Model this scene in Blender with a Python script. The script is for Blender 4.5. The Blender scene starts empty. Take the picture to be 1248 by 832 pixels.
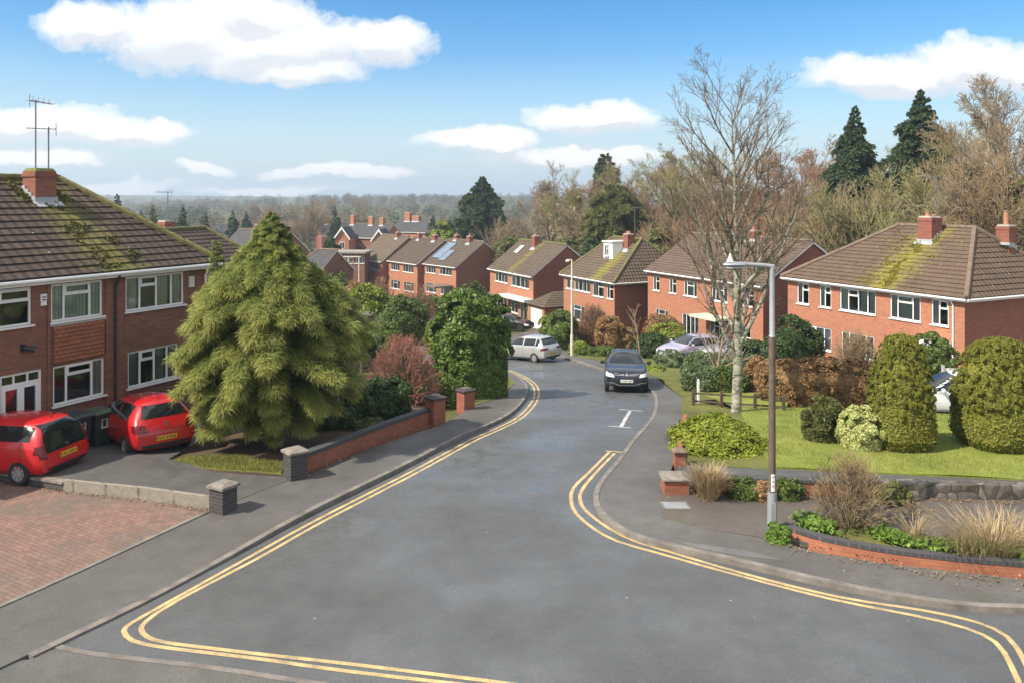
import bpy, bmesh, math, random
import numpy as np
from mathutils import Vector, Matrix, Euler, noise as mnoise
from mathutils.bvhtree import BVHTree

random.seed(7)
RNG = np.random.default_rng(11)
SC = bpy.context.scene
COL = SC.collection
PI = math.pi
F, CX, HY, CAMZ = 1000.0, 624.0, 240.0, 6.8      # lens and eye height measured off the photograph

# ------------------------------------------------------------------ terrain
_gy = [-50, 16, 20, 25, 30, 35, 47.6, 52, 65, 79, 100, 130, 200, 420, 700, 1200, 2600]
_gz = [0, 0, -.02, -.3, -.85, -1.5, -2.75, -3.2, -4.4, -5.7, -7.0, -8.0, -9.0, -8.5, -7, -3, 9]
_fy = np.arange(-50, 2600, .5)
_fz = np.interp(_fy, _gy, _gz)
_k = np.hanning(15); _k /= _k.sum()
_fz = np.convolve(np.pad(_fz, 7, mode='edge'), _k, mode='valid')

def sstep(t):
    t = min(1.0, max(0.0, t)); return t * t * (3 - 2 * t)

def g(x, y):
    z = float(np.interp(y, _fy, _fz))
    z -= .6 * sstep((x - 11) / 5) * sstep((y - 26) / 7) * (1 - sstep((y - 60) / 30))
    if y > 450:
        a = sstep((y - 450) / 500)
        z += a * (4 * math.sin(x * .0045 + 1.1) + 2 * math.sin(x * .011 + y * .004))
    return z

def P(px, py, off=0.0):
    """ground point seen at a photograph position"""
    k = (px - CX) / F
    lo, hi = 4.0, 1500.0
    for _ in range(60):
        m = .5 * (lo + hi)
        v = HY + F * (CAMZ - g(k * m, m) - off) / m
        if v > py: lo = m
        else: hi = m
    y = .5 * (lo + hi)
    return (k * y, y)

def X(px, Y): return (px - CX) / F * Y
def Z(py, Y): return CAMZ - (py - HY) / F * Y

def pv(x, y):
    """pavement height above the road on the left: kerb drops towards the junction"""
    return .03 + .07*sstep((y-13.5)/5) if x < 0 else .10

# ------------------------------------------------------------------ objects
def tag(o, label=None, cat=None, group=None, kind=None):
    if label: o['label'] = label
    if cat: o['category'] = cat
    if group: o['group'] = group
    if kind: o['kind'] = kind
    return o

def empty(name, loc, rz=0.0, label=None, cat=None, group=None):
    o = bpy.data.objects.new(name, None); COL.objects.link(o)
    o.location = loc; o.rotation_euler = (0, 0, rz); o.empty_display_size = .2
    return tag(o, label, cat, group)

def link(name, me, mats, parent=None):
    o = bpy.data.objects.new(name, me); COL.objects.link(o)
    for m in (mats if isinstance(mats, (list, tuple)) else [mats]): me.materials.append(m)
    if parent is not None: o.parent = parent
    return o

def np_mesh(name, V, Q, mats, parent=None, smooth=False, attr=None):
    """quads (n,4) or tris (n,3) straight from arrays"""
    V = np.asarray(V, dtype=np.float32).reshape(-1, 3); Q = np.asarray(Q, dtype=np.int32)
    k = Q.shape[1]
    me = bpy.data.meshes.new(name)
    me.vertices.add(len(V)); me.vertices.foreach_set('co', V.ravel())
    me.loops.add(Q.size); me.loops.foreach_set('vertex_index', Q.ravel())
    me.polygons.add(len(Q)); me.polygons.foreach_set('loop_start', np.arange(0, Q.size, k, dtype=np.int32))
    if smooth: me.polygons.foreach_set('use_smooth', np.ones(len(Q), dtype=bool))
    me.update(calc_edges=True)
    if attr is not None:
        a = me.attributes.new('tint', 'FLOAT', 'POINT'); a.data.foreach_set('value', np.asarray(attr, dtype=np.float32))
    return link(name, me, mats, parent)

class MB:
    """collects shapes, then builds ONE mesh object"""
    def __init__(s): s.v = []; s.f = []; s.m = []; s.uv = []; s.has_uv = False
    def add(s, vs, fs, mi=0, uvs=None):
        b = len(s.v); s.v += [tuple(p) for p in vs]
        for i, f in enumerate(fs):
            s.f.append([b + j for j in f]); s.m.append(mi)
            s.uv.append(uvs[i] if uvs else None)
        if uvs: s.has_uv = True
    def quad(s, a, b, c, d, mi=0): s.add([a, b, c, d], [(0, 1, 2, 3)], mi)
    def box(s, x0, x1, y0, y1, z0, z1, mi=0, mat=None):
        vs = [(x0,y0,z0),(x1,y0,z0),(x1,y1,z0),(x0,y1,z0),(x0,y0,z1),(x1,y0,z1),(x1,y1,z1),(x0,y1,z1)]
        if mat is not None: vs = [mat @ Vector(p) for p in vs]
        s.add(vs, [(3,2,1,0),(4,5,6,7),(0,1,5,4),(1,2,6,5),(2,3,7,6),(3,0,4,7)], mi)
    def taper(s, c, w, d, z0, z1, k, mi=0):
        x, y = c; vs = []
        for z, q in ((z0, 1), (z1, k)):
            vs += [(x-w*q/2,y-d*q/2,z),(x+w*q/2,y-d*q/2,z),(x+w*q/2,y+d*q/2,z),(x-w*q/2,y+d*q/2,z)]
        s.add(vs, [(3,2,1,0),(4,5,6,7),(0,1,5,4),(1,2,6,5),(2,3,7,6),(3,0,4,7)], mi)
    def tube(s, pts, rs, k=8, mi=0, cap=True):
        pts = [Vector(p) for p in pts]
        if not isinstance(rs, (list, tuple)): rs = [rs] * len(pts)
        vs = []; fs = []; prev = None
        for i, p in enumerate(pts):
            d = (pts[min(i+1, len(pts)-1)] - pts[max(i-1, 0)]).normalized()
            ref = Vector((0,0,1)) if abs(d.z) < .9 else Vector((1,0,0))
            a = d.cross(ref).normalized() if prev is None else (prev - d * prev.dot(d)).normalized()
            prev = a; b = d.cross(a)
            for j in range(k):
                t = 2*PI*j/k; vs.append(p + (a*math.cos(t) + b*math.sin(t)) * rs[i])
        n = len(pts)
        for i in range(n-1):
            for j in range(k):
                fs.append((i*k+j, i*k+(j+1) % k, (i+1)*k+(j+1) % k, (i+1)*k+j))
        if cap: fs.append(tuple(range(k))[::-1]); fs.append(tuple((n-1)*k+j for j in range(k)))
        s.add(vs, fs, mi)
    def lathe(s, prof, c=(0,0,0), k=16, axis='z', mi=0, phase=0):
        vs = []; fs = []; n = len(prof)
        for r, h in prof:
            for j in range(k):
                t = 2*PI*j/k + phase; u, v = r*math.cos(t), r*math.sin(t)
                p = (u, v, h) if axis == 'z' else ((u, h, v) if axis == 'y' else (h, u, v))
                vs.append((p[0]+c[0], p[1]+c[1], p[2]+c[2]))
        for i in range(n-1):
            for j in range(k):
                fs.append((i*k+j, i*k+(j+1) % k, (i+1)*k+(j+1) % k, (i+1)*k+j))
        fs.append(tuple(range(k))[::-1]); fs.append(tuple((n-1)*k+j for j in range(k)))
        s.add(vs, fs, mi)
    def build(s, name, mats, parent=None, smooth=False, bevel=0):
        me = bpy.data.meshes.new(name); me.from_pydata(s.v, [], s.f)
        me.polygons.foreach_set('material_index', s.m)
        if smooth: me.polygons.foreach_set('use_smooth', [True]*len(s.f))
        if s.has_uv:
            uvl = me.uv_layers.new(name='UVMap')
            for p in me.polygons:
                u = s.uv[p.index]
                if u:
                    for li, c in zip(p.loop_indices, u): uvl.data[li].uv = c
        me.update()
        o = link(name, me, mats, parent)
        if smooth:
            try: me.set_sharp_from_angle(angle=math.radians(38))
            except Exception: pass
        if bevel:
            b = o.modifiers.new('b', 'BEVEL'); b.width = bevel; b.segments = 2; b.limit_method = 'ANGLE'
        return o

def copy_tree(o, parent=None):
    c = o.copy(); COL.objects.link(c); c.parent = parent
    for ch in list(o.children): copy_tree(ch, c)
    return c

# ------------------------------------------------------------------ materials
def new_mat(name):
    m = bpy.data.materials.new(name); m.use_nodes = True
    nt = m.node_tree; b = nt.nodes['Principled BSDF']
    return m, nt, b

def N(nt, t, **kw):
    n = nt.nodes.new(t)
    for k, v in kw.items(): setattr(n, k, v)
    return n
def setin(n, **kw):
    for k, v in kw.items(): n.inputs[k.replace('_', ' ')].default_value = v
def coords(nt, kind='Object'):
    return N(nt, 'ShaderNodeTexCoord').outputs[kind]
def noise(nt, vec, scale, detail=4, rough=.55):
    n = N(nt, 'ShaderNodeTexNoise'); setin(n, Scale=scale, Detail=detail, Roughness=rough)
    nt.links.new(vec, n.inputs['Vector']); return n.outputs['Fac']
def ramp(nt, fac, stops):
    n = N(nt, 'ShaderNodeValToRGB'); e = n.color_ramp.elements
    while len(e) < len(stops): e.new(.5)
    for i, (p, c) in enumerate(stops):
        e[i].position = p
        if not isinstance(c, (tuple, list)): c = (c, c, c)
        e[i].color = (*c[:3], 1)
    nt.links.new(fac, n.inputs['Fac']); return n.outputs['Color']
def val(nt, x): n = N(nt, 'ShaderNodeValue'); n.outputs[0].default_value = x; return n.outputs[0]
def plug(nt, x, sock):
    if hasattr(x, 'links') or hasattr(x, 'is_linked'): nt.links.new(x, sock)
    elif isinstance(x, (tuple, list)) and sock.type == 'RGBA': sock.default_value = (*x[:3], 1)
    else: sock.default_value = x
def mix(nt, fac, a, b, mode='MIX'):
    n = N(nt, 'ShaderNodeMix', data_type='RGBA', blend_type=mode)
    plug(nt, fac, n.inputs[0]); plug(nt, a, n.inputs[6]); plug(nt, b, n.inputs[7]); return n.outputs[2]
def mth(nt, op, a, b=0.0, c=None, clamp=False):
    n = N(nt, 'ShaderNodeMath', operation=op, use_clamp=clamp)
    plug(nt, a, n.inputs[0]); plug(nt, b, n.inputs[1])
    if c is not None: plug(nt, c, n.inputs[2])
    return n.outputs[0]
def bump(nt, b, h, strength=.4, dist=.01):
    n = N(nt, 'ShaderNodeBump'); setin(n, Strength=strength, Distance=dist)
    nt.links.new(h, n.inputs['Height']); nt.links.new(n.outputs[0], b.inputs['Normal'])

def m_simple(name, col, rough=.6, metal=0.0, var=.18, scale=3.0, bmp=0.0, coat=0.0, spec=.5):
    m, nt, b = new_mat(name)
    if var:
        v = coords(nt); f = noise(nt, v, scale, 5, .65)
        lo = tuple(c*(1-var) for c in col); hi = tuple(min(1, c*(1+var)) for c in col)
        nt.links.new(ramp(nt, f, [(.3, lo), (.7, hi)]), b.inputs['Base Color'])
        if bmp: bump(nt, b, noise(nt, v, scale*9, 4), bmp, .01)
    else: b.inputs['Base Color'].default_value = (*col, 1)
    setin(b, Roughness=rough, Metallic=metal); b.inputs['Specular IOR Level'].default_value = spec
    if coat: b.inputs['Coat Weight'].default_value = coat; b.inputs['Coat Roughness'].default_value = .04
    return m

def m_brick(name, c1, c2, mortar, dirt=.25, bw=.225, rh=.075, ms=.006, offset=.5):
    m, nt, b = new_mat(name)
    v = coords(nt); sp = N(nt, 'ShaderNodeSeparateXYZ'); nt.links.new(v, sp.inputs[0])
    cb = N(nt, 'ShaderNodeCombineXYZ')
    nt.links.new(mth(nt, 'ADD', sp.outputs[0], sp.outputs[1]), cb.inputs[0]); nt.links.new(sp.outputs[2], cb.inputs[1])
    br = N(nt, 'ShaderNodeTexBrick'); br.offset = offset
    setin(br, Scale=1.0, Brick_Width=bw, Row_Height=rh, Mortar_Size=ms, Mortar_Smooth=.25, Bias=0.0)
    br.inputs['Color1'].default_value = (*c1, 1); br.inputs['Color2'].default_value = (*c2, 1); br.inputs['Mortar'].default_value = (*mortar, 1)
    nt.links.new(cb.outputs[0], br.inputs['Vector'])
    f = noise(nt, v, 1.1, 5, .65)
    f2 = noise(nt, v, 13, 3, .6)
    col = mix(nt, mth(nt, 'MULTIPLY', ramp(nt, f, [(.4, 0), (.75, 1)]), dirt), br.outputs['Color'], tuple(c*.45 for c in c1))
    col = mix(nt, ramp(nt, f2, [(.35, 0), (.75, .5)]), col, tuple(min(1, c*1.25) for c in c2))
    nt.links.new(col, b.inputs['Base Color']); setin(b, Roughness=.88)
    b.inputs['Specular IOR Level'].default_value = .25
    bump(nt, b, mth(nt, 'MULTIPLY', br.outputs['Fac'], -1.0), .5, .01)
    return m

def m_roof(name, c1, c2, moss_u=None, moss_w=.5, moss=.5, tile=.3, mosscol=(.17, .17, .02)):
    """interlocking tiles; UV is metres along the eave / up the slope"""
    m, nt, b = new_mat(name)
    uv = coords(nt, 'UV'); sp = N(nt, 'ShaderNodeSeparateXYZ'); nt.links.new(uv, sp.inputs[0])
    ob = coords(nt)
    br = N(nt, 'ShaderNodeTexBrick'); br.offset = .5
    setin(br, Scale=1.0, Brick_Width=tile, Row_Height=.32, Mortar_Size=.012, Mortar_Smooth=.3, Bias=0.0)
    br.inputs['Color1'].default_value = (*c1, 1); br.inputs['Color2'].default_value = (*c2, 1)
    br.inputs['Mortar'].default_value = (*[c*.45 for c in c1], 1)
    nt.links.new(uv, br.inputs['Vector'])
    n1 = noise(nt, ob, .9, 6, .7); n2 = noise(nt, ob, 7, 4, .7)
    col = mix(nt, ramp(nt, n1, [(.35, 0), (.7, .6)]), br.outputs['Color'], tuple(c*1.45 for c in c2))
    # lichen spots
    vo = N(nt, 'ShaderNodeTexVoronoi'); setin(vo, Scale=1.6); nt.links.new(ob, vo.inputs['Vector'])
    col = mix(nt, ramp(nt, vo.outputs['Distance'], [(.045, .7), (.075, 0)]), col, (.45, .45, .40))
    if moss_u is not None:
        d = mth(nt, 'ABSOLUTE', mth(nt, 'SUBTRACT', sp.outputs[0], moss_u))
        d = mth(nt, 'SUBTRACT', 1.0, mth(nt, 'DIVIDE', d, moss_w))
        n3 = noise(nt, ob, 2.3, 6, .75)
        k = mth(nt, 'ADD', mth(nt, 'MULTIPLY', mth(nt, 'MAXIMUM', d, -1.2), .34), mth(nt, 'MULTIPLY', n2, .8))
        k = mth(nt, 'ADD', k, mth(nt, 'MULTIPLY', n3, 1.35))
        f = ramp(nt, mth(nt, 'MULTIPLY', k, .5), [(.50, 0), (.68, moss)])
        col = mix(nt, f, col, mosscol)
    # general moss specks
    f = ramp(nt, mth(nt, 'ADD', mth(nt, 'MULTIPLY', n1, .6), mth(nt, 'MULTIPLY', n2, .5)), [(.60, 0), (.78, .45*moss)])
    col = mix(nt, f, col, tuple(c*.8 for c in mosscol))
    nt.links.new(col, b.inputs['Base Color']); setin(b, Roughness=.85)
    b.inputs['Specular IOR Level'].default_value = .3
    w = mth(nt, 'SINE', mth(nt, 'MULTIPLY', sp.outputs[0], 2*PI/tile))
    bump(nt, b, mth(nt, 'ADD', w, mth(nt, 'MULTIPLY', n2, .6)), .9, .02)
    return m

def m_leaf(name, dark, light, tip=None, scale=1.3, trans=.22, rough=.55):
    m, nt, b = new_mat(name)
    gi = N(nt, 'ShaderNodeNewGeometry'); v = coords(nt)
    f = noise(nt, v, scale, 3, .6)
    k = mth(nt, 'ADD', mth(nt, 'MULTIPLY', gi.outputs['Random Per Island'], .55), mth(nt, 'MULTIPLY', f, .6))
    col = ramp(nt, k, [(.2, dark), (.85, light)])
    if tip:
        a = N(nt, 'ShaderNodeAttribute', attribute_name='tint')
        col = mix(nt, a.outputs['Fac'], col, tip)
    nt.links.new(col, b.inputs['Base Color']); setin(b, Roughness=rough)
    b.inputs['Specular IOR Level'].default_value = .25
    if trans:
        t = N(nt, 'ShaderNodeBsdfTranslucent'); nt.links.new(col, t.inputs['Color'])
        mx = N(nt, 'ShaderNodeMixShader'); mx.inputs[0].default_value = trans
        nt.links.new(b.outputs[0], mx.inputs[1]); nt.links.new(t.outputs[0], mx.inputs[2])
        nt.links.new(mx.outputs[0], nt.nodes['Material Output'].inputs['Surface'])
    return m

def m_twig(name, base, tip):
    m, nt, b = new_mat(name)
    a = N(nt, 'ShaderNodeAttribute', attribute_name='tint'); v = coords(nt)
    col = mix(nt, a.outputs['Fac'], base, tip)
    col = mix(nt, ramp(nt, noise(nt, v, 3, 4), [(.4, 0), (.7, .4)]), col, tuple(c*.55 for c in base))
    nt.links.new(col, b.inputs['Base Color']); setin(b, Roughness=.9); b.inputs['Specular IOR Level'].default_value = .15
    return m

def m_birch():
    m, nt, b = new_mat('birch_bark')
    v = coords(nt); mp = N(nt, 'ShaderNodeMapping'); mp.inputs['Scale'].default_value = (2.2, 2.2, 5.5); nt.links.new(v, mp.inputs[0])
    n1 = noise(nt, mp.outputs[0], 1.7, 4, .7); n2 = noise(nt, v, 1.2, 3)
    a = N(nt, 'ShaderNodeAttribute', attribute_name='tint')
    col = ramp(nt, n1, [(.40, (.045, .04, .035)), (.50, (.30, .28, .23)), (.7, (.48, .46, .40))])
    col = mix(nt, ramp(nt, n2, [(.42, 0), (.65, .6)]), col, (.16, .17, .08))
    col = mix(nt, a.outputs['Fac'], col, (.135, .11, .075))
    nt.links.new(col, b.inputs['Base Color']); setin(b, Roughness=.85); bump(nt, b, n1, .4, .02)
    return m

def m_asphalt(name, base, wet=.0, spk=.5, moss=0.0, scale=1.0):
    m, nt, b = new_mat(name)
    v = coords(nt)
    n1 = noise(nt, v, .33*scale, 6, .62); n2 = noise(nt, v, 60, 3, .6); n3 = noise(nt, v, 2.1, 5, .65)
    col = ramp(nt, n1, [(.3, tuple(c*.62 for c in base)), (.5, base), (.72, tuple(c*1.5 for c in base))])
    col = mix(nt, ramp(nt, n3, [(.45, 0), (.7, .35)]), col, tuple(c*.6 for c in base))
    col = mix(nt, ramp(nt, n2, [(.5, 0), (.75, spk)]), col, tuple(min(1, c*2.6) for c in base))
    vo = N(nt, 'ShaderNodeTexVoronoi'); setin(vo, Scale=1.7); nt.links.new(v, vo.inputs['Vector'])
    col = mix(nt, ramp(nt, vo.outputs['Distance'], [(.022, .75), (.040, 0)]), col, (.42, .40, .36))
    if moss:
        col = mix(nt, ramp(nt, mth(nt, 'ADD', mth(nt, 'MULTIPLY', n1, .55), mth(nt, 'MULTIPLY', n3, .5)), [(.55, 0), (.72, moss)]), col, (.075, .085, .02))
    n4 = noise(nt, v, 24, 2, .5)
    col = mix(nt, ramp(nt, n4, [(.48, 0), (.72, .45)]), col, tuple(c*.55 for c in base))
    # cracks / patch seams
    w = N(nt, 'ShaderNodeTexVoronoi', feature='DISTANCE_TO_EDGE'); setin(w, Scale=.22)
    dv = N(nt, 'ShaderNodeVectorMath', operation='ADD'); nn = N(nt, 'ShaderNodeTexNoise'); setin(nn, Scale=1.4, Detail=5.0)
    nt.links.new(v, nn.inputs['Vector']); nt.links.new(v, dv.inputs[0]); nt.links.new(nn.outputs['Color'], dv.inputs[1]); nt.links.new(dv.outputs[0], w.inputs['Vector'])
    col = mix(nt, ramp(nt, w.outputs['Distance'], [(.0015, .2), (.004, 0)]), col, tuple(c*.45 for c in base))
    nt.links.new(col, b.inputs['Base Color'])
    r = ramp(nt, mth(nt, 'ADD', mth(nt, 'MULTIPLY', n1, .7), mth(nt, 'MULTIPLY', n3, .35)), [(.40, .80), (.62, .80 - wet)])
    nt.links.new(r, b.inputs['Roughness']); b.inputs['Specular IOR Level'].default_value = .5
    bump(nt, b, n2, .35, .006)
    return m

def m_paver():
    m, nt, b = new_mat('block_paving')
    v = coords(nt); mp = N(nt, 'ShaderNodeMapping'); mp.inputs['Rotation'].default_value = (0, 0, math.radians(30)); nt.links.new(v, mp.inputs[0])
    br = N(nt, 'ShaderNodeTexBrick'); setin(br, Scale=1.0, Brick_Width=.2, Row_Height=.1, Mortar_Size=.006, Mortar_Smooth=.2, Bias=0.0)
    br.inputs['Color1'].default_value = (.235, .13, .098, 1); br.inputs['Color2'].default_value = (.16, .098, .080, 1); br.inputs['Mortar'].default_value = (.06, .05, .035, 1)
    nt.links.new(mp.outputs[0], br.inputs['Vector'])
    n1 = noise(nt, v, .45, 6, .65); n2 = noise(nt, v, 5, 4)
    col = mix(nt, ramp(nt, n1, [(.42, 0), (.66, .75)]), br.outputs['Color'], (.105, .095, .078))
    col = mix(nt, ramp(nt, n2, [(.5, 0), (.8, .4)]), col, (.33, .20, .15))
    nt.links.new(col, b.inputs['Base Color']); setin(b, Roughness=.85); bump(nt, b, mth(nt, 'MULTIPLY', br.outputs['Fac'], -1.0), .5, .01)
    return m

def m_ground(name, stops, scale=.5, fine=14, rough=.95):
    m, nt, b = new_mat(name)
    v = coords(nt); n1 = noise(nt, v, scale, 7, .68); n2 = noise(nt, v, fine, 4, .65)
    k = mth(nt, 'ADD', mth(nt, 'MULTIPLY', n1, .65), mth(nt, 'MULTIPLY', n2, .38))
    nt.links.new(ramp(nt, k, stops), b.inputs['Base Color']); setin(b, Roughness=rough)
    b.inputs['Specular IOR Level'].default_value = .15
    bump(nt, b, n2, .8, .03)
    return m

def m_glass(name, tint=(.02, .03, .035), a=.45, rough=.04):
    """pane: part mirror of the sky, part see-through"""
    m, nt, b = new_mat(name)
    v = coords(nt)
    gl = N(nt, 'ShaderNodeBsdfGlossy'); gl.inputs['Roughness'].default_value = rough; gl.inputs['Color'].default_value = (.9, .95, 1, 1)
    bump_n = N(nt, 'ShaderNodeBump'); setin(bump_n, Strength=.05, Distance=.02); nt.links.new(noise(nt, v, 2.2, 1), bump_n.inputs['Height'])
    nt.links.new(bump_n.outputs[0], gl.inputs['Normal'])
    tr = N(nt, 'ShaderNodeBsdfTransparent'); tr.inputs['Color'].default_value = (.80, .86, .86, 1)
    fr = N(nt, 'ShaderNodeFresnel'); fr.inputs['IOR'].default_value = 1.5
    k = mth(nt, 'ADD', mth(nt, 'MULTIPLY', fr.outputs[0], 1.2), .07)
    mx = N(nt, 'ShaderNodeMixShader'); nt.links.new(k, mx.inputs[0]); nt.links.new(tr.outputs[0], mx.inputs[1]); nt.links.new(gl.outputs[0], mx.inputs[2])
    nt.links.new(mx.outputs[0], nt.nodes['Material Output'].inputs['Surface'])
    return m

def m_curtain(name, col):
    m, nt, b = new_mat(name)
    v = coords(nt); sp = N(nt, 'ShaderNodeSeparateXYZ'); nt.links.new(v, sp.inputs[0])
    w = mth(nt, 'SINE', mth(nt, 'MULTIPLY', mth(nt, 'ADD', sp.outputs[0], sp.outputs[1]), 62.0))
    nt.links.new(ramp(nt, mth(nt, 'MULTIPLY_ADD', w, .5, .5), [(0, tuple(c*.7 for c in col)), (1, col)]), b.inputs['Base Color'])
    setin(b, Roughness=.9); return m

def m_stripe(name, a, bcol, per):
    m, nt, b = new_mat(name)
    v = coords(nt); sp = N(nt, 'ShaderNodeSeparateXYZ'); nt.links.new(v, sp.inputs[0])
    w = mth(nt, 'FRACT', mth(nt, 'DIVIDE', mth(nt, 'ADD', sp.outputs[0], sp.outputs[1]), per))
    n = noise(nt, v, 9, 4)
    c = ramp(nt, w, [(0, bcol), (.06, a), (.94, a), (1, bcol)])
    c = mix(nt, ramp(nt, n, [(.4, 0), (.7, .6)]), c, tuple(x*1.5 for x in a))
    nt.links.new(c, b.inputs['Base Color']); setin(b, Roughness=.85); return m

MAT = {}
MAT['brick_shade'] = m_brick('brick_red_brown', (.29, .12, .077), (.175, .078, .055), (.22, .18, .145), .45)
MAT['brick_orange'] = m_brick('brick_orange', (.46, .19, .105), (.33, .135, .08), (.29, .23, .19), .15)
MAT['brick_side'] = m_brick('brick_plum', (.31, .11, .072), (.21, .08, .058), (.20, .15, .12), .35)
MAT['brick_blue'] = m_brick('brick_blue', (.075, .065, .065), (.05, .045, .048), (.14, .13, .12), .3)
MAT['brick_wall'] = m_brick('brick_garden', (.36, .12, .07), (.24, .09, .06), (.18, .14, .11), .5)
MAT['tile_hang'] = m_brick('hung_tiles', (.36, .135, .07), (.27, .10, .06), (.08, .045, .03), .3, .17, .11, .008)
MAT['coping'] = m_stripe('blue_coping', (.05, .05, .053), (.20, .18, .16), .078)
MAT['upvc'] = m_simple('white_upvc', (.80, .80, .79), .35, var=.04)
MAT['white'] = m_simple('white_paint', (.78, .77, .74), .55, var=.08)
MAT['cream'] = m_simple('cream_paint', (.62, .58, .46), .6, var=.1)
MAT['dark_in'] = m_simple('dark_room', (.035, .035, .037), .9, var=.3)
MAT['glass'] = m_glass('window_glass')
MAT['cur_green'] = m_curtain('curtain_green', (.62, .68, .62))
MAT['cur_beige'] = m_curtain('curtain_beige', (.66, .62, .50))
MAT['cur_white'] = m_curtain('curtain_white', (.74, .74, .72))
MAT['lead'] = m_simple('lead_flashing', (.36, .37, .38), .5, var=.15)
MAT['clay'] = m_simple('clay_pot', (.42, .20, .11), .8, var=.2)
MAT['ridge'] = m_simple('ridge_tile', (.16, .115, .085), .85, var=.35, scale=5, bmp=.4)
MAT['ridge_moss'] = m_simple('ridge_tile_mossy', (.14, .13, .045), .9, var=.45, scale=6, bmp=.5)
MAT['alu'] = m_simple('aerial_metal', (.22, .22, .23), .45, .6, var=.1)
MAT['black_pl'] = m_simple('black_plastic', (.018, .018, .02), .45, var=.2)
MAT['road'] = m_asphalt('asphalt_road', (.084, .087, .087), wet=.55, spk=.7)
MAT['pave'] = m_asphalt('asphalt_pavement', (.098, .094, .086), wet=.32, spk=.35, moss=.35)
MAT['drive'] = m_asphalt('asphalt_drive', (.082, .081, .078), wet=.3, spk=.3, moss=.25)
MAT['drive2'] = m_asphalt('tarmac_brown', (.098, .084, .072), wet=.2, spk=.35, moss=.5)
MAT['kerb'] = m_simple('kerb_concrete', (.165, .15, .13), .85, var=.4, scale=2.5, bmp=.3)
def m_paintline(name, col):
    m, nt, b = new_mat(name); v = coords(nt)
    a = noise(nt, v, 2.2, 5, .7); c = noise(nt, v, 38, 4, .7)
    k = ramp(nt, mth(nt, 'ADD', mth(nt, 'MULTIPLY', a, .6), mth(nt, 'MULTIPLY', c, .6)), [(.50, 0), (.74, .75)])
    base = mix(nt, ramp(nt, a, [(.35, 0), (.7, .5)]), col, tuple(q*.62 for q in col))
    nt.links.new(mix(nt, k, base, (.12, .115, .105)), b.inputs['Base Color']); setin(b, Roughness=.75); bump(nt, b, c, .3, .006); return m
MAT['yellow'] = m_paintline('yellow_line_paint', (.62, .45, .19))
MAT['wpaint'] = m_paintline('white_line_paint', (.58, .58, .56))
MAT['paver'] = m_paver()
MAT['conc'] = m_simple('block_concrete', (.27, .245, .21), .9, var=.35, scale=3, bmp=.5)
def m_stone():
    m, nt, b = new_mat('rough_stone'); v = coords(nt)
    vo = N(nt, 'ShaderNodeTexVoronoi'); setin(vo, Scale=3.2); nt.links.new(v, vo.inputs['Vector'])
    ve = N(nt, 'ShaderNodeTexVoronoi', feature='DISTANCE_TO_EDGE'); setin(ve, Scale=3.2); nt.links.new(v, ve.inputs['Vector'])
    c = mix(nt, noise(nt, v, 7, 5), (.045, .04, .036), (.19, .17, .15)); rb = N(nt, 'ShaderNodeRGBToBW'); nt.links.new(vo.outputs['Color'], rb.inputs[0]); c = mix(nt, .8, c, rb.outputs[0], 'SOFT_LIGHT')
    c = mix(nt, ramp(nt, ve.outputs['Distance'], [(.02, .8), (.08, 0)]), c, (.035, .03, .026)); c = mix(nt, ramp(nt, noise(nt, v, 2.5, 4), [(.5, 0), (.7, .5)]), c, (.10, .11, .04))
    nt.links.new(c, b.inputs['Base Color']); setin(b, Roughness=.95); bump(nt, b, ve.outputs['Distance'], 1.0, .06); return m
MAT['stone'] = m_stone()
MAT['capstone'] = m_simple('weathered_capstone', (.19, .17, .145), .9, var=.45, scale=5, bmp=.6)
MAT['blockwall'] = m_stripe('weathered_blocks', (.22, .195, .16), (.07, .06, .05), .62)
MAT['lawn'] = m_ground('lawn_turf', [(.3, (.10, .12, .025)), (.5, (.18, .22, .04)), (.7, (.28, .29, .08))], .8, 22)
MAT['soil'] = m_ground('bare_soil', [(.3, (.05, .035, .025)), (.55, (.10, .072, .05)), (.75, (.13, .12, .05))], .9, 18)
MAT['verge'] = m_ground('rough_verge', [(.3, (.06, .05, .03)), (.48, (.11, .12, .035)), (.7, (.19, .19, .06))], .7, 14)
MAT['ground'] = m_ground('garden_ground', [(.3, (.055, .05, .028)), (.5, (.085, .095, .03)), (.7, (.12, .10, .06))], .12, 4)
MAT['wood'] = m_simple('weathered_wood', (.17, .125, .085), .9, var=.35, scale=4, bmp=.5)
MAT['steel'] = m_simple('galvanised_steel', (.33, .345, .36), .5, .35, var=.12)
MAT['brown_post'] = m_simple('brown_painted_steel', (.115, .085, .06), .7, var=.3, scale=5)
MAT['gravel'] = m_ground('gravel', [(.3, (.20, .18, .15)), (.6, (.34, .31, .27))], 2, 30)
# ------------------------------------------------------------------ ground helpers
def clip_half(poly, ax, v, keep_less):
    out = []
    for i in range(len(poly)):
        a, b = poly[i], poly[(i+1) % len(poly)]
        ia = a[ax] <= v if keep_less else a[ax] >= v
        ib = b[ax] <= v if keep_less else b[ax] >= v
        if ia: out.append(a)
        if ia != ib:
            t = (v - a[ax]) / (b[ax] - a[ax])
            q = [a[j] + t*(b[j]-a[j]) for j in range(2)]; q[ax] = v
            out.append(tuple(q))
    return out

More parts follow.
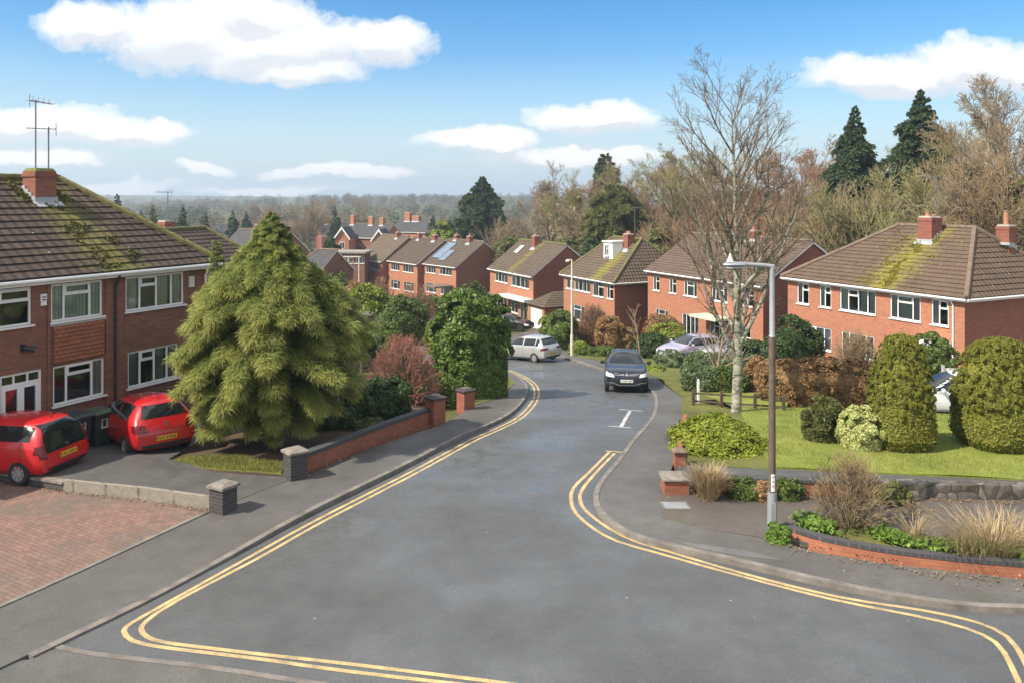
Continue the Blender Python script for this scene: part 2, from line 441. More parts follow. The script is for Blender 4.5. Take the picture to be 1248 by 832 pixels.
def cells(poly, c):
    xs = [p[0] for p in poly]; ys = [p[1] for p in poly]
    for j in range(math.floor(min(ys)/c), math.ceil(max(ys)/c)):
        row = clip_half(clip_half(poly, 1, j*c, False), 1, (j+1)*c, True)
        if len(row) < 3: continue
        rx = [p[0] for p in row]
        for i in range(math.floor(min(rx)/c), math.ceil(max(rx)/c)):
            q = clip_half(clip_half(row, 0, i*c, False), 0, (i+1)*c, True)
            if len(q) >= 3:
                r = [q[0]]
                for p in q[1:]:
                    if abs(p[0]-r[-1][0]) + abs(p[1]-r[-1][1]) > 1e-5: r.append(p)
                if len(r) >= 3: yield r

def area2(poly):
    return sum(poly[i][0]*poly[(i+1) % len(poly)][1] - poly[(i+1) % len(poly)][0]*poly[i][1] for i in range(len(poly)))

def patch(name, poly, off, m, c=1.0, skirt=.2, rough=0.0, parent=None):
    """a sheet draped on the terrain"""
    if area2(poly) < 0: poly = poly[::-1]
    mb = MB(); idx = {}; O_ = off if callable(off) else (lambda a, b: off)
    def vid(p):
        k = (round(p[0], 3), round(p[1], 3))
        if k not in idx:
            idx[k] = len(mb.v); mb.v.append((p[0], p[1], g(*p) + O_(*p) + (mnoise.noise((p[0]*.7, p[1]*.7, 0))*rough if rough else 0)))
        return idx[k]
    for q in cells(poly, c):
        f = []
        for p in q:
            i = vid(p)
            if i not in f: f.append(i)
        if len(f) >= 3: mb.f.append(f); mb.m.append(0); mb.uv.append(None)
    if skirt:
        for i in range(len(poly)):
            a, b = poly[i], poly[(i+1) % len(poly)]; n = max(1, int(math.dist(a, b)/c))
            for t in range(n):
                p = [a[j]+(b[j]-a[j])*t/n for j in range(2)]; q = [a[j]+(b[j]-a[j])*(t+1)/n for j in range(2)]
                zp, zq = g(*p)+O_(*p), g(*q)+O_(*q)
                mb.quad((*p, zp-skirt), (*q, zq-skirt), (*q, zq), (*p, zp))
    o = mb.build(name, m, parent, smooth=False); tag(o, kind='structure'); return o

def smooth_line(pts, step=.5):
    """Catmull-Rom through 2D points, resampled"""
    pts = [Vector(p) for p in pts]; out = []
    for i in range(len(pts)-1):
        p0 = pts[max(i-1, 0)]; p1 = pts[i]; p2 = pts[i+1]; p3 = pts[min(i+2, len(pts)-1)]
        n = max(2, int((p2-p1).length/step))
        for j in range(n):
            t = j/n
            out.append(.5*((2*p1)+(-p0+p2)*t+(2*p0-5*p1+4*p2-p3)*t*t+(-p0+3*p1-3*p2+p3)*t**3))
    out.append(pts[-1]); return [tuple(p) for p in out]

def offset_line(l, d):
    out = []
    for i, p in enumerate(l):
        a = Vector(l[max(i-1, 0)]); b = Vector(l[min(i+1, len(l)-1)]); t = (b-a).normalized()
        out.append((p[0]-t.y*d, p[1]+t.x*d))
    return out

def ribbon(mb, line, w0, w1, z0, z1=None, base=0.0):
    """profile strip along a line between lateral offsets w0..w1 with top z0 (and sides down to base)"""
    A = offset_line(line, w0); B = offset_line(line, w1)
    z1 = z0 if z1 is None else z1
    vs = []; fs = []
    for a, b in zip(A, B):
        h = g(*a); k = g(*b)
        q0, q1 = (z0(*a), z1(*b)) if callable(z0) else (z0, z1)
        vs += [(*a, h+q0), (*b, k+q1), (*a, h+base), (*b, k+base)]
    for i in range(len(A)-1):
        o = 4*i
        fs.append((o, o+4, o+5, o+1))
        if callable(z0) or base < z0: fs.append((o+2, o+6, o+4, o)); fs.append((o+1, o+5, o+7, o+3))
    if callable(z0) or base < z0:
        fs.append((0, 1, 3, 2)); o = 4*(len(A)-1); fs.append((o, o+2, o+3, o+1))
    mb.add(vs, fs)

def px_line(pl, step=.5): return smooth_line([P(*p) for p in pl], step)

# ------------------------------------------------------------------ houses
def wall_openings(mb, x0, x1, z0, z1, y, ops, depth=.1, mi=0, tr=None):
    """wall in the x-z plane at y (outer face towards -y), rectangular holes with reveals"""
    tr = tr or (lambda p: p)
    xs = sorted({x0, x1, *[v for o in ops for v in o[:2]]}); zs = sorted({z0, z1, *[v for o in ops for v in o[2:4]]})
    for i in range(len(xs)-1):
        for j in range(len(zs)-1):
            cx, cz = (xs[i]+xs[i+1])/2, (zs[j]+zs[j+1])/2
            if any(o[0] < cx < o[1] and o[2] < cz < o[3] for o in ops): continue
            mb.add([tr((xs[i], y, zs[j])), tr((xs[i+1], y, zs[j])), tr((xs[i+1], y, zs[j+1])), tr((xs[i], y, zs[j+1]))], [(0, 1, 2, 3)], mi)
    for a, b, c, d in [o[:4] for o in ops]:
        e = y + depth
        for q in (((a,y,c),(a,e,c),(a,e,d),(a,y,d)), ((b,y,c),(b,y,d),(b,e,d),(b,e,c)), ((a,y,d),(a,e,d),(b,e,d),(b,y,d)), ((a,y,c),(b,y,c),(b,e,c),(a,e,c))):
            mb.add([tr(p) for p in q], [(0, 1, 2, 3)], mi)

STY = {  # mullion fractions, transoms (from, to, height fraction), curtain spans
    'c3': ([.25, .75], [(.25, .75, .70)], [(0, .24), (.27, .73), (.77, 1)]),
    'c3b': ([.24, .52, .78], [(.24, .52, .70)], [(0, .22), (.55, .75), (.8, 1)]),
    'c2': ([.5], [(.5, 1, .68)], [(0, .3), (.72, 1)]),
    'c1': ([.45], [(.45, 1, .66)], [(0, .4)]),
    't1': ([], [(0, 1, .72)], [(0, 1)]),
    'c4': ([.25, .5, .75], [], [(0, .2), (.4, .6), (.8, 1)]),
    'lw': ([.26, .76], [(.26, .76, .72)], [(.80, 1)]),
}
def window(par, a, b, c, d, sty='c3', y=0.0, rz=0.0, off=(0, 0), cur='cur_beige', near=True, name='window'):
    """window unit set in a reveal; local frame of its house, wall plane along x at y"""
    root_m = Matrix.Translation((off[0], off[1], 0)) @ Matrix.Rotation(rz, 4, 'Z')
    mu, tr, cu = STY[sty]; W, H = b-a, d-c; f = .055; y0, y1 = y+.035, y+.095
    mb = MB()
    B = lambda x0, x1, z0, z1: mb.box(x0, x1, y0, y1, z0, z1, 0, root_m)
    B(a, a+f, c, d); B(b-f, b, c, d); B(a+f, b-f, c, c+f); B(a+f, b-f, d-f, d)
    for m in mu: B(a+m*W-f/2, a+m*W+f/2, c+f, d-f)
    for p, q, h in tr:
        x0 = a+p*W+(f/2 if p > 0 else f); x1 = a+q*W-(f/2 if q < 1 else f); zz = c+h*H
        B(x0, x1, zz-f/2, zz+f/2)
        if near:   # the opening light's own sash stands a little proud
            for (u0, u1, v0, v1) in ((x0, x1, zz+f/2, zz+f/2+.035), (x0, x1, d-f-.035, d-f), (x0, x0+.035, zz+f/2+.035, d-f-.035), (x1-.035, x1, zz+f/2+.035, d-f-.035)):
                mb.box(u0, u1, y0-.022, y0-.001, v0, v1, 0, root_m)
    o = mb.build(name, MAT['upvc'], par)
    g_ = MB(); g_.quad(*[root_m @ Vector(p) for p in ((a+f, y+.06, c+f), (b-f, y+.06, c+f), (b-f, y+.06, d-f), (a+f, y+.06, d-f))])
    g_.build('pane', MAT['glass'], o)
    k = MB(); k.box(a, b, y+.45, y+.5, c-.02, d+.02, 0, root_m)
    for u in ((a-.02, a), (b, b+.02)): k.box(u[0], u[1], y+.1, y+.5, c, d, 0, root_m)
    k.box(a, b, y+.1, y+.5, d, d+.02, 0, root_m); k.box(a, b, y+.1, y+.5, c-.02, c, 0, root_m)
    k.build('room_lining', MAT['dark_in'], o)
    if cur:
        q = MB()
        for p0, p1 in cu: q.box(a+p0*W+.01, a+p1*W-.01, y+.115, y+.13, c+.01, d-.01, 0, root_m)
        q.build('curtain', MAT[cur], o)
    s = MB(); s.box(a-.06, b+.06, y-.07, y+.034, c-.05, c-.002, 0, root_m); s.build('sill', MAT['upvc'], o)
    return o

def tiled_plane(mb, poly, u, v, org, mi=0, rh=.32, lift=.035, step=True):
    """planar roof polygon laid in stepped courses; u along eave, v up the slope"""
    u = Vector(u).normalized(); v = Vector(v).normalized(); n = u.cross(v)
    if n.z < 0: n = -n
    org = Vector(org)
    q = [((Vector(p)-org).dot(u), (Vector(p)-org).dot(v)) for p in poly]
    if area2(q) < 0: q = q[::-1]
    vmin = min(p[1] for p in q); vmax = max(p[1] for p in q)
    R = max(1, int(round((vmax-vmin)/rh)))
    h = (vmax-vmin)/R
    back = lambda p, l: org + u*p[0] + v*p[1] + n*l
    for i in range(R):
        a, b = vmin+i*h, vmin+(i+1)*h
        c = clip_half(clip_half(q, 1, a, False), 1, b, True)
        if len(c) < 3: continue
        wob = lambda x: .011*mnoise.noise((x*.8, i*.63+org.x, org.y))+.006*mnoise.noise((x*2.6, i*1.7, org.z))
        us = [p[0] for p in c]; nk = max(1, int((max(us)-min(us))/.9))
        for k_ in range(nk):
            ua, ub = min(us)+(max(us)-min(us))*k_/nk, min(us)+(max(us)-min(us))*(k_+1)/nk
            cc = clip_half(clip_half(c, 0, ua, False), 0, ub, True)
            if len(cc) < 3: continue
            mb.add([back(p, (lift+wob(p[0]))*(1-(p[1]-a)/h)) for p in cc], [tuple(range(len(cc)))], mi, [[(p[0], p[1]) for p in cc]])
            lo = sorted([p for p in cc if abs(p[1]-a) < 1e-4])
            if len(lo) >= 2:
                l, r = lo[0], lo[-1]; zz = -.03 if i == 0 else 0
                mb.add([back(l, zz), back(r, zz), back(r, lift+wob(r[0])), back(l, lift+wob(l[0]))], [(0, 1, 2, 3)], mi, [[l, r, r, l]])

def house(label, A, B, D, zg, eave, ridge, hl, hr, ops, m_wall, m_side, roofm, name='brick_house', oh=.28, rside=(), lside=(), ridgem='ridge', chim=(), near=True, cat='house', gable_mat=None, group=None, fascia='white'):
    """pitched-roof house; A,B = left and right foot of the front as seen from the street, heights absolute"""
    A = Vector(A); B = Vector(B); L = (B-A).length; rz = math.atan2(B.y-A.y, B.x-A.x)
    root = empty(name, (A.x, A.y, zg), rz, label, cat, group)
    E = eave-zg; R = ridge-zg; zb = -1.2
    # front wall with holes, other walls
    w = MB()
    wall_openings(w, 0, L, zb, E+.02, 0, [o[:4] for o in ops])
    w.quad((L, D, zb), (0, D, zb), (0, D, E+.02), (L, D, E+.02))
    sl = (R-E)/(D/2+oh)
    tr_r = lambda p: (L - p[1], p[0], p[2]); tr_l = lambda p: (p[1], D - p[0], p[2])
    mi = 1
    wall_openings(w, 0, D, zb, E+.02, 0, [o[:4] for o in rside], mi=mi, tr=tr_r)
    wall_openings(w, 0, D, zb, E+.02, 0, [o[:4] for o in lside], mi=mi, tr=tr_l)
    zt = E + sl*oh - .08
    if not hr: w.add([(L, 0, E+.02), (L, D, E+.02), (L, D, zt), (L, D/2, R-.1), (L, 0, zt)], [(0, 1, 2, 3, 4)], mi)
    if not hl: w.add([(0, D, E+.02), (0, 0, E+.02), (0, 0, zt), (0, D/2, R-.1), (0, D, zt)], [(0, 1, 2, 3, 4)], mi)
    w.build('wall', [m_wall, m_side], root)
    # roof
    vo = .12
    xl = -oh if hl else -vo; xr = L+oh if hr else L+vo
    rl = hl if hl else -vo; rr = L-hr if hr else L+vo
    rf = MB()
    fs = Vector((0, D/2+oh, R-E)).normalized()
    tiled_plane(rf, [(xl, -oh, E), (xr, -oh, E), (rr, D/2, R), (rl, D/2, R)], (1, 0, 0), fs, (0, -oh, E))
    bs = Vector((0, -(D/2+oh), R-E)).normalized()
    tiled_plane(rf, [(xr, D+oh, E), (xl, D+oh, E), (rl, D/2, R), (rr, D/2, R)], (-1, 0, 0), bs, (0, D+oh, E))
    if hr: tiled_plane(rf, [(xr, -oh, E), (xr, D+oh, E), (rr, D/2, R)], (0, 1, 0), Vector((rr-xr, 0, R-E)), (xr, -50, E))
    if hl: tiled_plane(rf, [(xl, D+oh, E), (xl, -oh, E), (rl, D/2, R)], (0, -1, 0), Vector((rl-xl, 0, R-E)), (xl, 50, E))
    roof = rf.build('roof', roofm, root)
    cap = MB(); lines = [((rl, D/2, R), (rr, D/2, R))]
    if hr: lines += [((xr, -oh, E), (rr, D/2, R)), ((xr, D+oh, E), (rr, D/2, R))]
    if hl: lines += [((xl, -oh, E), (rl, D/2, R)), ((xl, D+oh, E), (rl, D/2, R))]
    for p, q in lines:
        p = Vector(p)+Vector((0, 0, .03)); q = Vector(q)+Vector((0, 0, .03)); n = max(2, int((q-p).length/.42))
        for i in range(n):
            s0 = p.lerp(q, i/n); s1 = p.lerp(q, (i+1.06)/n)
            cap.tube([s0, s1], [.11, .125], 7)
    cap.build('ridge_capping', MAT[ridgem], roof)
    # eaves: soffit board, fascia and half-round gutter
    ev = MB(); gut = MB()
    def eav(x0, y0, x1, y1, nx, ny):
        # outer edge line from (x0,y0) to (x1,y1); inward normal (nx,ny)
        w_ = oh-.02
        ev.add([(x0, y0, E-.19), (x1, y1, E-.19), (x1, y1, E-.03), (x0, y0, E-.03), (x0+nx*.025, y0+ny*.025, E-.19), (x1+nx*.025, y1+ny*.025, E-.19), (x1+nx*.025, y1+ny*.025, E-.03), (x0+nx*.025, y0+ny*.025, E-.03)],
               [(0, 1, 2, 3), (4, 7, 6, 5), (0, 4, 5, 1), (3, 2, 6, 7)])
        ev.add([(x0+nx*.026, y0+ny*.026, E-.18), (x1+nx*.026, y1+ny*.026, E-.18), (x1+nx*w_, y1+ny*w_, E-.18), (x0+nx*w_, y0+ny*w_, E-.18)], [(0, 1, 2, 3)])
        gut.tube([(x0-nx*.06, y0-ny*.06, E-.075), (x1-nx*.06, y1-ny*.06, E-.075)], .052, 8)
    e2 = oh-.03
    eav(xl+.02, -e2, xr-.02, -e2, 0, 1); eav(xl+.02, D+e2, xr-.02, D+e2, 0, -1)
    if hr: eav(L+e2, -e2+.03, L+e2, D+e2-.03, -1, 0)
    if hl: eav(-e2, -e2+.03, -e2, D+e2-.03, 1, 0)
    if not hr:
        for s in (0, 1):
            y0 = -oh if s == 0 else D+oh
            ev.add([(L+vo-.03, y0, E-.16), (L+vo-.03, D/2, R-.16), (L+vo-.03, D/2, R-.02), (L+vo-.03, y0, E-.02), (L+vo, y0, E-.16), (L+vo, D/2, R-.16), (L+vo, D/2, R-.02), (L+vo, y0, E-.02)], [(0,1,2,3), (4,7,6,5), (0,4,5,1), (3,2,6,7)])
    ev.build('fascia', MAT[fascia], roof); gut.build('gutter', MAT[fascia], roof)
    for o in ops:
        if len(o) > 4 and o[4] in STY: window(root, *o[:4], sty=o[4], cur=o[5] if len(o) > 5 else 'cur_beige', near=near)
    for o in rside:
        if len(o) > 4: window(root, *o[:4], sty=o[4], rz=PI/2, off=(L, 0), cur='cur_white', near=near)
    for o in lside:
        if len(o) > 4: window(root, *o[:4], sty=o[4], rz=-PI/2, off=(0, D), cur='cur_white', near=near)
    def roofz(x, y):
        z = min(E + sl*(y+oh), E + sl*(D+oh-y))
        if hl: z = min(z, E + (R-E)*(x-xl)/(rl-xl))
        if hr: z = min(z, E + (R-E)*(xr-x)/(xr-rr))
        return z
    for c in chim:
        x, y, cw, cd, top, pots = c[:6]; top -= zg
        zlow = min(roofz(x-cw/2, y-cd/2), roofz(x+cw/2, y-cd/2), roofz(x, y+cd/2))-.15
        st = MB(); st.box(x-cw/2, x+cw/2, y-cd/2, y+cd/2, zlow, top-.22)
        st.box(x-cw/2-.03, x+cw/2+.03, y-cd/2-.03, y+cd/2+.03, top-.219, top-.12); st.box(x-cw/2+.002, x+cw/2-.002, y-cd/2+.002, y+cd/2-.002, top-.119, top-.05)
        ch = st.build('chimney', m_side, root)
        fl = MB()
        zf = roofz(x, y-cd/2)
        fl.box(x-cw/2-.035, x+cw/2+.035, y-cd/2-.035, y-cd/2-.004, zf-.05, zf+.17)
        for sx in (-1, 1):
            for i in range(4):
                ya = y-cd/2+cd*i/4; zz = roofz(x, ya+cd/8)
                xx = x+sx*(cw/2+.018); fl.box(xx-.014, xx+.014, ya, ya+cd/4, zz-.08, zz+.16)
        tr = Vector((0, 1, sl)).normalized()
        p0 = (x-cw/2-.12, y-cd/2-.24, roofz(x, y-cd/2-.24)+.05); p1 = (x+cw/2+.12, y-cd/2-.24, roofz(x, y-cd/2-.24)+.05)
        p2 = (x+cw/2+.12, y-cd/2-.035, roofz(x, y-cd/2)+.05); p3 = (x-cw/2-.12, y-cd/2-.035, roofz(x, y-cd/2)+.05)
        fl.quad(p0, p1, p2, p3)
        fl.build('flashing', MAT['lead'], ch)
        fm = MB(); fm.taper((x, y), cw-.02, cd-.02, top-.05, top+.04, .8); fm.build('mortar_cap', MAT['moss_cap'] if (len(c) > 6 and 'm' in c[6]) else MAT['conc'], ch)
        for px_, py_, h in pots:
            pt = MB(); pt.lathe([(.13, top-.02), (.12, top+.05), (.105, top+h-.06), (.135, top+h-.05), (.135, top+h), (.09, top+h), (.085, top+h-.1)], (x+px_, y+py_, 0), 12)
            pt.build('chimney_pot', MAT['clay'], ch, smooth=True)
        for ae in (c[7] if len(c) > 7 else ()):
            aerial(ch, (x+ae[0], y+ae[1], top-.6), ae[2]-zg-(top-.6), ae[3], ae[4] if len(ae) > 4 else 1)
    root['L'] = L
    return root, L, E, R, roofz

def aerial(par, base, h, ang, kind=1):
    mb = MB(); x, y, z = base; c, s = math.cos(ang), math.sin(ang)
    mb.tube([(x, y, z), (x, y, z+h)], .022, 6)
    zz = z+h-.06; ln = .75 if kind == 1 else .6
    mb.tube([(x-c*ln*.35, y-s*ln*.35, zz), (x+c*ln, y+s*ln, zz)], .014, 5)
    n = 9 if kind == 1 else 6
    for i in range(n):
        t = -.3+1.25*i/(n-1); w = .19-.06*i/(n-1)
        px_, py_ = x+c*ln*t, y+s*ln*t
        if kind == 2 or i % 2 == 0: mb.tube([(px_-s*w, py_+c*w, zz+.01), (px_+s*w, py_-c*w, zz+.01)], .008, 4)
        else: mb.tube([(px_, py_, zz-.03), (px_, py_, zz+.15)], .008, 4)
    mb.tube([(x-c*ln*.34, y-s*ln*.34, zz-.2), (x-c*ln*.34, y-s*ln*.34, zz+.2)], .012, 4)
    if kind == 2: mb.tube([(x-s*.4, y+c*.4, zz-.16), (x+s*.4, y-c*.4, zz-.16)], .012, 5)
    return mb.build('tv_aerial', MAT['alu'], par)

def downpipe(par, x, y, z0, z1, m='upvc', nx=0, ny=-1):
    mb = MB(); mb.tube([(x-nx*.0+0, y+ny*.05, z0), (x, y+ny*.05, z1-.35), (x+nx*.2, y+ny*.25, z1-.1)], .035, 8)
    for z in np.arange(z0+.5, z1-.4, 1.3): mb.tube([(x, y+ny*.05, z), (x, y+ny*.05, z+.05)], .046, 8)
    return mb.build('downpipe', MAT[m], par)
# ------------------------------------------------------------------ cars
def paint(name, col, metal=0.0, rough=.28):
    m, nt, b = new_mat(name)
    b.inputs['Base Color'].default_value = (*col, 1); setin(b, Metallic=metal)
    v = coords(nt); nt.links.new(ramp(nt, noise(nt, v, 3, 4), [(.35, rough), (.7, rough+.12)]), b.inputs['Roughness'])
    b.inputs['Coat Weight'].default_value = .7; b.inputs['Coat Roughness'].default_value = .06
    return m
MAT['carglass'] = m_simple('car_glass', (.012, .016, .018), .05, var=0, spec=.7)
MAT['tyre'] = m_simple('tyre_rubber', (.018, .018, .018), .85, var=.2)
MAT['rim'] = m_simple('alloy_rim', (.42, .43, .44), .35, .6, var=.1)
MAT['trim'] = m_simple('black_trim', (.022, .022, .024), .55, var=.2)
MAT['chrome'] = m_simple('chrome', (.7, .7, .72), .15, .9, var=0)
MAT['redlamp'] = m_simple('red_lens', (.11, .004, .006), .15, var=0)
MAT['clearlamp'] = m_simple('clear_lens', (.62, .64, .66), .1, var=.1, scale=9)
MAT['plate_y'] = m_simple('yellow_plate', (.72, .46, .03), .4, var=0)
MAT['plate_w'] = m_simple('white_plate', (.75, .75, .72), .4, var=0)
MAT['glyph'] = m_simple('plate_glyph', (.03, .03, .03), .5, var=0)
MAT['seam'] = m_simple('door_gap', (.01, .01, .01), .8, var=0)

def ST(L, W, H, kind):
    """body stations: x, half width, sill z, belt z, roof half width, roof z"""
    a = L/2; w = W/2
    if kind == 'mini':      # tall short hatch
        return [(a, .70*w, .30, .50, .55*w, .58), (a-.10, .90*w, .20, .66, .72*w, .76), (a-.42, .98*w, .18, .82, .82*w, .92), (a-.80, w, .17, .92, .84*w, 1.00), (a-.90, w, .17, .94, .82*w, 1.05),
                (a-1.50, w, .17, .97, .70*w, H-.04), (a-2.1, w, .17, .98, .70*w, H), (a-2.9, w, .17, 1.0, .69*w, H-.02), (a-3.30, .99*w, .18, 1.0, .68*w, H-.08), (-a+.16, .96*w, .20, .96, .74*w, 1.02), (-a+.05, .92*w, .26, .74, .76*w, .80), (-a, .84*w, .32, .60, .68*w, .66)]
    if kind == 'hatch':
        return [(a, .70*w, .28, .50, .56*w, .57), (a-.12, .90*w, .20, .64, .74*w, .72), (a-.55, .98*w, .17, .80, .84*w, .88), (a-1.02, w, .17, .90, .84*w, .97), (a-1.12, w, .17, .92, .81*w, 1.01),
                (a-1.85, w, .17, .95, .68*w, H-.05), (a-2.5, w, .17, .96, .68*w, H), (a-3.3, w, .17, .98, .66*w, H-.03), (-a+.42, .99*w, .18, .99, .64*w, H-.11), (-a+.16, .96*w, .20, .95, .72*w, 1.0), (-a+.05, .93*w, .26, .76, .76*w, .80), (-a, .84*w, .32, .60, .66*w, .66)]
    return [(a, .72*w, .34, .60, .60*w, .70), (a-.10, .92*w, .26, .78, .76*w, .88), (a-.55, .99*w, .24, .95, .86*w, 1.02), (a-1.15, w, .23, 1.03, .86*w, 1.09), (a-1.25, w, .23, 1.05, .82*w, 1.13),
            (a-2.0, w, .23, 1.08, .68*w, H-.05), (a-2.6, w, .23, 1.10, .67*w, H), (a-3.4, w, .23, 1.13, .65*w, H-.04), (-a+.5, .99*w, .24, 1.13, .64*w, H-.16), (-a+.18, .97*w, .26, 1.08, .72*w, 1.14), (-a+.05, .93*w, .32, .86, .78*w, .92), (-a, .85*w, .38, .70, .68*w, .78)]

def car(label, xy, heading, L, W, H, kind, pm, wr=.30, wb=None, rimm='rim', doors=4, front_plate='plate_w', rear='std', group=None, name='parked_car', emblem='ring', roofbars=False, dz=0.0):
    """heading = direction the nose points (radians from +X)"""
    d = Vector((math.cos(heading), math.sin(heading), 0))
    zf = g(xy[0]+d.x*1.3, xy[1]+d.y*1.3); zr = g(xy[0]-d.x*1.3, xy[1]-d.y*1.3)
    root = empty(name, (xy[0], xy[1], (zf+zr)/2+dz), 0, label, 'car', group)
    root.rotation_euler = (0, -math.atan2(zf-zr, 2.6), heading)
    wb = wb or L*.63; xf = wb/2+.02; xr = -wb/2+.02
    # body: lofted rings, subdivided, wheel arches cut
    st = ST(L, W, H, kind); V = []; Fc = []
    for (x, w, zb, zt, wr_, zr_) in st:
        zm = zb+(zt-zb)*.55
        half = [(0, zb), (.78*w, zb), (.95*w, zb+.10*(zt-zb)+.03), (w, zm), (.97*w, zt), (min(wr_, .95*w), zt+(zr_-zt)*.80), (.80*min(wr_, .95*w), zt+(zr_-zt)*.98), (0, zr_+.012)]
        ring = [(x, y, z) for y, z in half] + [(x, -y, z) for y, z in half[-2:0:-1]]
        V += ring
    k = 14
    for i in range(len(st)-1):
        for j in range(k): Fc.append((i*k+j, (i+1)*k+j, (i+1)*k+(j+1) % k, i*k+(j+1) % k))
    Fc.append(tuple(range(k))); Fc.append(tuple((len(st)-1)*k+j for j in range(k))[::-1])
    me = bpy.data.meshes.new('body'); me.from_pydata(V, [], Fc); me.update()
    bm = bmesh.new(); bm.from_mesh(me); bmesh.ops.recalc_face_normals(bm, faces=bm.faces)
    cl = bm.edges.layers.float.new('crease_edge')
    bm.to_mesh(me); bm.free()
    body = link('body', me, [pm, MAT['trim']], root)
    s = body.modifiers.new('s', 'SUBSURF'); s.levels = s.render_levels = 2
    cut = MB()
    for x in (xf, xr):
        for sy in (-1, 1):
            cut.lathe([(wr+.055, sy*(W/2-.30)), (wr+.055, sy*(W/2+.2))] if sy > 0 else [(wr+.055, -W/2-.2), (wr+.055, -W/2+.30)], (x, 0, wr), 28, 'y')
    co = cut.build('cutter', [pm, MAT['trim']])
    bmc = bmesh.new(); bmc.from_mesh(co.data); bmesh.ops.recalc_face_normals(bmc, faces=bmc.faces); bmc.to_mesh(co.data); bmc.free()
    for p in co.data.polygons: p.material_index = 1
    bo = body.modifiers.new('b', 'BOOLEAN'); bo.object = co; bo.operation = 'DIFFERENCE'; bo.solver = 'EXACT'
    bpy.context.view_layer.update()
    dg = bpy.context.evaluated_depsgraph_get()
    nm = bpy.data.meshes.new_from_object(body.evaluated_get(dg))
    body.modifiers.clear(); body.data = nm; bpy.data.meshes.remove(me)
    if not len(nm.materials): nm.materials.append(pm); nm.materials.append(MAT['trim'])
    cme = co.data; bpy.data.objects.remove(co); bpy.data.meshes.remove(cme)
    nm.polygons.foreach_set('use_smooth', [True]*len(nm.polygons))
    try: nm.set_sharp_from_angle(angle=math.radians(35))
    except Exception: pass
    tree = BVHTree.FromPolygons([v.co for v in nm.vertices], [tuple(p.vertices) for p in nm.polygons])
    def decal(nm_, polys, axis, m, off=.006, par=root, c=.07):
        """panel shaped in a side / end view, laid on the body"""
        vs = []; fs = []; idx = {}
        for poly in polys:
            if area2(poly) < 0: poly = poly[::-1]
            for q in cells(poly, c):
                f = []; ok = True
                for p in q:
                    key = (round(p[0], 4), round(p[1], 4))
                    if key not in idx:
                        if axis in 'lr':
                            sg = 1 if axis == 'l' else -1
                            o_, dd = Vector((p[0], sg*3, p[1])), Vector((0, -sg, 0))
                        elif axis == 't': o_, dd = Vector((p[0], p[1], 4)), Vector((0, 0, -1))
                        else:
                            sg = 1 if axis == 'f' else -1
                            o_, dd = Vector((sg*5, p[0], p[1])), Vector((-sg, 0, 0))
                        hit, nrm, _, _ = tree.ray_cast(o_, dd)
                        if hit is None: ok = False; break
                        if nrm.dot(dd) > 0: nrm = -nrm
                        idx[key] = len(vs); vs.append(hit + nrm*off)
                    if idx[key] not in f: f.append(idx[key])
                if ok and len(f) >= 3: fs.append(f)
        mb = MB(); mb.add(vs, fs); return mb.build(nm_, m, par, smooth=True)
    zb_ = st[5][3]; zt_ = H-.13
    a = L/2
    xw = st[4][0]; xt = st[5][0]; xe = st[8][0]; xre = st[9][0]
    gz = zb_+.02
    # side glass: two or three panes divided by pillars
    def sidepoly(x0, x1):   # x0>x1
        def top(x):
            if x > xt-.05: return min(zt_, gz+(xw-.08-x)/(xw-.08-(xt-.05))*(zt_-gz))
            if x < xe+.18: return zt_-.02-(xe+.18-x)*.55
            return zt_-.01
        n = 6; xs = [x0+(x1-x0)*i/n for i in range(n+1)]
        return [(x0, gz), *[(x, max(gz+.012, top(x))) for x in xs], (x1, gz+.02)]
    xm = (xw+xe)/2-.02
    cuts = [xw-.12, xm+.03, xm-.06, xe+.30] if doors == 4 else [xw-.12, xm-.14, xm-.22, xe+.22]
    if kind == 'mini': cuts[3] = xe+.16
    for ax in 'lr':
        decal('side_window', [sidepoly(cuts[0], cuts[1])], ax, MAT['carglass'])
        decal('side_window', [sidepoly(cuts[2], cuts[3])], ax, MAT['carglass'])
        if kind != 'mini' and doors == 4:
            decal('side_window', [sidepoly(xe+.25, xe+.02)], ax, MAT['carglass'])
        # door gaps
        zs = st[4][2]+.13
        ln = []
        dx = [xw-.05, xm-.015, xe+.36] if doors == 4 else [xw-.05, xm-.18]
        for x in dx: ln.append([(x, zs), (x+.012, zs), (x+.012, gz-.01), (x, gz-.01)])
        ln.append([(dx[-1], zs), (dx[0], zs), (dx[0], zs+.012), (dx[-1], zs+.012)])
        decal('door_gap', ln, ax, MAT['seam'], .003, c=.12)
        for x in ([xm+.10, xe+.42] if doors == 4 else [xm-.08]):
            decal('door_handle', [[(x, gz-.12), (x+.17, gz-.12), (x+.17, gz-.085), (x, gz-.085)]], ax, pm, .022)
        decal('sill_trim', [[(xf-wr-.1, st[4][2]+.02), (xr+wr+.1, st[4][2]+.02), (xr+wr+.1, st[4][2]+.085), (xf-wr-.1, st[4][2]+.085)]], ax, MAT['trim'], .008)
    ry = st[8][4]*1.0
    zr0, zr1 = st[9][5]+.02, st[8][5]-.03
    if rear == 'dark':    # whole tailgate upper half is black glass
        decal('rear_window', [[(-st[9][1]*.80, .74), (st[9][1]*.80, .74), (st[9][1]*.80, .98), (ry*.92, zr1), (-ry*.92, zr1), (-st[9][1]*.80, .98)]], 'b', MAT['carglass'], .014)
    else:
        decal('rear_window', [[(-st[9][4]*.97, zr0), (st[9][4]*.97, zr0), (ry*.88, zr1), (-ry*.88, zr1)]], 'b', MAT['carglass'])
    wz0, wz1 = st[4][5]+.02, st[5][5]-.03
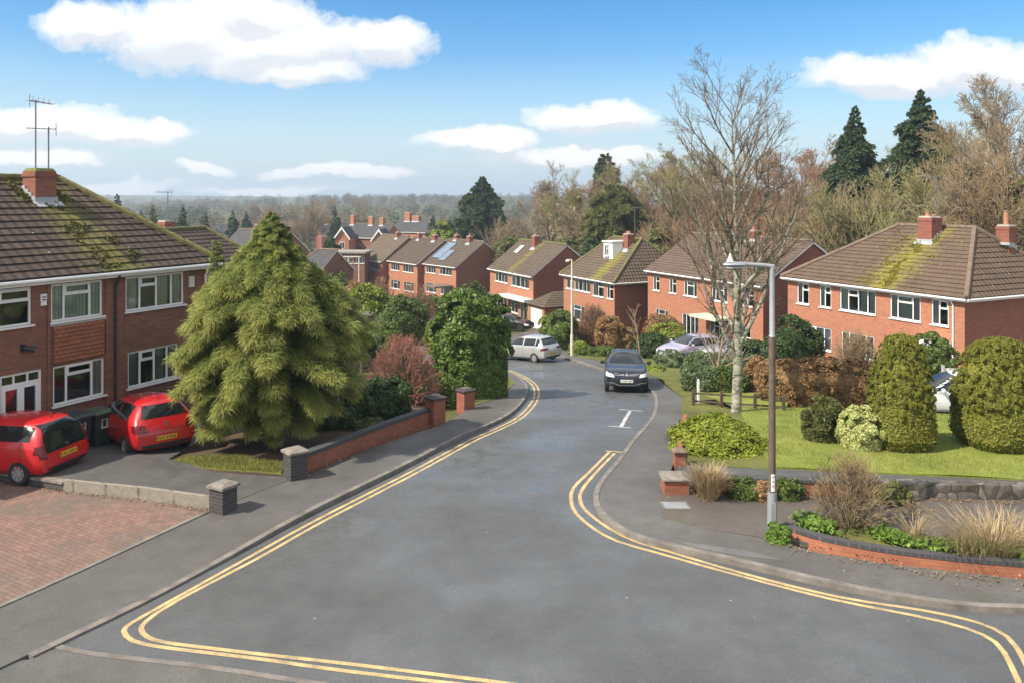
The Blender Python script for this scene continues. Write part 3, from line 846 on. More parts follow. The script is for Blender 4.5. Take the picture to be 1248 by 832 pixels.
    decal('windscreen', [[(-st[4][4]*1.03, wz0), (st[4][4]*1.03, wz0), (st[5][4]*.93, wz1), (-st[5][4]*.93, wz1)]], 'f', MAT['carglass'])
    wq = st[9][1]; lz = .70 if kind != 'suv' else .84
    for s_ in (-1, 1):
        if kind == 'mini': pl = [(s_*wq*.80, .62), (s_*wq*.97, .62), (s_*wq*.98, .90), (s_*wq*.84, .93)]
        elif rear == 'wide': pl = [(s_*wq*.40, lz+.06), (s_*wq*.97, lz+.04), (s_*wq*.97, lz+.17), (s_*wq*.45, lz+.16)]
        else: pl = [(s_*wq*.62, lz), (s_*wq*.97, lz), (s_*wq*.97, lz+.19), (s_*wq*.66, lz+.19)]
        decal('tail_light', [pl], 'b', MAT['redlamp'], .018)
        pl2 = [(-a+.03, lz+.02), (-a+.28, lz+.04), (-a+.24, lz+.17), (-a+.05, lz+.18)]
        decal('tail_light', [pl2], 'l' if s_ > 0 else 'r', MAT['redlamp'], .012)
        wf = st[1][1]; fz = st[1][3]-.02
        decal('headlight', [[(s_*wf*.60, fz-.10), (s_*wf*1.02, fz-.06), (s_*wf*1.02, fz+.09), (s_*wf*.66, fz+.03)]], 'f', MAT['clearlamp'], .012)
        decal('headlight', [[(a-.42, fz+.06), (a-.10, fz-.05), (a-.12, fz+.05), (a-.36, fz+.12)]], 'l' if s_ > 0 else 'r', MAT['clearlamp'], .010)
    # bumpers' dark lower parts, grille
    decal('lower_grille', [[(-.52*W/2*1.3, .30), (.52*W/2*1.3, .30), (.46*W/2*1.3, .45), (-.46*W/2*1.3, .45)]], 'f', MAT['trim'], .008)
    fz = st[1][3]
    decal('grille', [[(-.58*st[1][1], fz-.06), (.58*st[1][1], fz-.06), (.60*st[1][1], fz+.01), (-.60*st[1][1], fz+.01)]], 'f', MAT['trim'], .010)
    decal('rear_skirt', [[(-.75*W/2, st[10][2]+.02), (.75*W/2, st[10][2]+.02), (.75*W/2, st[10][2]+.13), (-.75*W/2, st[10][2]+.13)]], 'b', MAT['trim'], .008)
    def plate(axis, z, m):
        w2, h2 = .26, .056
        p = decal('number_plate', [[(-w2, z-h2), (w2, z-h2), (w2, z+h2), (-w2, z+h2)]], axis, m, .014)
        rr = random.Random(label); ps = []
        for i in range(7):
            x = -w2+.035+i*.066+(.03 if i > 3 else 0)
            ps.append([(x, z-.036), (x+.014, z-.036), (x+.014, z+.036), (x, z+.036)])
            ps.append([(x+.014, z+rr.choice([-.036, -.005, .024])), (x+.046, z+.0), (x+.046, z+.012), (x+.014, z+.012)])
            if rr.random() < .6: ps.append([(x+.034, z-.036), (x+.046, z-.036), (x+.046, z+.036), (x+.034, z+.036)])
        decal('lettering', ps, axis, MAT['glyph'], .018, p, c=.1)
    plate('b', .60 if kind == 'mini' else (.50 if rear == 'low' else .52 if kind == 'hatch' else .80), MAT['plate_y'])
    plate('f', .42 if kind != 'suv' else .52, MAT[front_plate])
    if emblem == 'ring':
        zz = .84 if kind == 'mini' else .86
        ps = []
        for i in range(20):
            t0, t1 = 2*PI*i/20, 2*PI*(i+1)/20
            ps.append([(.062*math.cos(t0), zz+.062*math.sin(t0)), (.062*math.cos(t1), zz+.062*math.sin(t1)), (.05*math.cos(t1), zz+.05*math.sin(t1)), (.05*math.cos(t0), zz+.05*math.sin(t0))])
        V_ = lambda x0, z0, x1, z1: [(x0-.007, zz+z0), (x0+.007, zz+z0), (x1+.007, zz+z1), (x1-.007, zz+z1)]
        ps += [V_(-.02, .042, 0, .004), V_(.02, .042, 0, .004), V_(-.042, .02, -.02, -.04), V_(0, 0, -.02, -.04), V_(0, 0, .02, -.04), V_(.042, .02, .02, -.04)]
        decal('emblem', ps, 'b', MAT['chrome'], .014, c=.2)
    elif emblem == 'tri':
        zz = fz-.01
        dm = lambda cx, cz, r, an: [(cx+math.cos(an)*r*q+math.cos(an+PI/2)*w_, cz+math.sin(an)*r*q+math.sin(an+PI/2)*w_) for q, w_ in ((0, 0), (.5, -.028), (1, 0), (.5, .028))]
        decal('emblem', [dm(0, zz, .085, PI/2), dm(0, zz, .085, PI*7/6), dm(0, zz, .085, -PI/6)], 'f', MAT['chrome'], .02, c=.2)
        ps = []
        for s_ in (-1, 1):
            ps += [[(s_*.10, fz-.01), (s_*.52, fz+.03), (s_*.52, fz+.045), (s_*.10, fz+.01)], [(s_*.12, fz-.045), (s_*.50, fz-.03), (s_*.50, fz-.02), (s_*.12, fz-.03)]]
            ps += [[(s_*.30, .36), (s_*.62, .46), (s_*.64, .44), (s_*.32, .335)], [(s_*.62, .46), (s_*.80, .44), (s_*.80, .42), (s_*.64, .44)]]
        ps.append([(-.32, .335), (.32, .335), (.32, .36), (-.32, .36)])
        decal('bumper_trim', ps, 'f', MAT['chrome'], .014, c=.15)
    # mirrors
    for s_ in (-1, 1):
        mb = MB(); mb.lathe([(.02, -.10), (.075, -.08), (.085, 0), (.07, .08), (.03, .10)], (0, 0, 0), 10, 'y')
        for i, v in enumerate(mb.v): mb.v[i] = (v[0]*.8+xw-.28, v[1]+s_*(W/2+.09), v[2]+gz+.06)
        mb.tube([(xw-.26, s_*(W/2-.08), gz+.02), (xw-.26, s_*(W/2+.05), gz+.04)], .025, 6)
        mb.build('wing_mirror', pm if kind != 'suv' else MAT['trim'], root, smooth=True)
    ra = MB(); ra.tube([(xe+.25, 0, H-.05), (xe+.10, 0, H+.12)], [.012, .006], 6); ra.build('radio_aerial', MAT['trim'], root)
    z0w = zr0+.03
    decal('rear_wiper', [[(-.02, z0w), (.02, z0w), (-.26, z0w+.11), (-.28, z0w+.09)]], 'b', MAT['trim'], .02, c=.2)
    if roofbars:
        for s_ in (-1, 1):
            rp = [(xt-.12-(xt-.12-xe-.25)*q/6, s_*W*.29) for q in range(7)]; rb = MB(); rb.tube([(a_, b_, tree.ray_cast(Vector((a_, b_, 4)), Vector((0, 0, -1)))[0].z+(.0 if q in (0, 6) else .035)) for q, (a_, b_) in enumerate(rp)], .016, 6); rb.build('roof_rail', MAT['alu'], root)
    for x in (xf, xr):
        for s_ in (-1, 1):
            y = s_*(W/2-.10)
            t = MB(); hw = .095
            t.lathe([(wr*.62, -hw), (wr*.9, -hw), (wr*.98, -hw*.75), (wr, -hw*.4), (wr, hw*.4), (wr*.98, hw*.75), (wr*.9, hw), (wr*.62, hw), (wr*.60, hw*.5), (wr*.60, -hw*.5)], (x, y, wr), 28, 'y')
            wh = t.build('wheel', MAT['tyre'], root, smooth=True)
            r = MB(); yo = y+s_*hw*.55
            r.lathe([(wr*.66, -.02*s_), (wr*.66, .035*s_), (wr*.59, .035*s_), (wr*.57, -.01*s_)][::1 if s_ > 0 else -1], (x, yo, wr), 24, 'y')
            for i in range(8):
                an = 2*PI*i/8+.2; cx, sz = math.cos(an), math.sin(an)
                M4 = Matrix(((cx, 0, -sz, x), (0, 1, 0, yo+s_*.012), (sz, 0, cx, wr), (0, 0, 0, 1)))
                r.box(.02, wr*.6, -.012, .012, -.028, .028, 0, M4)
            r.lathe([(.055, -.01), (.055, .022), (.03, .028)] if s_ > 0 else [(.03, -.028), (.055, -.022), (.055, .01)], (x, yo, wr), 12, 'y')
            r.build('rim', MAT[rimm], wh)
            bk = MB(); bk.lathe([(wr*.58, -.004), (wr*.58, .004)], (x, yo-s_*.05, wr), 20, 'y'); bk.build('brake_disc', MAT['trim'], wh)
    return root
# ------------------------------------------------------------------ plants
def unit(n, rng):
    v = rng.normal(size=(n, 3)); return v/np.linalg.norm(v, axis=1, keepdims=True)

def leaf_quads(c, nrm, size, rng, el=1.5, jit=.6, up=None):
    """one small quad per centre, facing roughly nrm"""
    n = len(c)
    nn = nrm + rng.normal(size=(n, 3))*jit; nn /= np.linalg.norm(nn, axis=1, keepdims=True)
    r = rng.normal(size=(n, 3)) if up is None else up + rng.normal(size=(n, 3))*.35
    a = np.cross(nn, r); a /= np.linalg.norm(a, axis=1, keepdims=True)+1e-9
    b = np.cross(nn, a)
    s = size*(.65+.7*rng.random((n, 1)))
    a = a*s*.5; b = b*s*.5*el
    V = np.stack([c-a*.35-b, c+a-b*.1, c+a*.25+b, c-a-b*.05], 1)
    return V.reshape(-1, 3), np.arange(4*n).reshape(-1, 4)

def join(parts):
    V = []; Q = []; o = 0
    for v, q in parts: V.append(v); Q.append(q+o); o += len(v)
    return np.concatenate(V), np.concatenate(Q)

def blob_core(rx, ry, z0, z1, box=0.0, k=14, seed=0, amp=.1):
    """lumpy solid inside a bush so that daylight does not pass through it"""
    V = []; Q = []; rows = k
    for i in range(rows+1):
        ph = PI*i/rows
        for j in range(2*k):
            t = 2*PI*j/(2*k)
            d = np.array([math.sin(ph)*math.cos(t), math.sin(ph)*math.sin(t), math.cos(ph)])
            if box: m = np.power(np.sum(np.abs(d)**box), -1/box); d = d*m
            q = 1+amp*mnoise.noise((d[0]*2.2+seed, d[1]*2.2, d[2]*2.2+seed))*2
            V.append((d[0]*rx*q, d[1]*ry*q, (z0+z1)/2+d[2]*(z1-z0)/2*q))
    for i in range(rows):
        for j in range(2*k):
            Q.append((i*2*k+j, (i+1)*2*k+j, (i+1)*2*k+(j+1) % (2*k), i*2*k+(j+1) % (2*k)))
    return np.array(V), np.array(Q)

def bush_mesh(rx, ry, h, n, size, seed, box=0.0, lumps=30, lump=.35, el=1.5, amp=.14, spiky=0.0, inner=.76, flat=.0):
    rng = np.random.default_rng(seed)
    parts = [blob_core(rx*inner, ry*inner, -.1, h*inner+.02*h, box, 10, seed, amp)]
    d = unit(lumps, rng); d[:, 2] = np.abs(d[:, 2])*1.0-.25*(rng.random(lumps) < .4); d /= np.linalg.norm(d, axis=1, keepdims=True)
    if box: d = d*np.power(np.sum(np.abs(d)**box, axis=1, keepdims=True), -1/box)
    q = 1+rng.normal(size=(lumps, 1))*amp*.5
    cz = h*.42
    C = np.stack([d[:, 0]*rx*(1-lump*.6), d[:, 1]*ry*(1-lump*.6), cz+np.where(d[:, 2] > 0, d[:, 2]*(h-cz)*(1-lump*.5), d[:, 2]*cz)], 1)*np.concatenate([q, q, np.ones_like(q)], 1)
    R = lump*min(rx, ry, h)*(.7+.6*rng.random((lumps, 1)))
    per = max(1, n//lumps)
    cc = np.repeat(C, per, 0); rr = np.repeat(R, per, 0); dd = np.repeat(d, per, 0)
    u = unit(len(cc), rng)+dd*.9+np.array([0, 0, .35]); u /= np.linalg.norm(u, axis=1, keepdims=True)
    pos = cc+u*rr*(.82+.3*rng.random((len(cc), 1)))*np.array([1, 1, 1-flat])
    pos[:, 2] = np.maximum(pos[:, 2], .02+.1*rng.random(len(pos)))
    # a thin all-over shell so that the lumps join up
    m = n//3; e = unit(m, rng); e[:, 2] = np.abs(e[:, 2])
    eb = e*np.power(np.sum(np.abs(e)**box, axis=1, keepdims=True), -1/box) if box else e
    sh = max(.9, inner+.06); pos2 = np.stack([eb[:, 0]*rx*sh, eb[:, 1]*ry*sh, .03+eb[:, 2]*h*sh], 1)*(1+rng.normal(size=(m, 1))*.03)
    # skirt
    t = rng.random(n//4)*2*PI; pos3 = np.stack([np.cos(t)*rx*.92, np.sin(t)*ry*.92, rng.random(len(t))*h*.4], 1)
    if box:
        e3 = np.stack([np.cos(t), np.sin(t)], 1); e3 = e3*np.power(np.sum(np.abs(e3)**box, axis=1, keepdims=True), -1/box); pos3[:, 0] = e3[:, 0]*rx*.93; pos3[:, 1] = e3[:, 1]*ry*.93
    up = None
    for p, nr in ((pos, u), (pos2, e), (pos3, np.stack([np.cos(t), np.sin(t), 0*t+.2], 1))):
        if spiky: nr = np.cross(nr, unit(len(nr), rng)); 
        parts.append(leaf_quads(p, nr, size, rng, el, .6))
    return join(parts)

def shrub(label, x, y, w, h, mat, n=2500, size=.12, seed=1, name='shrub', cat='shrub', depth=None, rz=0.0, z=None, group=None, **kw):
    V, Q = bush_mesh(w/2, (depth or w)/2, h, int(n*2.4), size*.68, seed, **kw)
    o = np_mesh(name, V, Q, mat)
    o.location = (x, y, (g(x, y) if z is None else z)); o.rotation_euler.z = rz
    return tag(o, label, cat, group)

def tubes(S, k=4):
    """S: (n,8) p0 p1 r0 r1"""
    S = np.asarray(S, dtype=np.float64); n = len(S)
    p0, p1, r0, r1 = S[:, :3], S[:, 3:6], S[:, 6:7], S[:, 7:8]
    d = p1-p0; d /= np.linalg.norm(d, axis=1, keepdims=True)+1e-9
    ref = np.where(np.abs(d[:, 2:3]) < .9, np.array([[0, 0, 1.]]), np.array([[1., 0, 0]]))
    a = np.cross(d, ref); a /= np.linalg.norm(a, axis=1, keepdims=True); b = np.cross(d, a)
    V = np.empty((n, 2*k, 3))
    for j in range(k):
        t = 2*PI*j/k; e = a*math.cos(t)+b*math.sin(t)
        V[:, j] = p0+e*r0; V[:, k+j] = p1+e*r1
    base = (np.arange(n)*2*k)[:, None]
    Q = np.concatenate([base+np.array([[j, (j+1) % k, k+(j+1) % k, k+j]]) for j in range(k)], 0)
    return V.reshape(-1, 3), Q

def grow(segs, p, d, L, r, lev, cfg, rng):
    """recursive bare branching; appends (p0,p1,r0,r1,level)"""
    c = cfg[lev]; n = c['n']; st = L/n
    kids = c.get('kids', 0); t0 = c.get('from', .3)
    kt = sorted(rng.uniform(t0, 1.0) for _ in range(kids)); ki = 0
    pts = [p]; dirs = [d]; rad = [r]; az = rng.uniform(0, 6.28)
    rend = c.get('end', .3)
    for i in range(n):
        d = (d+Vector((rng.gauss(0, 1), rng.gauss(0, 1), rng.gauss(0, 1)))*c['wob']+Vector((0, 0, c['up']))).normalized()
        q = p+d*st; r2 = r*(1-(1-rend)*(i+1)/n)
        segs.append((*p, *q, rad[-1], r2, lev)); p = q
        pts.append(q); dirs.append(d); rad.append(r2)
    if lev+1 < len(cfg):
        for t in kt:
            f = t*n; i = min(n-1, int(f)); pp = pts[i].lerp(pts[i+1], f-i); dd = dirs[i+1]
            az += 2.4+rng.uniform(-.5, .5)
            ref = Vector((0, 0, 1)) if abs(dd.z) < .95 else Vector((1, 0, 0))
            a = dd.cross(ref).normalized(); b = dd.cross(a); an = c['ang']*rng.uniform(.75, 1.25)
            nd = dd*math.cos(an)+(a*math.cos(az)+b*math.sin(az))*math.sin(an)
            rr = min(rad[i]*.75, r*c['rat_r'])
            grow(segs, pp, nd, L*c['rat']*(1-c.get('tap', .55)*(t-t0)/(1-t0+1e-6))*rng.uniform(.75, 1.2), rr, lev+1, cfg, rng)

def tree_parts(segs, root, trunk_m, twig_m, rmin, split, kth=7, name='branches', maxr=.05):
    S = np.array(segs); lev = S[:, 8]
    big = lev <= split
    def tint(s, k): return np.repeat(np.clip(1-(s[:, 6]-rmin)/maxr, 0, 1), 2*k)
    sb = S[big]; ss = S[~big]
    V, Q = tubes(sb[:, :8], kth); np_mesh('trunk', V, Q, trunk_m, root, True, tint(sb, kth))
    ss[:, 6:8] = np.maximum(ss[:, 6:8], rmin)
    V, Q = tubes(ss[:, :8], 3); np_mesh('crown', V, Q, twig_m, root, False, tint(ss, 3))

def cone_spray(root, H, prof, nb, mat, seed, droop=.35, rise=.25, twig=.28, wid=.045, per=26, z0=.06, trunk_r=.16, trunk_m=None, flat=.5, lead=(), jitter=.12, inner=.25, tiers=0):
    """evergreen built as drooping flat sprays round a trunk; prof(t) = crown radius at height fraction t"""
    rng = np.random.default_rng(seed); rd = random.Random(seed)
    C = []; A = []; B = []; T = []; wood = []; Rm = max(prof(q/10) for q in range(11))
    trunks = [(0, 0, H)]+list(lead)
    for ti, (tx, ty, th) in enumerate(trunks):
        m = nb if ti == 0 else nb//5
        for i in range(m):
            t = (z0+(1-z0)*((i+.5)/m)**.92) if ti == 0 else .55+.45*(i+.5)/m
            if tiers and ti == 0 and t < .74: t = min(.99, (round(t*tiers)+rd.gauss(0, .13))/tiers); t = max(z0, t)
            zz = t*th; R = prof(t)*(1+rd.gauss(0, jitter)) if ti == 0 else .5*(1-t)*2+.06
            az = i*2.39996+rd.uniform(-.3, .3); ca, sa = math.cos(az), math.sin(az)
            n = max(3, int(6*min(1, R/1.5))); pts = []
            for j in range(n+1):
                s = j/n
                pts.append(np.array([tx+ca*R*s, ty+sa*R*s, zz+R*(rise*s-(rise+droop)*s*s*.8)+.25*s*max(0, (t-.86)/.14)*H*.06]))
            for j in range(n): wood.append((*pts[j], *pts[j+1], .03*(1-j/n)*R/2+.008, .03*(1-(j+1)/n)*R/2+.006))
            side = np.array([-sa, ca, 0]); out = np.array([ca, sa, 0])
            k = max(5, int(per*min(1.4, R/1.6+.2)))
            s = inner+(1-inner)*rng.random(k)**.75
            f = s*n; ii = np.minimum(n-1, f.astype(int)); P0 = np.array(pts); pp = P0[ii]+(P0[ii+1]-P0[ii])*(f-ii)[:, None]
            sg = np.where(rng.random(k) < .5, -1, 1)[:, None]
            dirn = out*(.45+.4*rng.random((k, 1)))+side*sg*(.85*rng.random((k, 1)))+np.array([0, 0, 1.])*(.06-.46*rng.random((k, 1))*s[:, None])
            dirn += rng.normal(size=(k, 3))*.16; dirn /= np.linalg.norm(dirn, axis=1, keepdims=True)
            ln = twig*min(1, .17+1.15*R/Rm)*(1.2-.5*s)[:, None]*(.7+.6*rng.random((k, 1)))
            C.append(pp); A.append(dirn*ln); T.append(np.clip((s-.45)*1.6, 0, 1)*(.5+.5*rng.random(k)))
    C = np.concatenate(C); A = np.concatenate(A); T = np.concatenate(T); n = len(C)
    # every twig: a bent main leaflet and four side leaflets
    V = []; Q = []; TT = []; o = 0
    upv = np.array([0, 0, 1.])
    ln = np.linalg.norm(A, axis=1, keepdims=True); d = A/ln
    sd = np.cross(d, upv+rng.normal(size=(n, 3))*flat); sd /= np.linalg.norm(sd, axis=1, keepdims=True)+1e-9
    down = -upv
    def strip(p, a, s, w, tt):
        nonlocal o
        mid = p+a*.55; tip = p+a+down*np.linalg.norm(a, axis=1, keepdims=True)*.22
        v = np.stack([p-s*w*.35, p+s*w*.35, mid+s*w*.5, mid-s*w*.5, tip+s*w*.08, tip-s*w*.08], 1).reshape(-1, 3)
        b = (np.arange(len(p))*6)[:, None]+o
        Q.append(np.concatenate([b+np.array([[0, 1, 2, 3]]), b+np.array([[3, 2, 4, 5]])], 0)); V.append(v); o += len(v)
        TT.append(np.stack([tt*.2, tt*.2, tt*.6, tt*.6, tt, tt], 1).ravel())
    strip(C, A, sd, wid, T)
    for q, sgn, l in ((.3, 1, .6), (.38, -1, .6), (.62, 1, .45), (.7, -1, .45)):
        a2 = (d*.75+sd*sgn*.65+rng.normal(size=(n, 3))*.1)*ln*l
        s2 = np.cross(a2, upv+rng.normal(size=(n, 3))*flat); s2 /= np.linalg.norm(s2, axis=1, keepdims=True)+1e-9
        strip(C+A*q, a2, s2, wid*.8, T)
    np_mesh('crown', np.concatenate(V), np.concatenate(Q), mat, root, False, np.concatenate(TT))
    for tx, ty, th in trunks:
        if (tx, ty) == (0, 0): wood.append((0, 0, -.3, 0, 0, th*.5, trunk_r, trunk_r*.6)); wood.append((0, 0, th*.5, 0, 0, th*.97, trunk_r*.6, .015))
        else: wood.append((0, 0, th*.5, tx, ty, th*.6, .05, .04)); wood.append((tx, ty, th*.6, tx, ty, th*.97, .04, .01))
    V, Q = tubes(wood, 5); np_mesh('trunk', V, Q, trunk_m, root, True)

def tuft(label, x, y, w, h, n, mat, seed, lean=.5, name='grass_tuft', cat='grass tuft', wid=.012, depth=None, rz=0.0, group=None, z=None):
    """fountain of dry blades"""
    rng = np.random.default_rng(seed)
    t = rng.random(n)*2*PI; q = np.sqrt(rng.random(n)); bx = np.cos(t)*q*w*.22; by = np.sin(t)*q*(depth or w)*.22
    hh = h*(.45+.6*rng.random(n)); le = lean*(.3+rng.random(n))*w*.5
    if depth: bx *= 2; by *= 2; 
    dx = np.cos(t+rng.normal(size=n)*.5)*le; dy = np.sin(t+rng.normal(size=n)*.5)*le
    sx, sy = -np.sin(t)*wid, np.cos(t)*wid
    rows = []
    for s, ww, zc in ((0, 1, 0), (.5, .9, .62), (.85, .6, .95), (1.0, .1, 1.0)):
        px_ = bx+dx*s**1.6; py_ = by+dy*s**1.6; pz = hh*zc*(1-.12*s*lean)
        rows += [np.stack([px_-sx*ww, py_-sy*ww, pz], 1), np.stack([px_+sx*ww, py_+sy*ww, pz], 1)]
    V = np.stack(rows, 1).reshape(-1, 3); b = (np.arange(n)*8)[:, None]
    Q = np.concatenate([b+np.array([[2*i, 2*i+1, 2*i+3, 2*i+2]]) for i in range(3)], 0)
    o = np_mesh(name, V, Q, mat); o.location = (x, y, g(x, y) if z is None else z); o.rotation_euler.z = rz
    return tag(o, label, cat, group)

def blades(name, poly, n, mat, h, seed, off, wid=.006):
    """short turf over a lawn"""
    rng = np.random.default_rng(seed); xs = [p[0] for p in poly]; ys = [p[1] for p in poly]
    P_ = []; px_ = np.array([p[0] for p in poly]); py_ = np.array([p[1] for p in poly])
    X_ = rng.uniform(min(xs), max(xs), n*3); Y_ = rng.uniform(min(ys), max(ys), n*3)
    ins = np.zeros(len(X_), bool); j = len(px_)-1
    for i in range(len(px_)):
        c = ((py_[i] > Y_) != (py_[j] > Y_)) & (X_ < (px_[j]-px_[i])*(Y_-py_[i])/(py_[j]-py_[i]+1e-12)+px_[i]); ins ^= c; j = i
    X_, Y_ = X_[ins][:n], Y_[ins][:n]; n = len(X_)
    Zb = np.array([g(a, b) for a, b in zip(X_, Y_)])+off
    t = rng.random(n)*2*PI; hh = h*(.5+rng.random(n)); l = hh*.7
    dx, dy = np.cos(t)*l*rng.random(n), np.sin(t)*l*rng.random(n); sx, sy = -np.sin(t)*wid, np.cos(t)*wid
    V = np.stack([np.stack([X_-sx, Y_-sy, Zb], 1), np.stack([X_+sx, Y_+sy, Zb], 1), np.stack([X_+dx, Y_+dy, Zb+hh], 1)], 1).reshape(-1, 3)
    o = np_mesh(name, V, np.arange(3*n).reshape(-1, 3), mat)
    return tag(o, kind='stuff')
# ------------------------------------------------------------------ leaf and bark colours
MAT['moss_cap'] = m_simple('mossy_cap', (.13, .14, .035), .95, var=.4, scale=8, bmp=.6)
LF = {
 'cedar': m_leaf('leaf_cedar', (.06, .115, .03), (.21, .28, .07), (.62, .59, .18), .9, .4),
 'laurel': m_leaf('leaf_laurel', (.035, .075, .016), (.15, .22, .045), None, 1.1, .15, .4),
 'dark': m_leaf('leaf_dark', (.022, .045, .014), (.06, .095, .028), None, 1.0, .12),
 'gold': m_leaf('leaf_gold_yew', (.105, .125, .02), (.245, .245, .038), None, 1.6),
 'juniper': m_leaf('leaf_juniper', (.085, .12, .012), (.30, .34, .04), None, 1.8),
 'lime': m_leaf('leaf_lime', (.10, .15, .02), (.28, .33, .06), None, 1.1),
 'olive': m_leaf('leaf_olive', (.07, .085, .025), (.17, .18, .06), None, .8),
 'sage': m_leaf('leaf_sage', (.09, .13, .065), (.20, .26, .12), None, 1.5),
 'beech': m_leaf('leaf_beech', (.15, .08, .035), (.32, .20, .085), None, 1.2, .15),
 'russet': m_leaf('leaf_russet', (.20, .115, .05), (.42, .27, .13), None, .9, .15),
 'varieg': m_leaf('leaf_variegated', (.20, .25, .05), (.55, .56, .24), None, 2.5),
 'mid': m_leaf('leaf_mid', (.05, .085, .02), (.14, .19, .045), None, 1.1),
 'grey': m_leaf('leaf_grey', (.13, .14, .085), (.30, .31, .20), None, 1.3),
 'bluegreen': m_leaf('leaf_bluegreen', (.022, .05, .028), (.075, .115, .05), (.12, .16, .06), .5),
 'straw': m_leaf('leaf_straw', (.26, .19, .10), (.50, .39, .22), None, 2),
 'ivy': m_leaf('leaf_ivy', (.06, .12, .02), (.19, .30, .05), None, 2.5),
 'grass': m_leaf('leaf_grass', (.10, .115, .03), (.33, .33, .09), None, .9),
 'farwood': m_leaf('leaf_farwood', (.15, .125, .08), (.23, .185, .115), None, .02, .45),
 'fargreen': m_leaf('leaf_fargreen', (.05, .065, .035), (.085, .105, .05), None, .02, .45),
 'litter': m_leaf('leaf_litter', (.10, .055, .03), (.30, .19, .10), None, 3, 0),
}
BIRCH = m_birch()
TW = {
 'birch': m_twig('twig_birch', (.22, .185, .125), (.20, .155, .11)),
 'brown': m_twig('twig_brown', (.23, .185, .12), (.33, .25, .16)),
 'russet': m_twig('twig_russet', (.22, .15, .095), (.34, .205, .125)),
 'olive': m_twig('twig_olive', (.21, .20, .095), (.34, .31, .14)),
 'red': m_twig('twig_red', (.27, .20, .14), (.40, .17, .13)),
 'straw': m_twig('twig_straw', (.22, .17, .10), (.40, .29, .165)),
 'grey': m_twig('twig_grey', (.29, .25, .18), (.36, .29, .205)),
 'bark': m_twig('bark_dark', (.10, .075, .055), (.10, .075, .055)),
}

# ------------------------------------------------------------------ ground sheet
ys = list(np.arange(-30, 130, 1.0))+list(np.arange(130, 300, 8.0))+list(np.arange(300, 2601, 50.0))
xs = [-2500, -1800, -1200, -900, -700, -550, -400, -300, -220, -160, -110, -80, -60, -45, -32, -24, -16, -8, 0, 5]+list(np.arange(8, 24, 1.0))+[28, 36, 48, 64, 85, 120, 170, 240, 330, 450, 600, 750, 950, 1250, 1800, 2500]
V = [(x, y, g(x, y)-.06-(.0 if y < 130 else .15)) for y in ys for x in xs]; w_ = len(xs)
Q = [(j*w_+i, j*w_+i+1, (j+1)*w_+i+1, (j+1)*w_+i) for j in range(len(ys)-1) for i in range(w_-1)]
tag(np_mesh('ground', V, Q, MAT['ground'], None, True), kind='structure')

# ------------------------------------------------------------------ road, kerbs, pavements
KL = [(470, 424), (520, 430), (570, 440), (608, 450), (629, 459), (642, 470), (643, 482), (636, 494), (622, 507), (602, 518), (564, 534), (505, 565), (455, 590), (390, 622), (340, 648), (289, 676), (178, 735), (81, 782), (40, 802)]
KR = [(500, 408), (560, 412), (620, 421), (665, 431), (704, 442), (740, 454), (776, 466), (793, 478), (798, 491), (793, 512), (768, 542), (752, 564), (732, 588), (723, 606), (725, 622), (734, 634), (752, 648), (780, 661), (838, 676), (904, 691), (1030, 721), (1159, 743), (1248, 748), (1420, 752)]
kl = px_line(KL); kr = px_line(KR)
patch('road', kl + [(-12, 10.5), (-12, 4), (16, 4), (16, kr[-1][1])] + kr[::-1], 0.0, MAT['road'], 1.0, 0)
pl_b = [(545, 448), (566, 505), (538, 521), (452, 550), (366, 586), (340, 586), (262, 622), (255, 629), (0, 741), (-300, 866)]
patch('pavement', offset_line(kl, -.12) + [P(-120, 872), P(-320, 930)] + [P(*p) for p in pl_b[::-1]], pv, MAT['pave'], 1.0, .25)
pr_b = [(640, 416), (705, 433), (760, 446), (800, 462), (838, 492), (826, 520), (824, 560), (808, 605), (806, 636), (866, 651), (945, 664), (1000, 680), (1090, 694), (1160, 702), (1248, 712), (1420, 725)]
patch('pavement', offset_line(kr, .12) + [P(*p) for p in pr_b[::-1]], .10, MAT['pave'], 1.0, .25)
for l, s in ((kl, -1), (kr, 1)):
    mb = MB(); ribbon(mb, l, 0.0, -.125 if s < 0 else .125, lambda a, b: pv(a, b)+.005, lambda a, b: pv(a, b)+.012, -.05)
    tag(mb.build('kerb', MAT['kerb']), kind='structure')
# flush stones across the near side of the road
mb = MB(); ribbon(mb, px_line([(70, 787), (111, 796), (242, 811), (330, 824), (420, 838)]), -.05, .05, .008, .008, -.03)
tag(mb.build('kerb', MAT['kerb']), kind='structure')
patch('footway_crossing', [P(60, 792), P(111, 800), P(242, 815), P(330, 829), P(420, 843), (-2.2, 8), (-9, 8), P(-60, 850)], .005, MAT['pave'], 1.0, 0)
# painted lines
def line_mark(pxs, w, m=None, z=.004, off=0):
    mb = MB()
    for pl in pxs:
        l = px_line(pl, .35); ribbon(mb, l, off-w/2, off+w/2, z, z, z)
    return tag(mb.build('road_marking', m or MAT['yellow']), kind='structure')
far_k = px_line(KL[:16])
def corner_line(d, pts):
    mb = MB(); l = offset_line(far_k, d)[::3]+[P(*p) for p in pts]; ribbon(mb, smooth_line(l, .35), -.042, .042, .004, .004, .004); tag(mb.build('road_marking', MAT['yellow']), kind='structure')
corner_line(.27, [(202, 735), (163, 757), (151, 768), (161, 780), (190, 787), (236, 793), (320, 803), (420, 817), (600, 838)])
corner_line(.45, [(215, 732), (180, 755), (172, 766), (180, 776), (200, 782), (236, 787), (320, 797), (420, 808), (600, 830), (640, 836)])
line_mark([[(743, 550), (718, 575), (699, 594), (696, 609), (702, 625), (724, 644), (752, 659), (800, 673), (908, 703), (1015, 730), (1116, 750), (1177, 765), (1213, 782), (1231, 808), (1245, 840)]], .085)
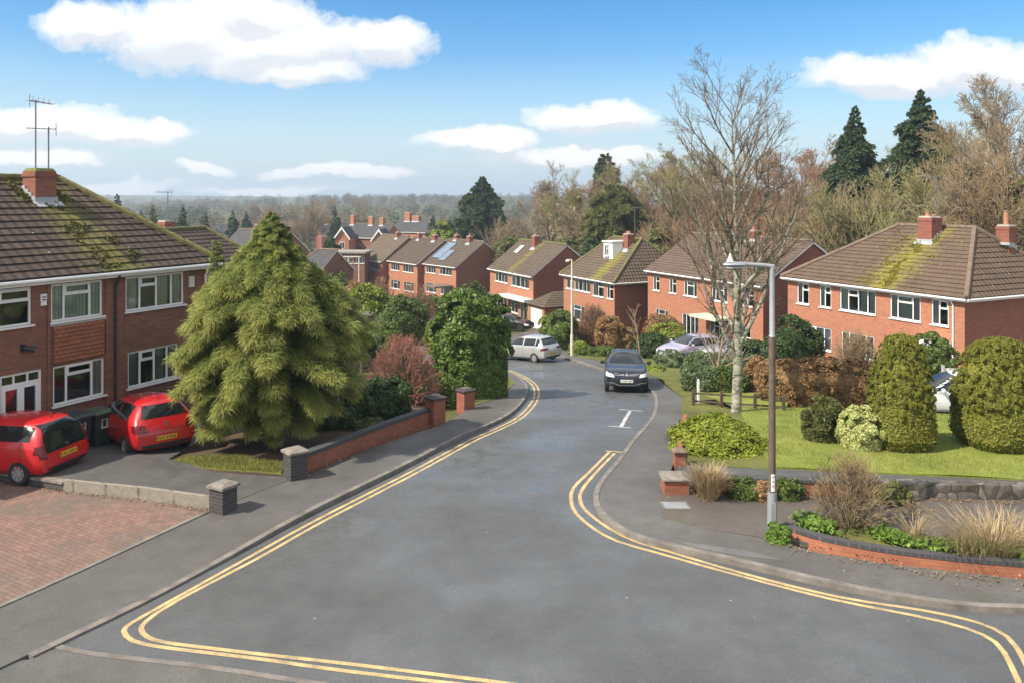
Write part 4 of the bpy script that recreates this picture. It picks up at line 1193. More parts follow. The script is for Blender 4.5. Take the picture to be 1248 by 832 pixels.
line_mark([[(749, 552), (724, 578), (709, 597), (707, 609), (715, 623), (743, 644), (774, 659), (806, 669), (908, 699), (1022, 727), (1123, 743), (1188, 757), (1227, 775), (1248, 804), (1262, 840)]], .085)
line_mark([[(738, 549), (760, 551)]], .09, MAT['yellow'], .006)
line_mark([[(754, 498.5), (783, 500.5)], [(741, 518.5), (769, 521)]], .1, MAT['wpaint'])
line_mark([[(768, 500.5), (757, 519.5)]], .12, MAT['wpaint'], .006)
# drives, paving, lawns
MAT['patch_dark'] = m_asphalt('asphalt_patch_dark', (.062, .062, .06), wet=.3, spk=.35)
MAT['patch_pale'] = m_asphalt('asphalt_patch_pale', (.125, .124, .118), wet=.3, spk=.45)
for pts, m_ in (([(830, 666), (905, 676), (960, 690), (905, 684), (840, 672)], 'patch_pale'),):
    patch('pavement_repair', [P(*p) for p in pts], lambda a, b: pv(a, b)+.004, MAT[m_], 1.0, 0)
patch('block_paving', [P(-300, 864), P(0, 740), P(255, 627), P(242, 625), P(168, 615), P(81, 605), P(0, 593), P(-300, 560)], lambda a, b: pv(a, b)+.015, MAT['paver'], 1.0, .1)
mb = MB(); ribbon(mb, px_line([(-300, 866), (0, 741), (255, 628)]), -.05, .05, lambda a, b: pv(a, b)+.022, lambda a, b: pv(a, b)+.022, .0); tag(mb.build('kerb', MAT['kerb']), kind='structure')
patch('driveway', [P(-300, 557), P(0, 587), P(81, 600), P(168, 610), P(240, 620), P(262, 626), P(352, 590), P(345, 585), P(205, 570), P(240, 545), P(255, 500), P(130, 500), P(-300, 470)], lambda a, b: pv(a, b)+.008+.22*sstep((-7.2-a)/2.5)*(1-sstep((b-20)/3.5)), MAT['drive'], 1.0, .1)
lawn_l = [P(205, 570), P(250, 579), P(345, 586), P(362, 583), P(450, 545), P(533, 512), P(500, 480), P(420, 470), P(260, 500), P(240, 545)]
patch('lawn', lawn_l, .14, MAT['soil'], .7, .1, .05)
lawn_s = [P(208, 569), P(250, 577), P(343, 584), P(348, 572), P(290, 562), P(240, 562)]
patch('lawn', lawn_s, .155, MAT['lawn'], .5, .02, .03)
lawn_r = [P(940, 576), P(1060, 582), P(1248, 591), P(1420, 600), P(1420, 515), P(1120, 508), P(1000, 500), P(900, 503), P(918, 540)]
patch('lawn', lawn_r, .15, MAT['lawn'], .7, .1, .04)
patch('path', [P(826, 592), P(940, 597), P(1248, 604), P(1420, 610), P(1420, 600), P(1248, 591), P(1060, 582), P(940, 576), P(826, 566)], .112, MAT['drive'], 1.0, .1)
patch('driveway', [P(806, 604), P(940, 609), P(1248, 615), P(1420, 620), P(1420, 705), P(1248, 690), P(1100, 672), P(990, 668), P(945, 663), P(866, 651), P(806, 636)], .108, MAT['drive2'], 1.0, .1)
bed_r = [P(950, 655), P(1000, 671), P(1087, 688), P(1160, 697), P(1248, 705), P(1420, 715), P(1420, 690), P(1248, 676), P(1100, 660), P(990, 645)]
patch('planting_bed', bed_r, .18, MAT['verge'], .6, .15, .06)
patch('driveway', [P(600, 416), P(655, 402), P(668, 402), P(690, 425), P(640, 421)], .10, MAT['drive2'], 1.5, 0)
patch('driveway', [P(860, 466), P(1000, 490), P(1400, 505), P(1400, 470), P(1100, 455), P(900, 440)], .10, MAT['gravel'], 1.2, 0)
patch('grass_verge', [P(700, 436), P(760, 447), P(803, 463), P(840, 493), P(880, 490), P(860, 462), P(800, 437), P(740, 430)], .13, MAT['verge'], 1.0, .05, .05)
patch('grass_verge', [P(545, 470), P(570, 500), P(600, 490), P(628, 470), P(616, 455), P(580, 445)], .12, MAT['verge'], 1.0, .05, .05)
patch('lawn', [P(840, 478), P(905, 503), P(960, 502), P(960, 485), P(880, 468)], .14, MAT['lawn'], .8, .05, .04)
patch('planting_bed', [P(832, 488), P(905, 507), P(948, 578), P(824, 570)], .118, MAT['verge'], .7, 0, .02)
tag(blades('grass', lawn_r, 42000, LF['grass'], .06, 3, .14), kind='stuff')
tag(blades('grass', lawn_s, 9000, LF['grass'], .07, 4, .15), kind='stuff')

# ------------------------------------------------------------------ garden walls and piers
def garden_wall(label, pxs, w, h, body, cop=None, ch=.07, cw=.03, name='garden_wall', side=1, wob=0.0, base=0.0):
    l = px_line(pxs, .4 if not wob else .16)
    mb = MB(); ribbon(mb, l, 0, side*w, h+base, h+base, -.15)
    o = mb.build(name, body)
    if wob:
        for v in o.data.vertices:
            q = mnoise.noise_vector((v.co.x*2.3, v.co.y*2.3, v.co.z*3)); v.co += Vector(q)*wob
    tag(o, label, 'wall')
    if cop:
        mb = MB(); ribbon(mb, l, -side*cw, side*(w+cw), h+base+ch, h+base+ch, h+base+.001); c = mb.build('coping', cop, o)
    return o
def pier(label, px, py, w, h, m, capm, z=.1, rz=0.0, caph=.09, name='wall_pier'):
    x, y = P(px, py, z); y += w/2
    r = empty(name, (x, y, g(x, y)+z), rz, label, 'pier')
    mb = MB(); mb.box(-w/2, w/2, -w/2, w/2, -.3, h-caph); mb.build('shaft', m, r)
    mb = MB(); mb.box(-w/2-.05, w/2+.05, -w/2-.05, w/2+.05, h-caph+.001, h-caph*.35); mb.taper((0, 0), w+.10, w+.10, h-caph*.349, h+.03, .5); mb.build('cap', capm, r, bevel=.01)
    return r
R_ = math.radians
garden_wall('low wall of grey concrete blocks edging the red brick paving', [(77, 604), (120, 609), (168, 614), (242, 624), (258, 626)], .1, .27, MAT['blockwall'], None, wob=.006, base=.1)
garden_wall('brick end of the low paving wall with thin flat coping beside near red car', [(-180, 570), (0, 592), (77, 604)], .2, .17, MAT['brick_blue'], MAT['capstone'], .05, .03, base=.1)
pier('squat dark brick pier with stepped cap where the block paving meets driveway', 268, 626, .40, .60, MAT['brick_blue'], MAT['capstone'], rz=R_(-28))
pier('dark brick pier with pale cap at the grass corner under the big conifer', 357, 585, .42, .70, MAT['brick_blue'], MAT['capstone'], rz=R_(40))
garden_wall('red brick front wall with dark coping in front of the dark laurel hedge', [(366, 583), (452, 547), (533, 516)], .22, .36, MAT['brick_wall'], MAT['coping'], .10, .02, side=1, base=.1)
pier('brick pier with dark cap at the far end of front wall', 530, 516, .45, .85, MAT['brick_wall'], MAT['brick_blue'], rz=R_(40))
pier('orange brick pier under the tall laurel beside the small round bush', 567, 499, .45, .72, MAT['brick_wall'], MAT['brick_blue'], rz=R_(40))
pier('low square red brick pier with pale top facing pavement by dry grass tuft', 825, 603, .55, .38, MAT['brick_wall'], MAT['capstone'], caph=.06)
garden_wall('low brick wall with dark coping behind the dry grass tuft and street lamp', [(845, 604), (900, 606), (985, 609), (1075, 611)], .25, .28, MAT['brick_wall'], MAT['coping'], .07, .02, base=.1)
garden_wall('low wall of rough grey stone along the front of right lawn', [(1077, 611), (1160, 613), (1248, 615), (1420, 619)], .34, .31, MAT['stone'], None, wob=.035, base=.1)
garden_wall('curved planter wall of orange brick with black brick coping by street lamp', [(952, 655), (987, 668), (1035, 679), (1087, 688), (1159, 697), (1248, 705), (1420, 716)], .16, .11, m_brick('orange_planter_brick', (.44, .165, .09), (.33, .12, .07), (.20, .15, .12), .45), MAT['coping'], .075, .012, base=.1)
pier('small brick stub pier at the corner of the golden juniper bed', 829, 568, .26, .40, MAT['brick_wall'], MAT['wood'], caph=.06)
garden_wall('brick edging wall along the juniper bed by pavement', [(825, 566), (828, 540), (833, 515)], .12, .2, MAT['brick_wall'], None, side=-1, base=.1)
garden_wall('long low garden wall of red brick below the far left gardens', [(400, 408), (450, 404), (520, 402)], .25, .6, MAT['brick_wall'], MAT['conc'])

# ------------------------------------------------------------------ fences, posts, covers
def rail_fence(label, pxs, posts, h, rails, m, name='timber_fence', rw=.1, base=.1):
    l = px_line(pxs, .5); r = empty(name, (*l[0], g(*l[0])), 0, label, 'fence'); ox, oy, oz = r.location
    for i in range(posts):
        p = l[int(round((len(l)-1)*i/(posts-1)))]; mb = MB(); x, y = p[0]-ox, p[1]-oy; z = g(*p)-oz
        mb.box(x-.05, x+.05, y-.05, y+.05, z-.2, z+h+.06+base); mb.build('post', m, r)
    for z in rails:
        mb = MB()
        l2 = [(a, b) for a, b in l]; ribbon(mb, offset_line(l2, .06), 0, .03, z+rw+base, z+rw+base, z+base)
        mb.v = [(a-ox, b-oy, c-oz) for a, b, c in mb.v]; mb.build('rail', m, r)
    return r
MAT['wood_dark'] = m_simple('dark_wood', (.085, .06, .042), .9, var=.35, scale=4, bmp=.5)
rail_fence('low brown timber rail fence behind the birch trunk', [(845, 497), (900, 501), (955, 505)], 4, .5, [.12, .40], MAT['wood_dark'], rw=.07)
rail_fence('old horizontal board fence behind the red-twigged dome bush', [(405, 476), (440, 474), (490, 470)], 5, 1.15, [.1, .35, .6, .85, 1.05], MAT['wood'], rw=.16)
x, y = P(851, 494); r = tag(MB.build((lambda m: (m.box(-.04, .04, -.04, .04, -.2, .85), m.taper((0, 0), .08, .08, .851, .89, .3), m)[-1])(MB()), 'marker_post', MAT['white'], bevel=.006), 'short white wooden marker post at the edge of lavender bed', 'post'); r.location = (x, y, g(x, y)+.1)
x, y = P(823, 622); mb = MB(); mb.box(-.3, .3, -.22, .22, 0, .012); r = mb.build('utility_cover', MAT['kerb'], bevel=.004); mb = MB(); mb.box(-.25, .25, -.17, .17, .013, .018); mb.build('lid', MAT['steel'], r); r.location = (x, y, g(x, y)+.112); tag(r, 'flat rectangular utility cover set in the brown driveway beside brick pier', 'utility cover')
x, y = P(590, 678); mb = MB(); mb.lathe([(.28, 0), (.28, .006)], (0, 0, 0), 24); 
def white_gate():
    x, y = X(1172, 33), 33.0
    r = empty('garden_gate', (x, y, g(x, y)), R_(-10), 'white boarded side gate at the corner of right-hand hipped house', 'gate')
    for i in range(7): mb = MB(); mb.box(-.62+i*.18, -.62+i*.18+.165, -.015, .015, .05, 1.75); mb.build('board', MAT['white'], r)
    for xx in (-.7, .66): mb = MB(); mb.box(xx-.05, xx+.05, -.05, .05, -.2, 1.85); mb.build('post', MAT['white'], r)
white_gate()

# ------------------------------------------------------------------ street lamps
def near_lamp():
    x, y = P(941, 652, .1); r = empty('street_lamp', (x, y, g(x, y)+.1), 0, 'tall grey steel street lamp with brown lower post beside the planter wall', 'street lamp')
    H = Z(324, y)-r.location.z; zb = Z(410, y)-r.location.z
    mb = MB(); mb.tube([(0, 0, -.2), (0, 0, .86)], [.098, .092], 10); mb.build('base', MAT['steel'], r, smooth=True)
    mb = MB(); mb.tube([(0, 0, .861), (0, 0, zb)], [.070, .066], 10); mb.build('lower_post', MAT['brown_post'], r, smooth=True)
    mb = MB(); mb.tube([(0, 0, zb+.001), (0, 0, zb+.03), (0, 0, H)], [.070, .056, .048], 10); mb.build('upper_post', MAT['steel'], r, smooth=True)
    mb = MB(); mb.tube([(.03, 0, H-.02), (-.2, 0, H+.01), (-.56, 0, H+.03)], [.046, .044, .040], 10); mb.build('arm', MAT['steel'], r, smooth=True)
    mb = MB()
    rows = [(-.50, .05, .06), (-.56, .10, .085), (-.75, .135, .085), (-.92, .10, .06), (-.97, .05, .03)]
    vs = []; fs = []
    for xx, w, t in rows:
        for j in range(12):
            a = 2*PI*j/12; vs.append((xx, w*math.cos(a), H+.02+t*math.sin(a)*(.7 if math.sin(a) > 0 else .55)))
    for i in range(4):
        for j in range(12): fs.append((i*12+j, i*12+(j+1) % 12, (i+1)*12+(j+1) % 12, (i+1)*12+j))
    fs += [tuple(range(12))[::-1], tuple(48+j for j in range(12))]
    mb.add(vs, fs); lan = mb.build('lantern', MAT['steel'], r, smooth=True)
    mb = MB(); mb.box(-.92, -.6, -.08, .08, H-.045, H-.03); mb.build('lens', MAT['clearlamp'], lan)
    mb = MB(); mb.lathe([(.075, H+.075), (.05, H+.12), (.012, H+.24)], (-.83, 0, 0), 14); mb.build('photocell', MAT['white'], lan, smooth=True)
    z0 = Z(597, y)-r.location.z; z1 = Z(576, y)-r.location.z
    mb = MB()
    for i in range(6):
        a0, a1 = -PI/2-.55+i*.18, -PI/2-.55+(i+1)*.18
        mb.quad((.076*math.cos(a0), .076*math.sin(a0), z0), (.076*math.cos(a1), .076*math.sin(a1), z0), (.076*math.cos(a1), .076*math.sin(a1), z1), (.076*math.cos(a0), .076*math.sin(a0), z1))
    pl = mb.build('plate', MAT['white'], r)
    mb = MB()
    for i in range(3):
        zz = z0+.08+i*.09
        for a0, a1 in ((-PI/2-.3, -PI/2-.1), (-PI/2+.02, -PI/2+.25)):
            mb.quad((.0775*math.cos(a0), .0775*math.sin(a0), zz), (.0775*math.cos(a1), .0775*math.sin(a1), zz), (.0775*math.cos(a1), .0775*math.sin(a1), zz+.05), (.0775*math.cos(a0), .0775*math.sin(a0), zz+.05))
    mb.build('lettering', MAT['steel'], pl)
    mb = MB(); mb.box(-.045, .045, -.104, -.088, .3, .68); mb.build('door', MAT['steel'], r)
near_lamp()
def far_lamp():
    x, y = P(697, 433, .1); r = empty('street_lamp', (x, y, g(x, y)+.1), 0, 'slim cream street lamp on the far pavement in front of dormer house', 'street lamp')
    H = Z(317, y)-r.location.z
    mb = MB(); mb.tube([(0, 0, -.2), (0, 0, 1.25)], [.10, .10], 10); mb.build('base', MAT['cream'], r, smooth=True)
    mb = MB(); mb.tube([(0, 0, 1.251), (0, 0, H)], [.065, .05], 10); mb.build('upper_post', MAT['cream'], r, smooth=True)
    mb = MB(); mb.tube([(0, 0, H-.02), (-.08, 0, H+.02), (-.2, 0, H+.02)], .03, 8); mb.build('arm', MAT['cream'], r, smooth=True)
    mb = MB(); mb.lathe([(.04, .03), (.13, -.04), (.12, -.10), (.05, -.14)][::-1], (-.27, 0, H), 12); mb.build('lantern', MAT['white'], r, smooth=True)
far_lamp()

# ------------------------------------------------------------------ wheelie bins
def bin_(label, x, y, rz, m, lidm):
    r = empty('wheelie_bin', (x, y, g(x, y)+.11), rz, label, 'wheelie bin')
    mb = MB(); vs = []
    for z, w, d0, d1 in ((.08, .22, -.24, .20), (.93, .28, -.33, .27)):
        vs += [(-w, d0, z), (w, d0, z), (w, d1, z), (-w, d1, z)]
    mb.add(vs, [(3, 2, 1, 0), (4, 5, 6, 7), (0, 1, 5, 4), (1, 2, 6, 5), (2, 3, 7, 6), (3, 0, 4, 7)]); mb.build('body', m, r, bevel=.03)
    mb = MB(); vs = []
    for z, q in ((.935, 1), (.98, 1.0), (1.05, .72)):
        vs += [(-.31*q, -.37*q, z), (.31*q, -.37*q, z), (.31*q, .31*q, z), (-.31*q, .31*q, z)]
    mb.add(vs, [(0, 1, 5, 4), (1, 2, 6, 5), (2, 3, 7, 6), (3, 0, 4, 7), (4, 5, 9, 8), (5, 6, 10, 9), (6, 7, 11, 10), (7, 4, 8, 11), (8, 9, 10, 11), (3, 2, 1, 0)])
    mb.build('lid', lidm, r, bevel=.015)
    mb = MB(); mb.tube([(-.25, .36, .95), (.25, .36, .95)], .018, 6); mb.build('handle', m, r)
    for s in (-1, 1): mb = MB(); mb.lathe([(.1, s*.20), (.1, s*.26)] if s > 0 else [(.1, -.26), (.1, -.20)], (0, 0, 0), 14, 'x'); [mb.v.__setitem__(i, (v[0], v[1]+.24, v[2]+.1)) for i, v in enumerate(mb.v)]; mb.build('wheel', MAT['tyre'], r)
    mb = MB(); mb.box(-.10, -.06, -.318, -.29, .55, .82); mb.box(.05, .09, -.318, -.29, .55, .82); mb.box(-.06, .05, -.316, -.29, .78, .82); mb.box(-.06, .05, -.316, -.29, .55, .59)
    mb.build('number', MAT['wpaint'], r)
# ------------------------------------------------------------------ houses
U = Vector((.457, .889)); A0 = Vector((-13.08, 20.96))
RF_L = m_roof('roof_left', (.068, .050, .037), (.050, .038, .030), 8.3, .8, .5)
ops = [(4.3, 5.82, 3.43, 4.42, 'c1', 'cur_green'), (6.36, 7.91, 3.40, 4.42, 'c3', 'cur_green'), (8.66, 10.78, 3.40, 4.42, 'c3b', 'cur_beige'),
       (5.0, 6.10, .12, 2.22), (6.42, 7.96, 1.14, 2.20, 'lw', 'cur_beige'), (8.74, 10.55, 1.14, 2.20, 'c3b', 'cur_green'), (1.5, 3.4, 1.14, 2.2, 'c3', 'cur_green'), (1.5, 3.4, 3.4, 4.42, 'c3', 'cur_green')]
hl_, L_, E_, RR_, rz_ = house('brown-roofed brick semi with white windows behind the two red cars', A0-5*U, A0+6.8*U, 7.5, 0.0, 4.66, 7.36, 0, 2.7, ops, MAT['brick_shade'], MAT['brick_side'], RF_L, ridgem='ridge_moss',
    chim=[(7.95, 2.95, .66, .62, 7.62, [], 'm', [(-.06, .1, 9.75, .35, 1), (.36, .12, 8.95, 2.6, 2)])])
def moss_lumps(root, rz, roofz, u0, w, y1, n, seed, mat):
    rng = np.random.default_rng(seed); k = n*6; x = rng.uniform(u0-w*1.6, u0+w*1.6, k); y = rng.uniform(-.2, y1, k)
    q = np.array([mnoise.noise((a*1.7+seed, b*1.7, 3.1))*1.2+mnoise.noise((a*5, b*5, seed))*.5 for a, b in zip(x, y)])-np.abs(x-u0)/w*.55
    o = np.argsort(-q)[:n]; x, y = x[o], y[o]; z = np.array([roofz(a, b) for a, b in zip(x, y)])+.045
    V, Q = leaf_quads(np.stack([x, y, z], 1)+rng.normal(size=(n, 3))*.012, np.tile([0, -.5, .85], (n, 1)), .075, rng, 1.0, .8)
    r = [c for c in root.children if c.name.startswith('roof')][0]; np_mesh('moss', V, Q, mat, r)
MAT['moss'] = m_leaf('roof_moss', (.09, .09, .015), (.26, .235, .03), None, 2.2, .1)
MAT['moss_dull'] = m_leaf('roof_moss_dull', (.05, .05, .016), (.12, .115, .025), None, 2.2, .1)
moss_lumps(hl_, 0, rz_, 8.3, .9, 3.7, 1500, 5, MAT['moss_dull'])
def french_door(par, a, b, z0, z1):
    mb = MB(); f = .06; zt = z1-.32; m = (a+b)/2; y0, y1 = .03, .10
    for x0, x1, c, d in ((a, a+f, z0, z1), (b-f, b, z0, z1), (a+f, b-f, z1-f, z1), (a+f, b-f, zt, zt+f), (a+f, b-f, z0, z0+.05)): mb.box(x0, x1, y0, y1, c, d)
    for k in (1, 2): mb.box(a+(b-a)*k/3-.022, a+(b-a)*k/3+.022, y0, y1, zt+f, z1-f)
    o = mb.build('french_door', MAT['upvc'], par)
    for x0, x1 in ((a+f+.004, m-.003), (m+.003, b-f-.004)):
        mb = MB(); q = .085
        for u0, u1, c, d in ((x0, x0+q, z0+.055, zt-.005), (x1-q, x1, z0+.055, zt-.005), (x0+q, x1-q, zt-.005-q, zt-.005), (x0+q, x1-q, z0+.055, z0+.2)): mb.box(u0, u1, .02, .08, c, d)
        mb.build('door_leaf', MAT['upvc'], o)
        mb = MB(); hx = x1-.045 if x0 < m-.1 else x0+.045; mb.box(hx-.015, hx+.015, -.02, .019, 1.02, 1.24); mb.build('handle', MAT['chrome'], o)
    mb = MB(); mb.quad((a+f, .055, z0+.05), (b-f, .055, z0+.05), (b-f, .055, z1-f), (a+f, .055, z1-f)); mb.build('pane', MAT['glass'], o)
    mb = MB(); mb.box(a, b, 1.2, 1.25, z0, z1); mb.box(a-.03, a, .1, 1.25, z0, z1); mb.box(b, b+.03, .1, 1.25, z0, z1); mb.box(a, b, .1, 1.25, z1, z1+.03); mb.box(a, b, .1, 1.25, z0-.03, z0); mb.build('room_lining', MAT['dark_in'], o)
    mb = MB(); mb.box(a-.1, b+.1, -.3, .02, z0-.14, z0-.01); mb.build('step', MAT['conc'], o)
french_door(hl_, 5.0, 6.10, .12, 2.22)
mb = MB()
for (a, b, z0, z1) in ((6.40, 7.93, 2.30, 3.28),):      # hung tiles between the two left windows
    n = 9
    for i in range(n):
        c, d = z0+(z1-z0)*i/n, z0+(z1-z0)*(i+1)/n
        mb.add([(a, -.062, c), (b, -.062, c), (b, -.036, d), (a, -.036, d), (a, -.03, c), (b, -.03, c)], [(0, 1, 2, 3), (4, 5, 1, 0)])
    mb.quad((a, 0, z0), (a, -.05, z0), (a, -.05, z1), (a, 0, z1)); mb.quad((b, 0, z0), (b, 0, z1), (b, -.05, z1), (b, -.05, z0))
mb.build('tile_hanging', MAT['tile_hang'], hl_)
mb = MB(); mb.box(6.30, 8.0, -.05, -.001, 3.285, 3.345); mb.build('lead_apron', MAT['lead'], hl_)
mb = MB(); mb.box(6.24, 6.31, -.055, -.001, -1, 4.5); mb.box(7.99, 8.55, -.05, -.001, -1, 4.5); mb.build('brick_pilaster', MAT['brick_shade'], hl_)
mb = MB(); mb.box(6.05, 6.23, -.05, -.002, 3.98, 4.2); mb.taper((6.14, -.03), .18, .04, 3.88, 3.979, .9); al = mb.build('alarm_box', MAT['upvc'], hl_, bevel=.02)
mb = MB(); mb.box(6.08, 6.20, -.054, -.051, 4.10, 4.13); mb.box(6.08, 6.20, -.054, -.051, 4.03, 4.06); mb.build('emblem', MAT['seam'], al)
mb = MB(); mb.box(5.52, 5.62, -.09, -.002, 2.78, 2.95); mb.tube([(5.57, -.09, 2.86), (5.70, -.2, 2.82), (5.76, -.24, 2.80)], [.06, .08, .085], 10); mb.build('security_light', MAT['black_pl'], hl_)
downpipe(hl_, 8.25, -.05, .1, 4.6, 'black_pl')
downpipe(hl_, 11.6, 0, .1, 4.6, 'upvc')
mb = MB(); mb.box(10.95, 11.15, -.06, -.002, 3.9, 4.25); mb.build('bird_box', MAT['cream'], hl_)
for lb, t, q in (('dark blue-grey wheelie bin by the french doors, the wider one', 6.55, -.75), ('green-lidded wheelie bin under ground-floor window, right of the dark bin', 7.2, -.75)):
    w_ = A0+(t-5)*U+Vector((-U.y, U.x))*q
    bin_(lb, w_.x, w_.y, math.atan2(U.y, U.x), m_simple('bin_plastic', (.03, .035, .04) if t < 7 else (.03, .04, .035), .5, var=.2), m_simple('bin_lid', (.035, .04, .045) if t < 7 else (.06, .085, .06), .5, var=.2))

# right-hand hipped semi
RF_R = m_roof('roof_right', (.125, .085, .058), (.098, .068, .047), 6.5, 1.1, .75, mosscol=(.22, .20, .03))
O2 = [(.73, 1.61, 3.22, 4.42, 'c1', 'cur_white'), (2.39, 3.2, 3.22, 4.42, 'c1', 'cur_white'), (3.8, 6.1, 3.22, 4.42, 'c3b', 'cur_green'), (6.98, 8.7, 3.22, 4.42, 'c3', 'cur_green'), (9.3, 10.19, 3.22, 4.42, 'c1', 'cur_white'),
      (.9, 3.2, .9, 2.1, 'c3b', 'cur_white'), (3.9, 6.0, .9, 2.1, 'c4', 'cur_white'), (6.9, 8.6, .9, 2.1, 'c3', 'cur_white'), (9.2, 10.1, .05, 2.1, 'c1', 'cur_white')]
h2, _a, _b, _c, rz2 = house('orange brick house with hipped mossy roof behind the clipped yews', (16.0, 47.6), (20.8, 37.7), 8.6, -2.5, 2.16, 5.2, 4.0, 2.5, O2, MAT['brick_orange'], MAT['brick_side'], RF_R, ridgem='clay_ridge' if 'clay_ridge' in MAT else 'ridge',
    chim=[(6.55, 3.5, .85, .8, 5.75, [(-.12, 0, .3), (.2, .1, .12)], '', [(.3, .1, 7.9, 3.0, 1)]), (9.3, 5.6, .7, .6, 5.35, [(0, 0, .75)])])
moss_lumps(h2, 0, rz2, 6.4, .9, 4.1, 2600, 9, MAT['moss']); moss_lumps(h2, 0, rz2, 5.2, 1.6, 4.25, 500, 12, MAT['moss'])
downpipe(h2, 10.45, 0, -.5, 4.6); mb = MB()
mb.box(8.9, 10.35, -1.1, -.02, 2.35, 2.5); po = mb.build('porch', MAT['white'], h2)
for xx in (8.98, 10.27): mb = MB(); mb.box(xx-.05, xx+.05, -1.05, -.95, -.5, 2.349); mb.build('post', MAT['white'], po)

# brick house with the long ridge behind the birch
RF_5 = m_roof('roof_behind_birch', (.13, .088, .066), (.10, .072, .056), None, .5, .3)
O5 = [(.69, 1.5, 3.5, 4.6, 'c1', 'cur_white'), (2.74, 3.6, 3.5, 4.6, 'c1', 'cur_white'), (4.5, 6.0, 3.5, 4.6, 'c3', 'cur_white'), (7.6, 9.26, 3.5, 4.6, 'c3', 'cur_white'), (10.7, 11.8, 3.5, 4.6, 'c1', 'cur_white'),
      (1.0, 2.6, .9, 2.15, 'c3', 'cur_white'), (4.3, 6.2, .5, 2.2, 'c4', 'cur_white'), (7.4, 9.3, .8, 2.15, 'c3b', 'cur_white'), (10.6, 11.5, .05, 2.15, 'c1', 'cur_white')]
h5, *_q = house('brick house with long brown gabled roof seen behind the bare birch', (10.6, 64), (16.1, 52.6), 8.5, -3.9, 1.1, 3.85, 0, 0, O5, MAT['brick_orange'], MAT['brick_side'], RF_5, near=False,
    chim=[(7.2, 4.2, .7, .6, 4.35, [(0, 0, .3)])])
mb = MB(); mb.box(7.0, 9.8, -1.5, -.02, 2.4, 2.55); mb.build('porch', MAT['cream'], h5)

# dormer house
RF_4 = m_roof('roof_dormer', (.12, .088, .062), (.095, .07, .05), 5.6, .9, .8, mosscol=(.20, .19, .03))
O4 = [(.5, 1.75, 3.36, 4.42, 'c2', 'cur_white'), (1.95, 4.6, 3.36, 4.42, 'c4', 'cur_white'), (4.97, 6.7, 3.2, 4.42, 'c2', 'cur_white'), (7.17, 8.1, 3.2, 4.42, 'c1', 'cur_white'), (1.2, 3.6, .8, 2.1, 'c3', 'cur_white'), (5.0, 6.9, .8, 2.1, 'c3', 'cur_white')]
h4, *_q = house('hip-roofed brick house with white dormer beside the cream street lamp', (4.63, 73.5), (8.25, 66.0), 8.0, -4.7, -.10, 3.2, 2.0, 2.0, O4, MAT['brick_orange'], MAT['brick_side'], RF_4, near=False, ridgem='ridge_moss',
    chim=[(5.7, 3.1, .75, .65, 3.65, [(-.1, 0, .22), (.15, 0, .22)], '', [(.2, .5, 5.9, .4, 1), (1.6, .9, 5.2, 2, 1)])])
mb = MB(); mb.box(3.9, 5.35, 1.75, 4.0, 5.95, 7.62); mb.box(3.8, 5.45, 1.62, 4.0, 7.621, 7.72); dm = mb.build('dormer', MAT['white'], h4)
window(h4, 4.15, 4.75, 6.45, 7.4, 'c2', 1.64, cur=None, near=False)

# gabled house with garage
RF_3 = m_roof('roof_garage_house', (.115, .085, .06), (.09, .068, .05), 5.2, .6, .7, mosscol=(.19, .17, .04))
O3 = [(1.35, 4.4, 3.6, 4.62, 'c4', 'cur_white'), (5.3, 9.2, 3.5, 4.62, 'c4', 'cur_white'), (1.0, 4.2, .8, 2.2, 'c4', 'cur_white'), (5.2, 6.8, .8, 2.2, 'c2', 'cur_white'), (7.2, 8.8, .05, 2.2, 'c2', 'cur_white')]
h3, L3, *_q = house('gabled brick house with attached white-doored garage beyond the silver car', (-2.36, 88.1), (2.05, 79.0), 7.4, -5.7, -.86, 2.1, 0, 0, O3, MAT['brick_orange'], MAT['brick_side'], RF_3, near=False, ridgem='ridge_moss',
    chim=[(4.7, 3.1, .7, .65, 2.75, [(0, 0, .25)], '', [(.2, .4, 4.9, 3.0, 1)])])
mb = MB(); mb.box(4.4, 10.1, -1.0, -.02, 2.35, 2.62); mb.build('porch', MAT['white'], h3)
mb = MB(); mb.box(1.9, 2.7, 0, .06, 0, 1.1, 0, Matrix.Translation((0, 1.9, 6.62)) @ Matrix.Rotation(R_(-51), 4, 'X')); mb.build('skylight', MAT['white'], h3)
mb = MB(); wall_openings(mb, L3+.01, L3+3.4, -1, 2.3, -.6, [(L3+.5, L3+2.9, -.9, 2.05)]); mb.quad((L3+3.4, -.6, -1), (L3+3.4, 5.2, -1), (L3+3.4, 5.2, 2.3), (L3+3.4, -.6, 2.3)); mb.quad((L3+3.4, 5.2, -1), (L3+.01, 5.2, -1), (L3+.01, 5.2, 2.3), (L3+3.4, 5.2, 2.3))
ga = mb.build('garage', MAT['brick_orange'], h3)
mb = MB(); a, b, e, r2 = L3-.0+.02, L3+3.65, 2.3, 3.5; m = (a+b)/2
tiled_plane(mb, [(a, -.85, e), (b, -.85, e), (m, 1.2, r2)], (1, 0, 0), Vector((0, 2.05, 1.2)), (a, -.85, e)); tiled_plane(mb, [(b, -.85, e), (b, 5.3, e), (m, 5.2, r2), (m, 1.2, r2)], (0, 1, 0), Vector((-1.8, 0, 1.2)), (b, -.85, e)); tiled_plane(mb, [(a, 5.3, e), (a, -.85, e), (m, 1.2, r2), (m, 5.2, r2)], (0, -1, 0), Vector((1.8, 0, 1.2)), (a, 5.3, e))
mb.build('garage_roof', RF_3, ga)
mb = MB(); mb.box(L3+.5, L3+2.9, -.52, -.46, -.9, 2.05)
for i in range(1, 6): mb.box(L3+.5, L3+2.9, -.535, -.521, -.9+i*.5, -.9+i*.5+.4)
mb.build('garage_door', MAT['white'], ga)

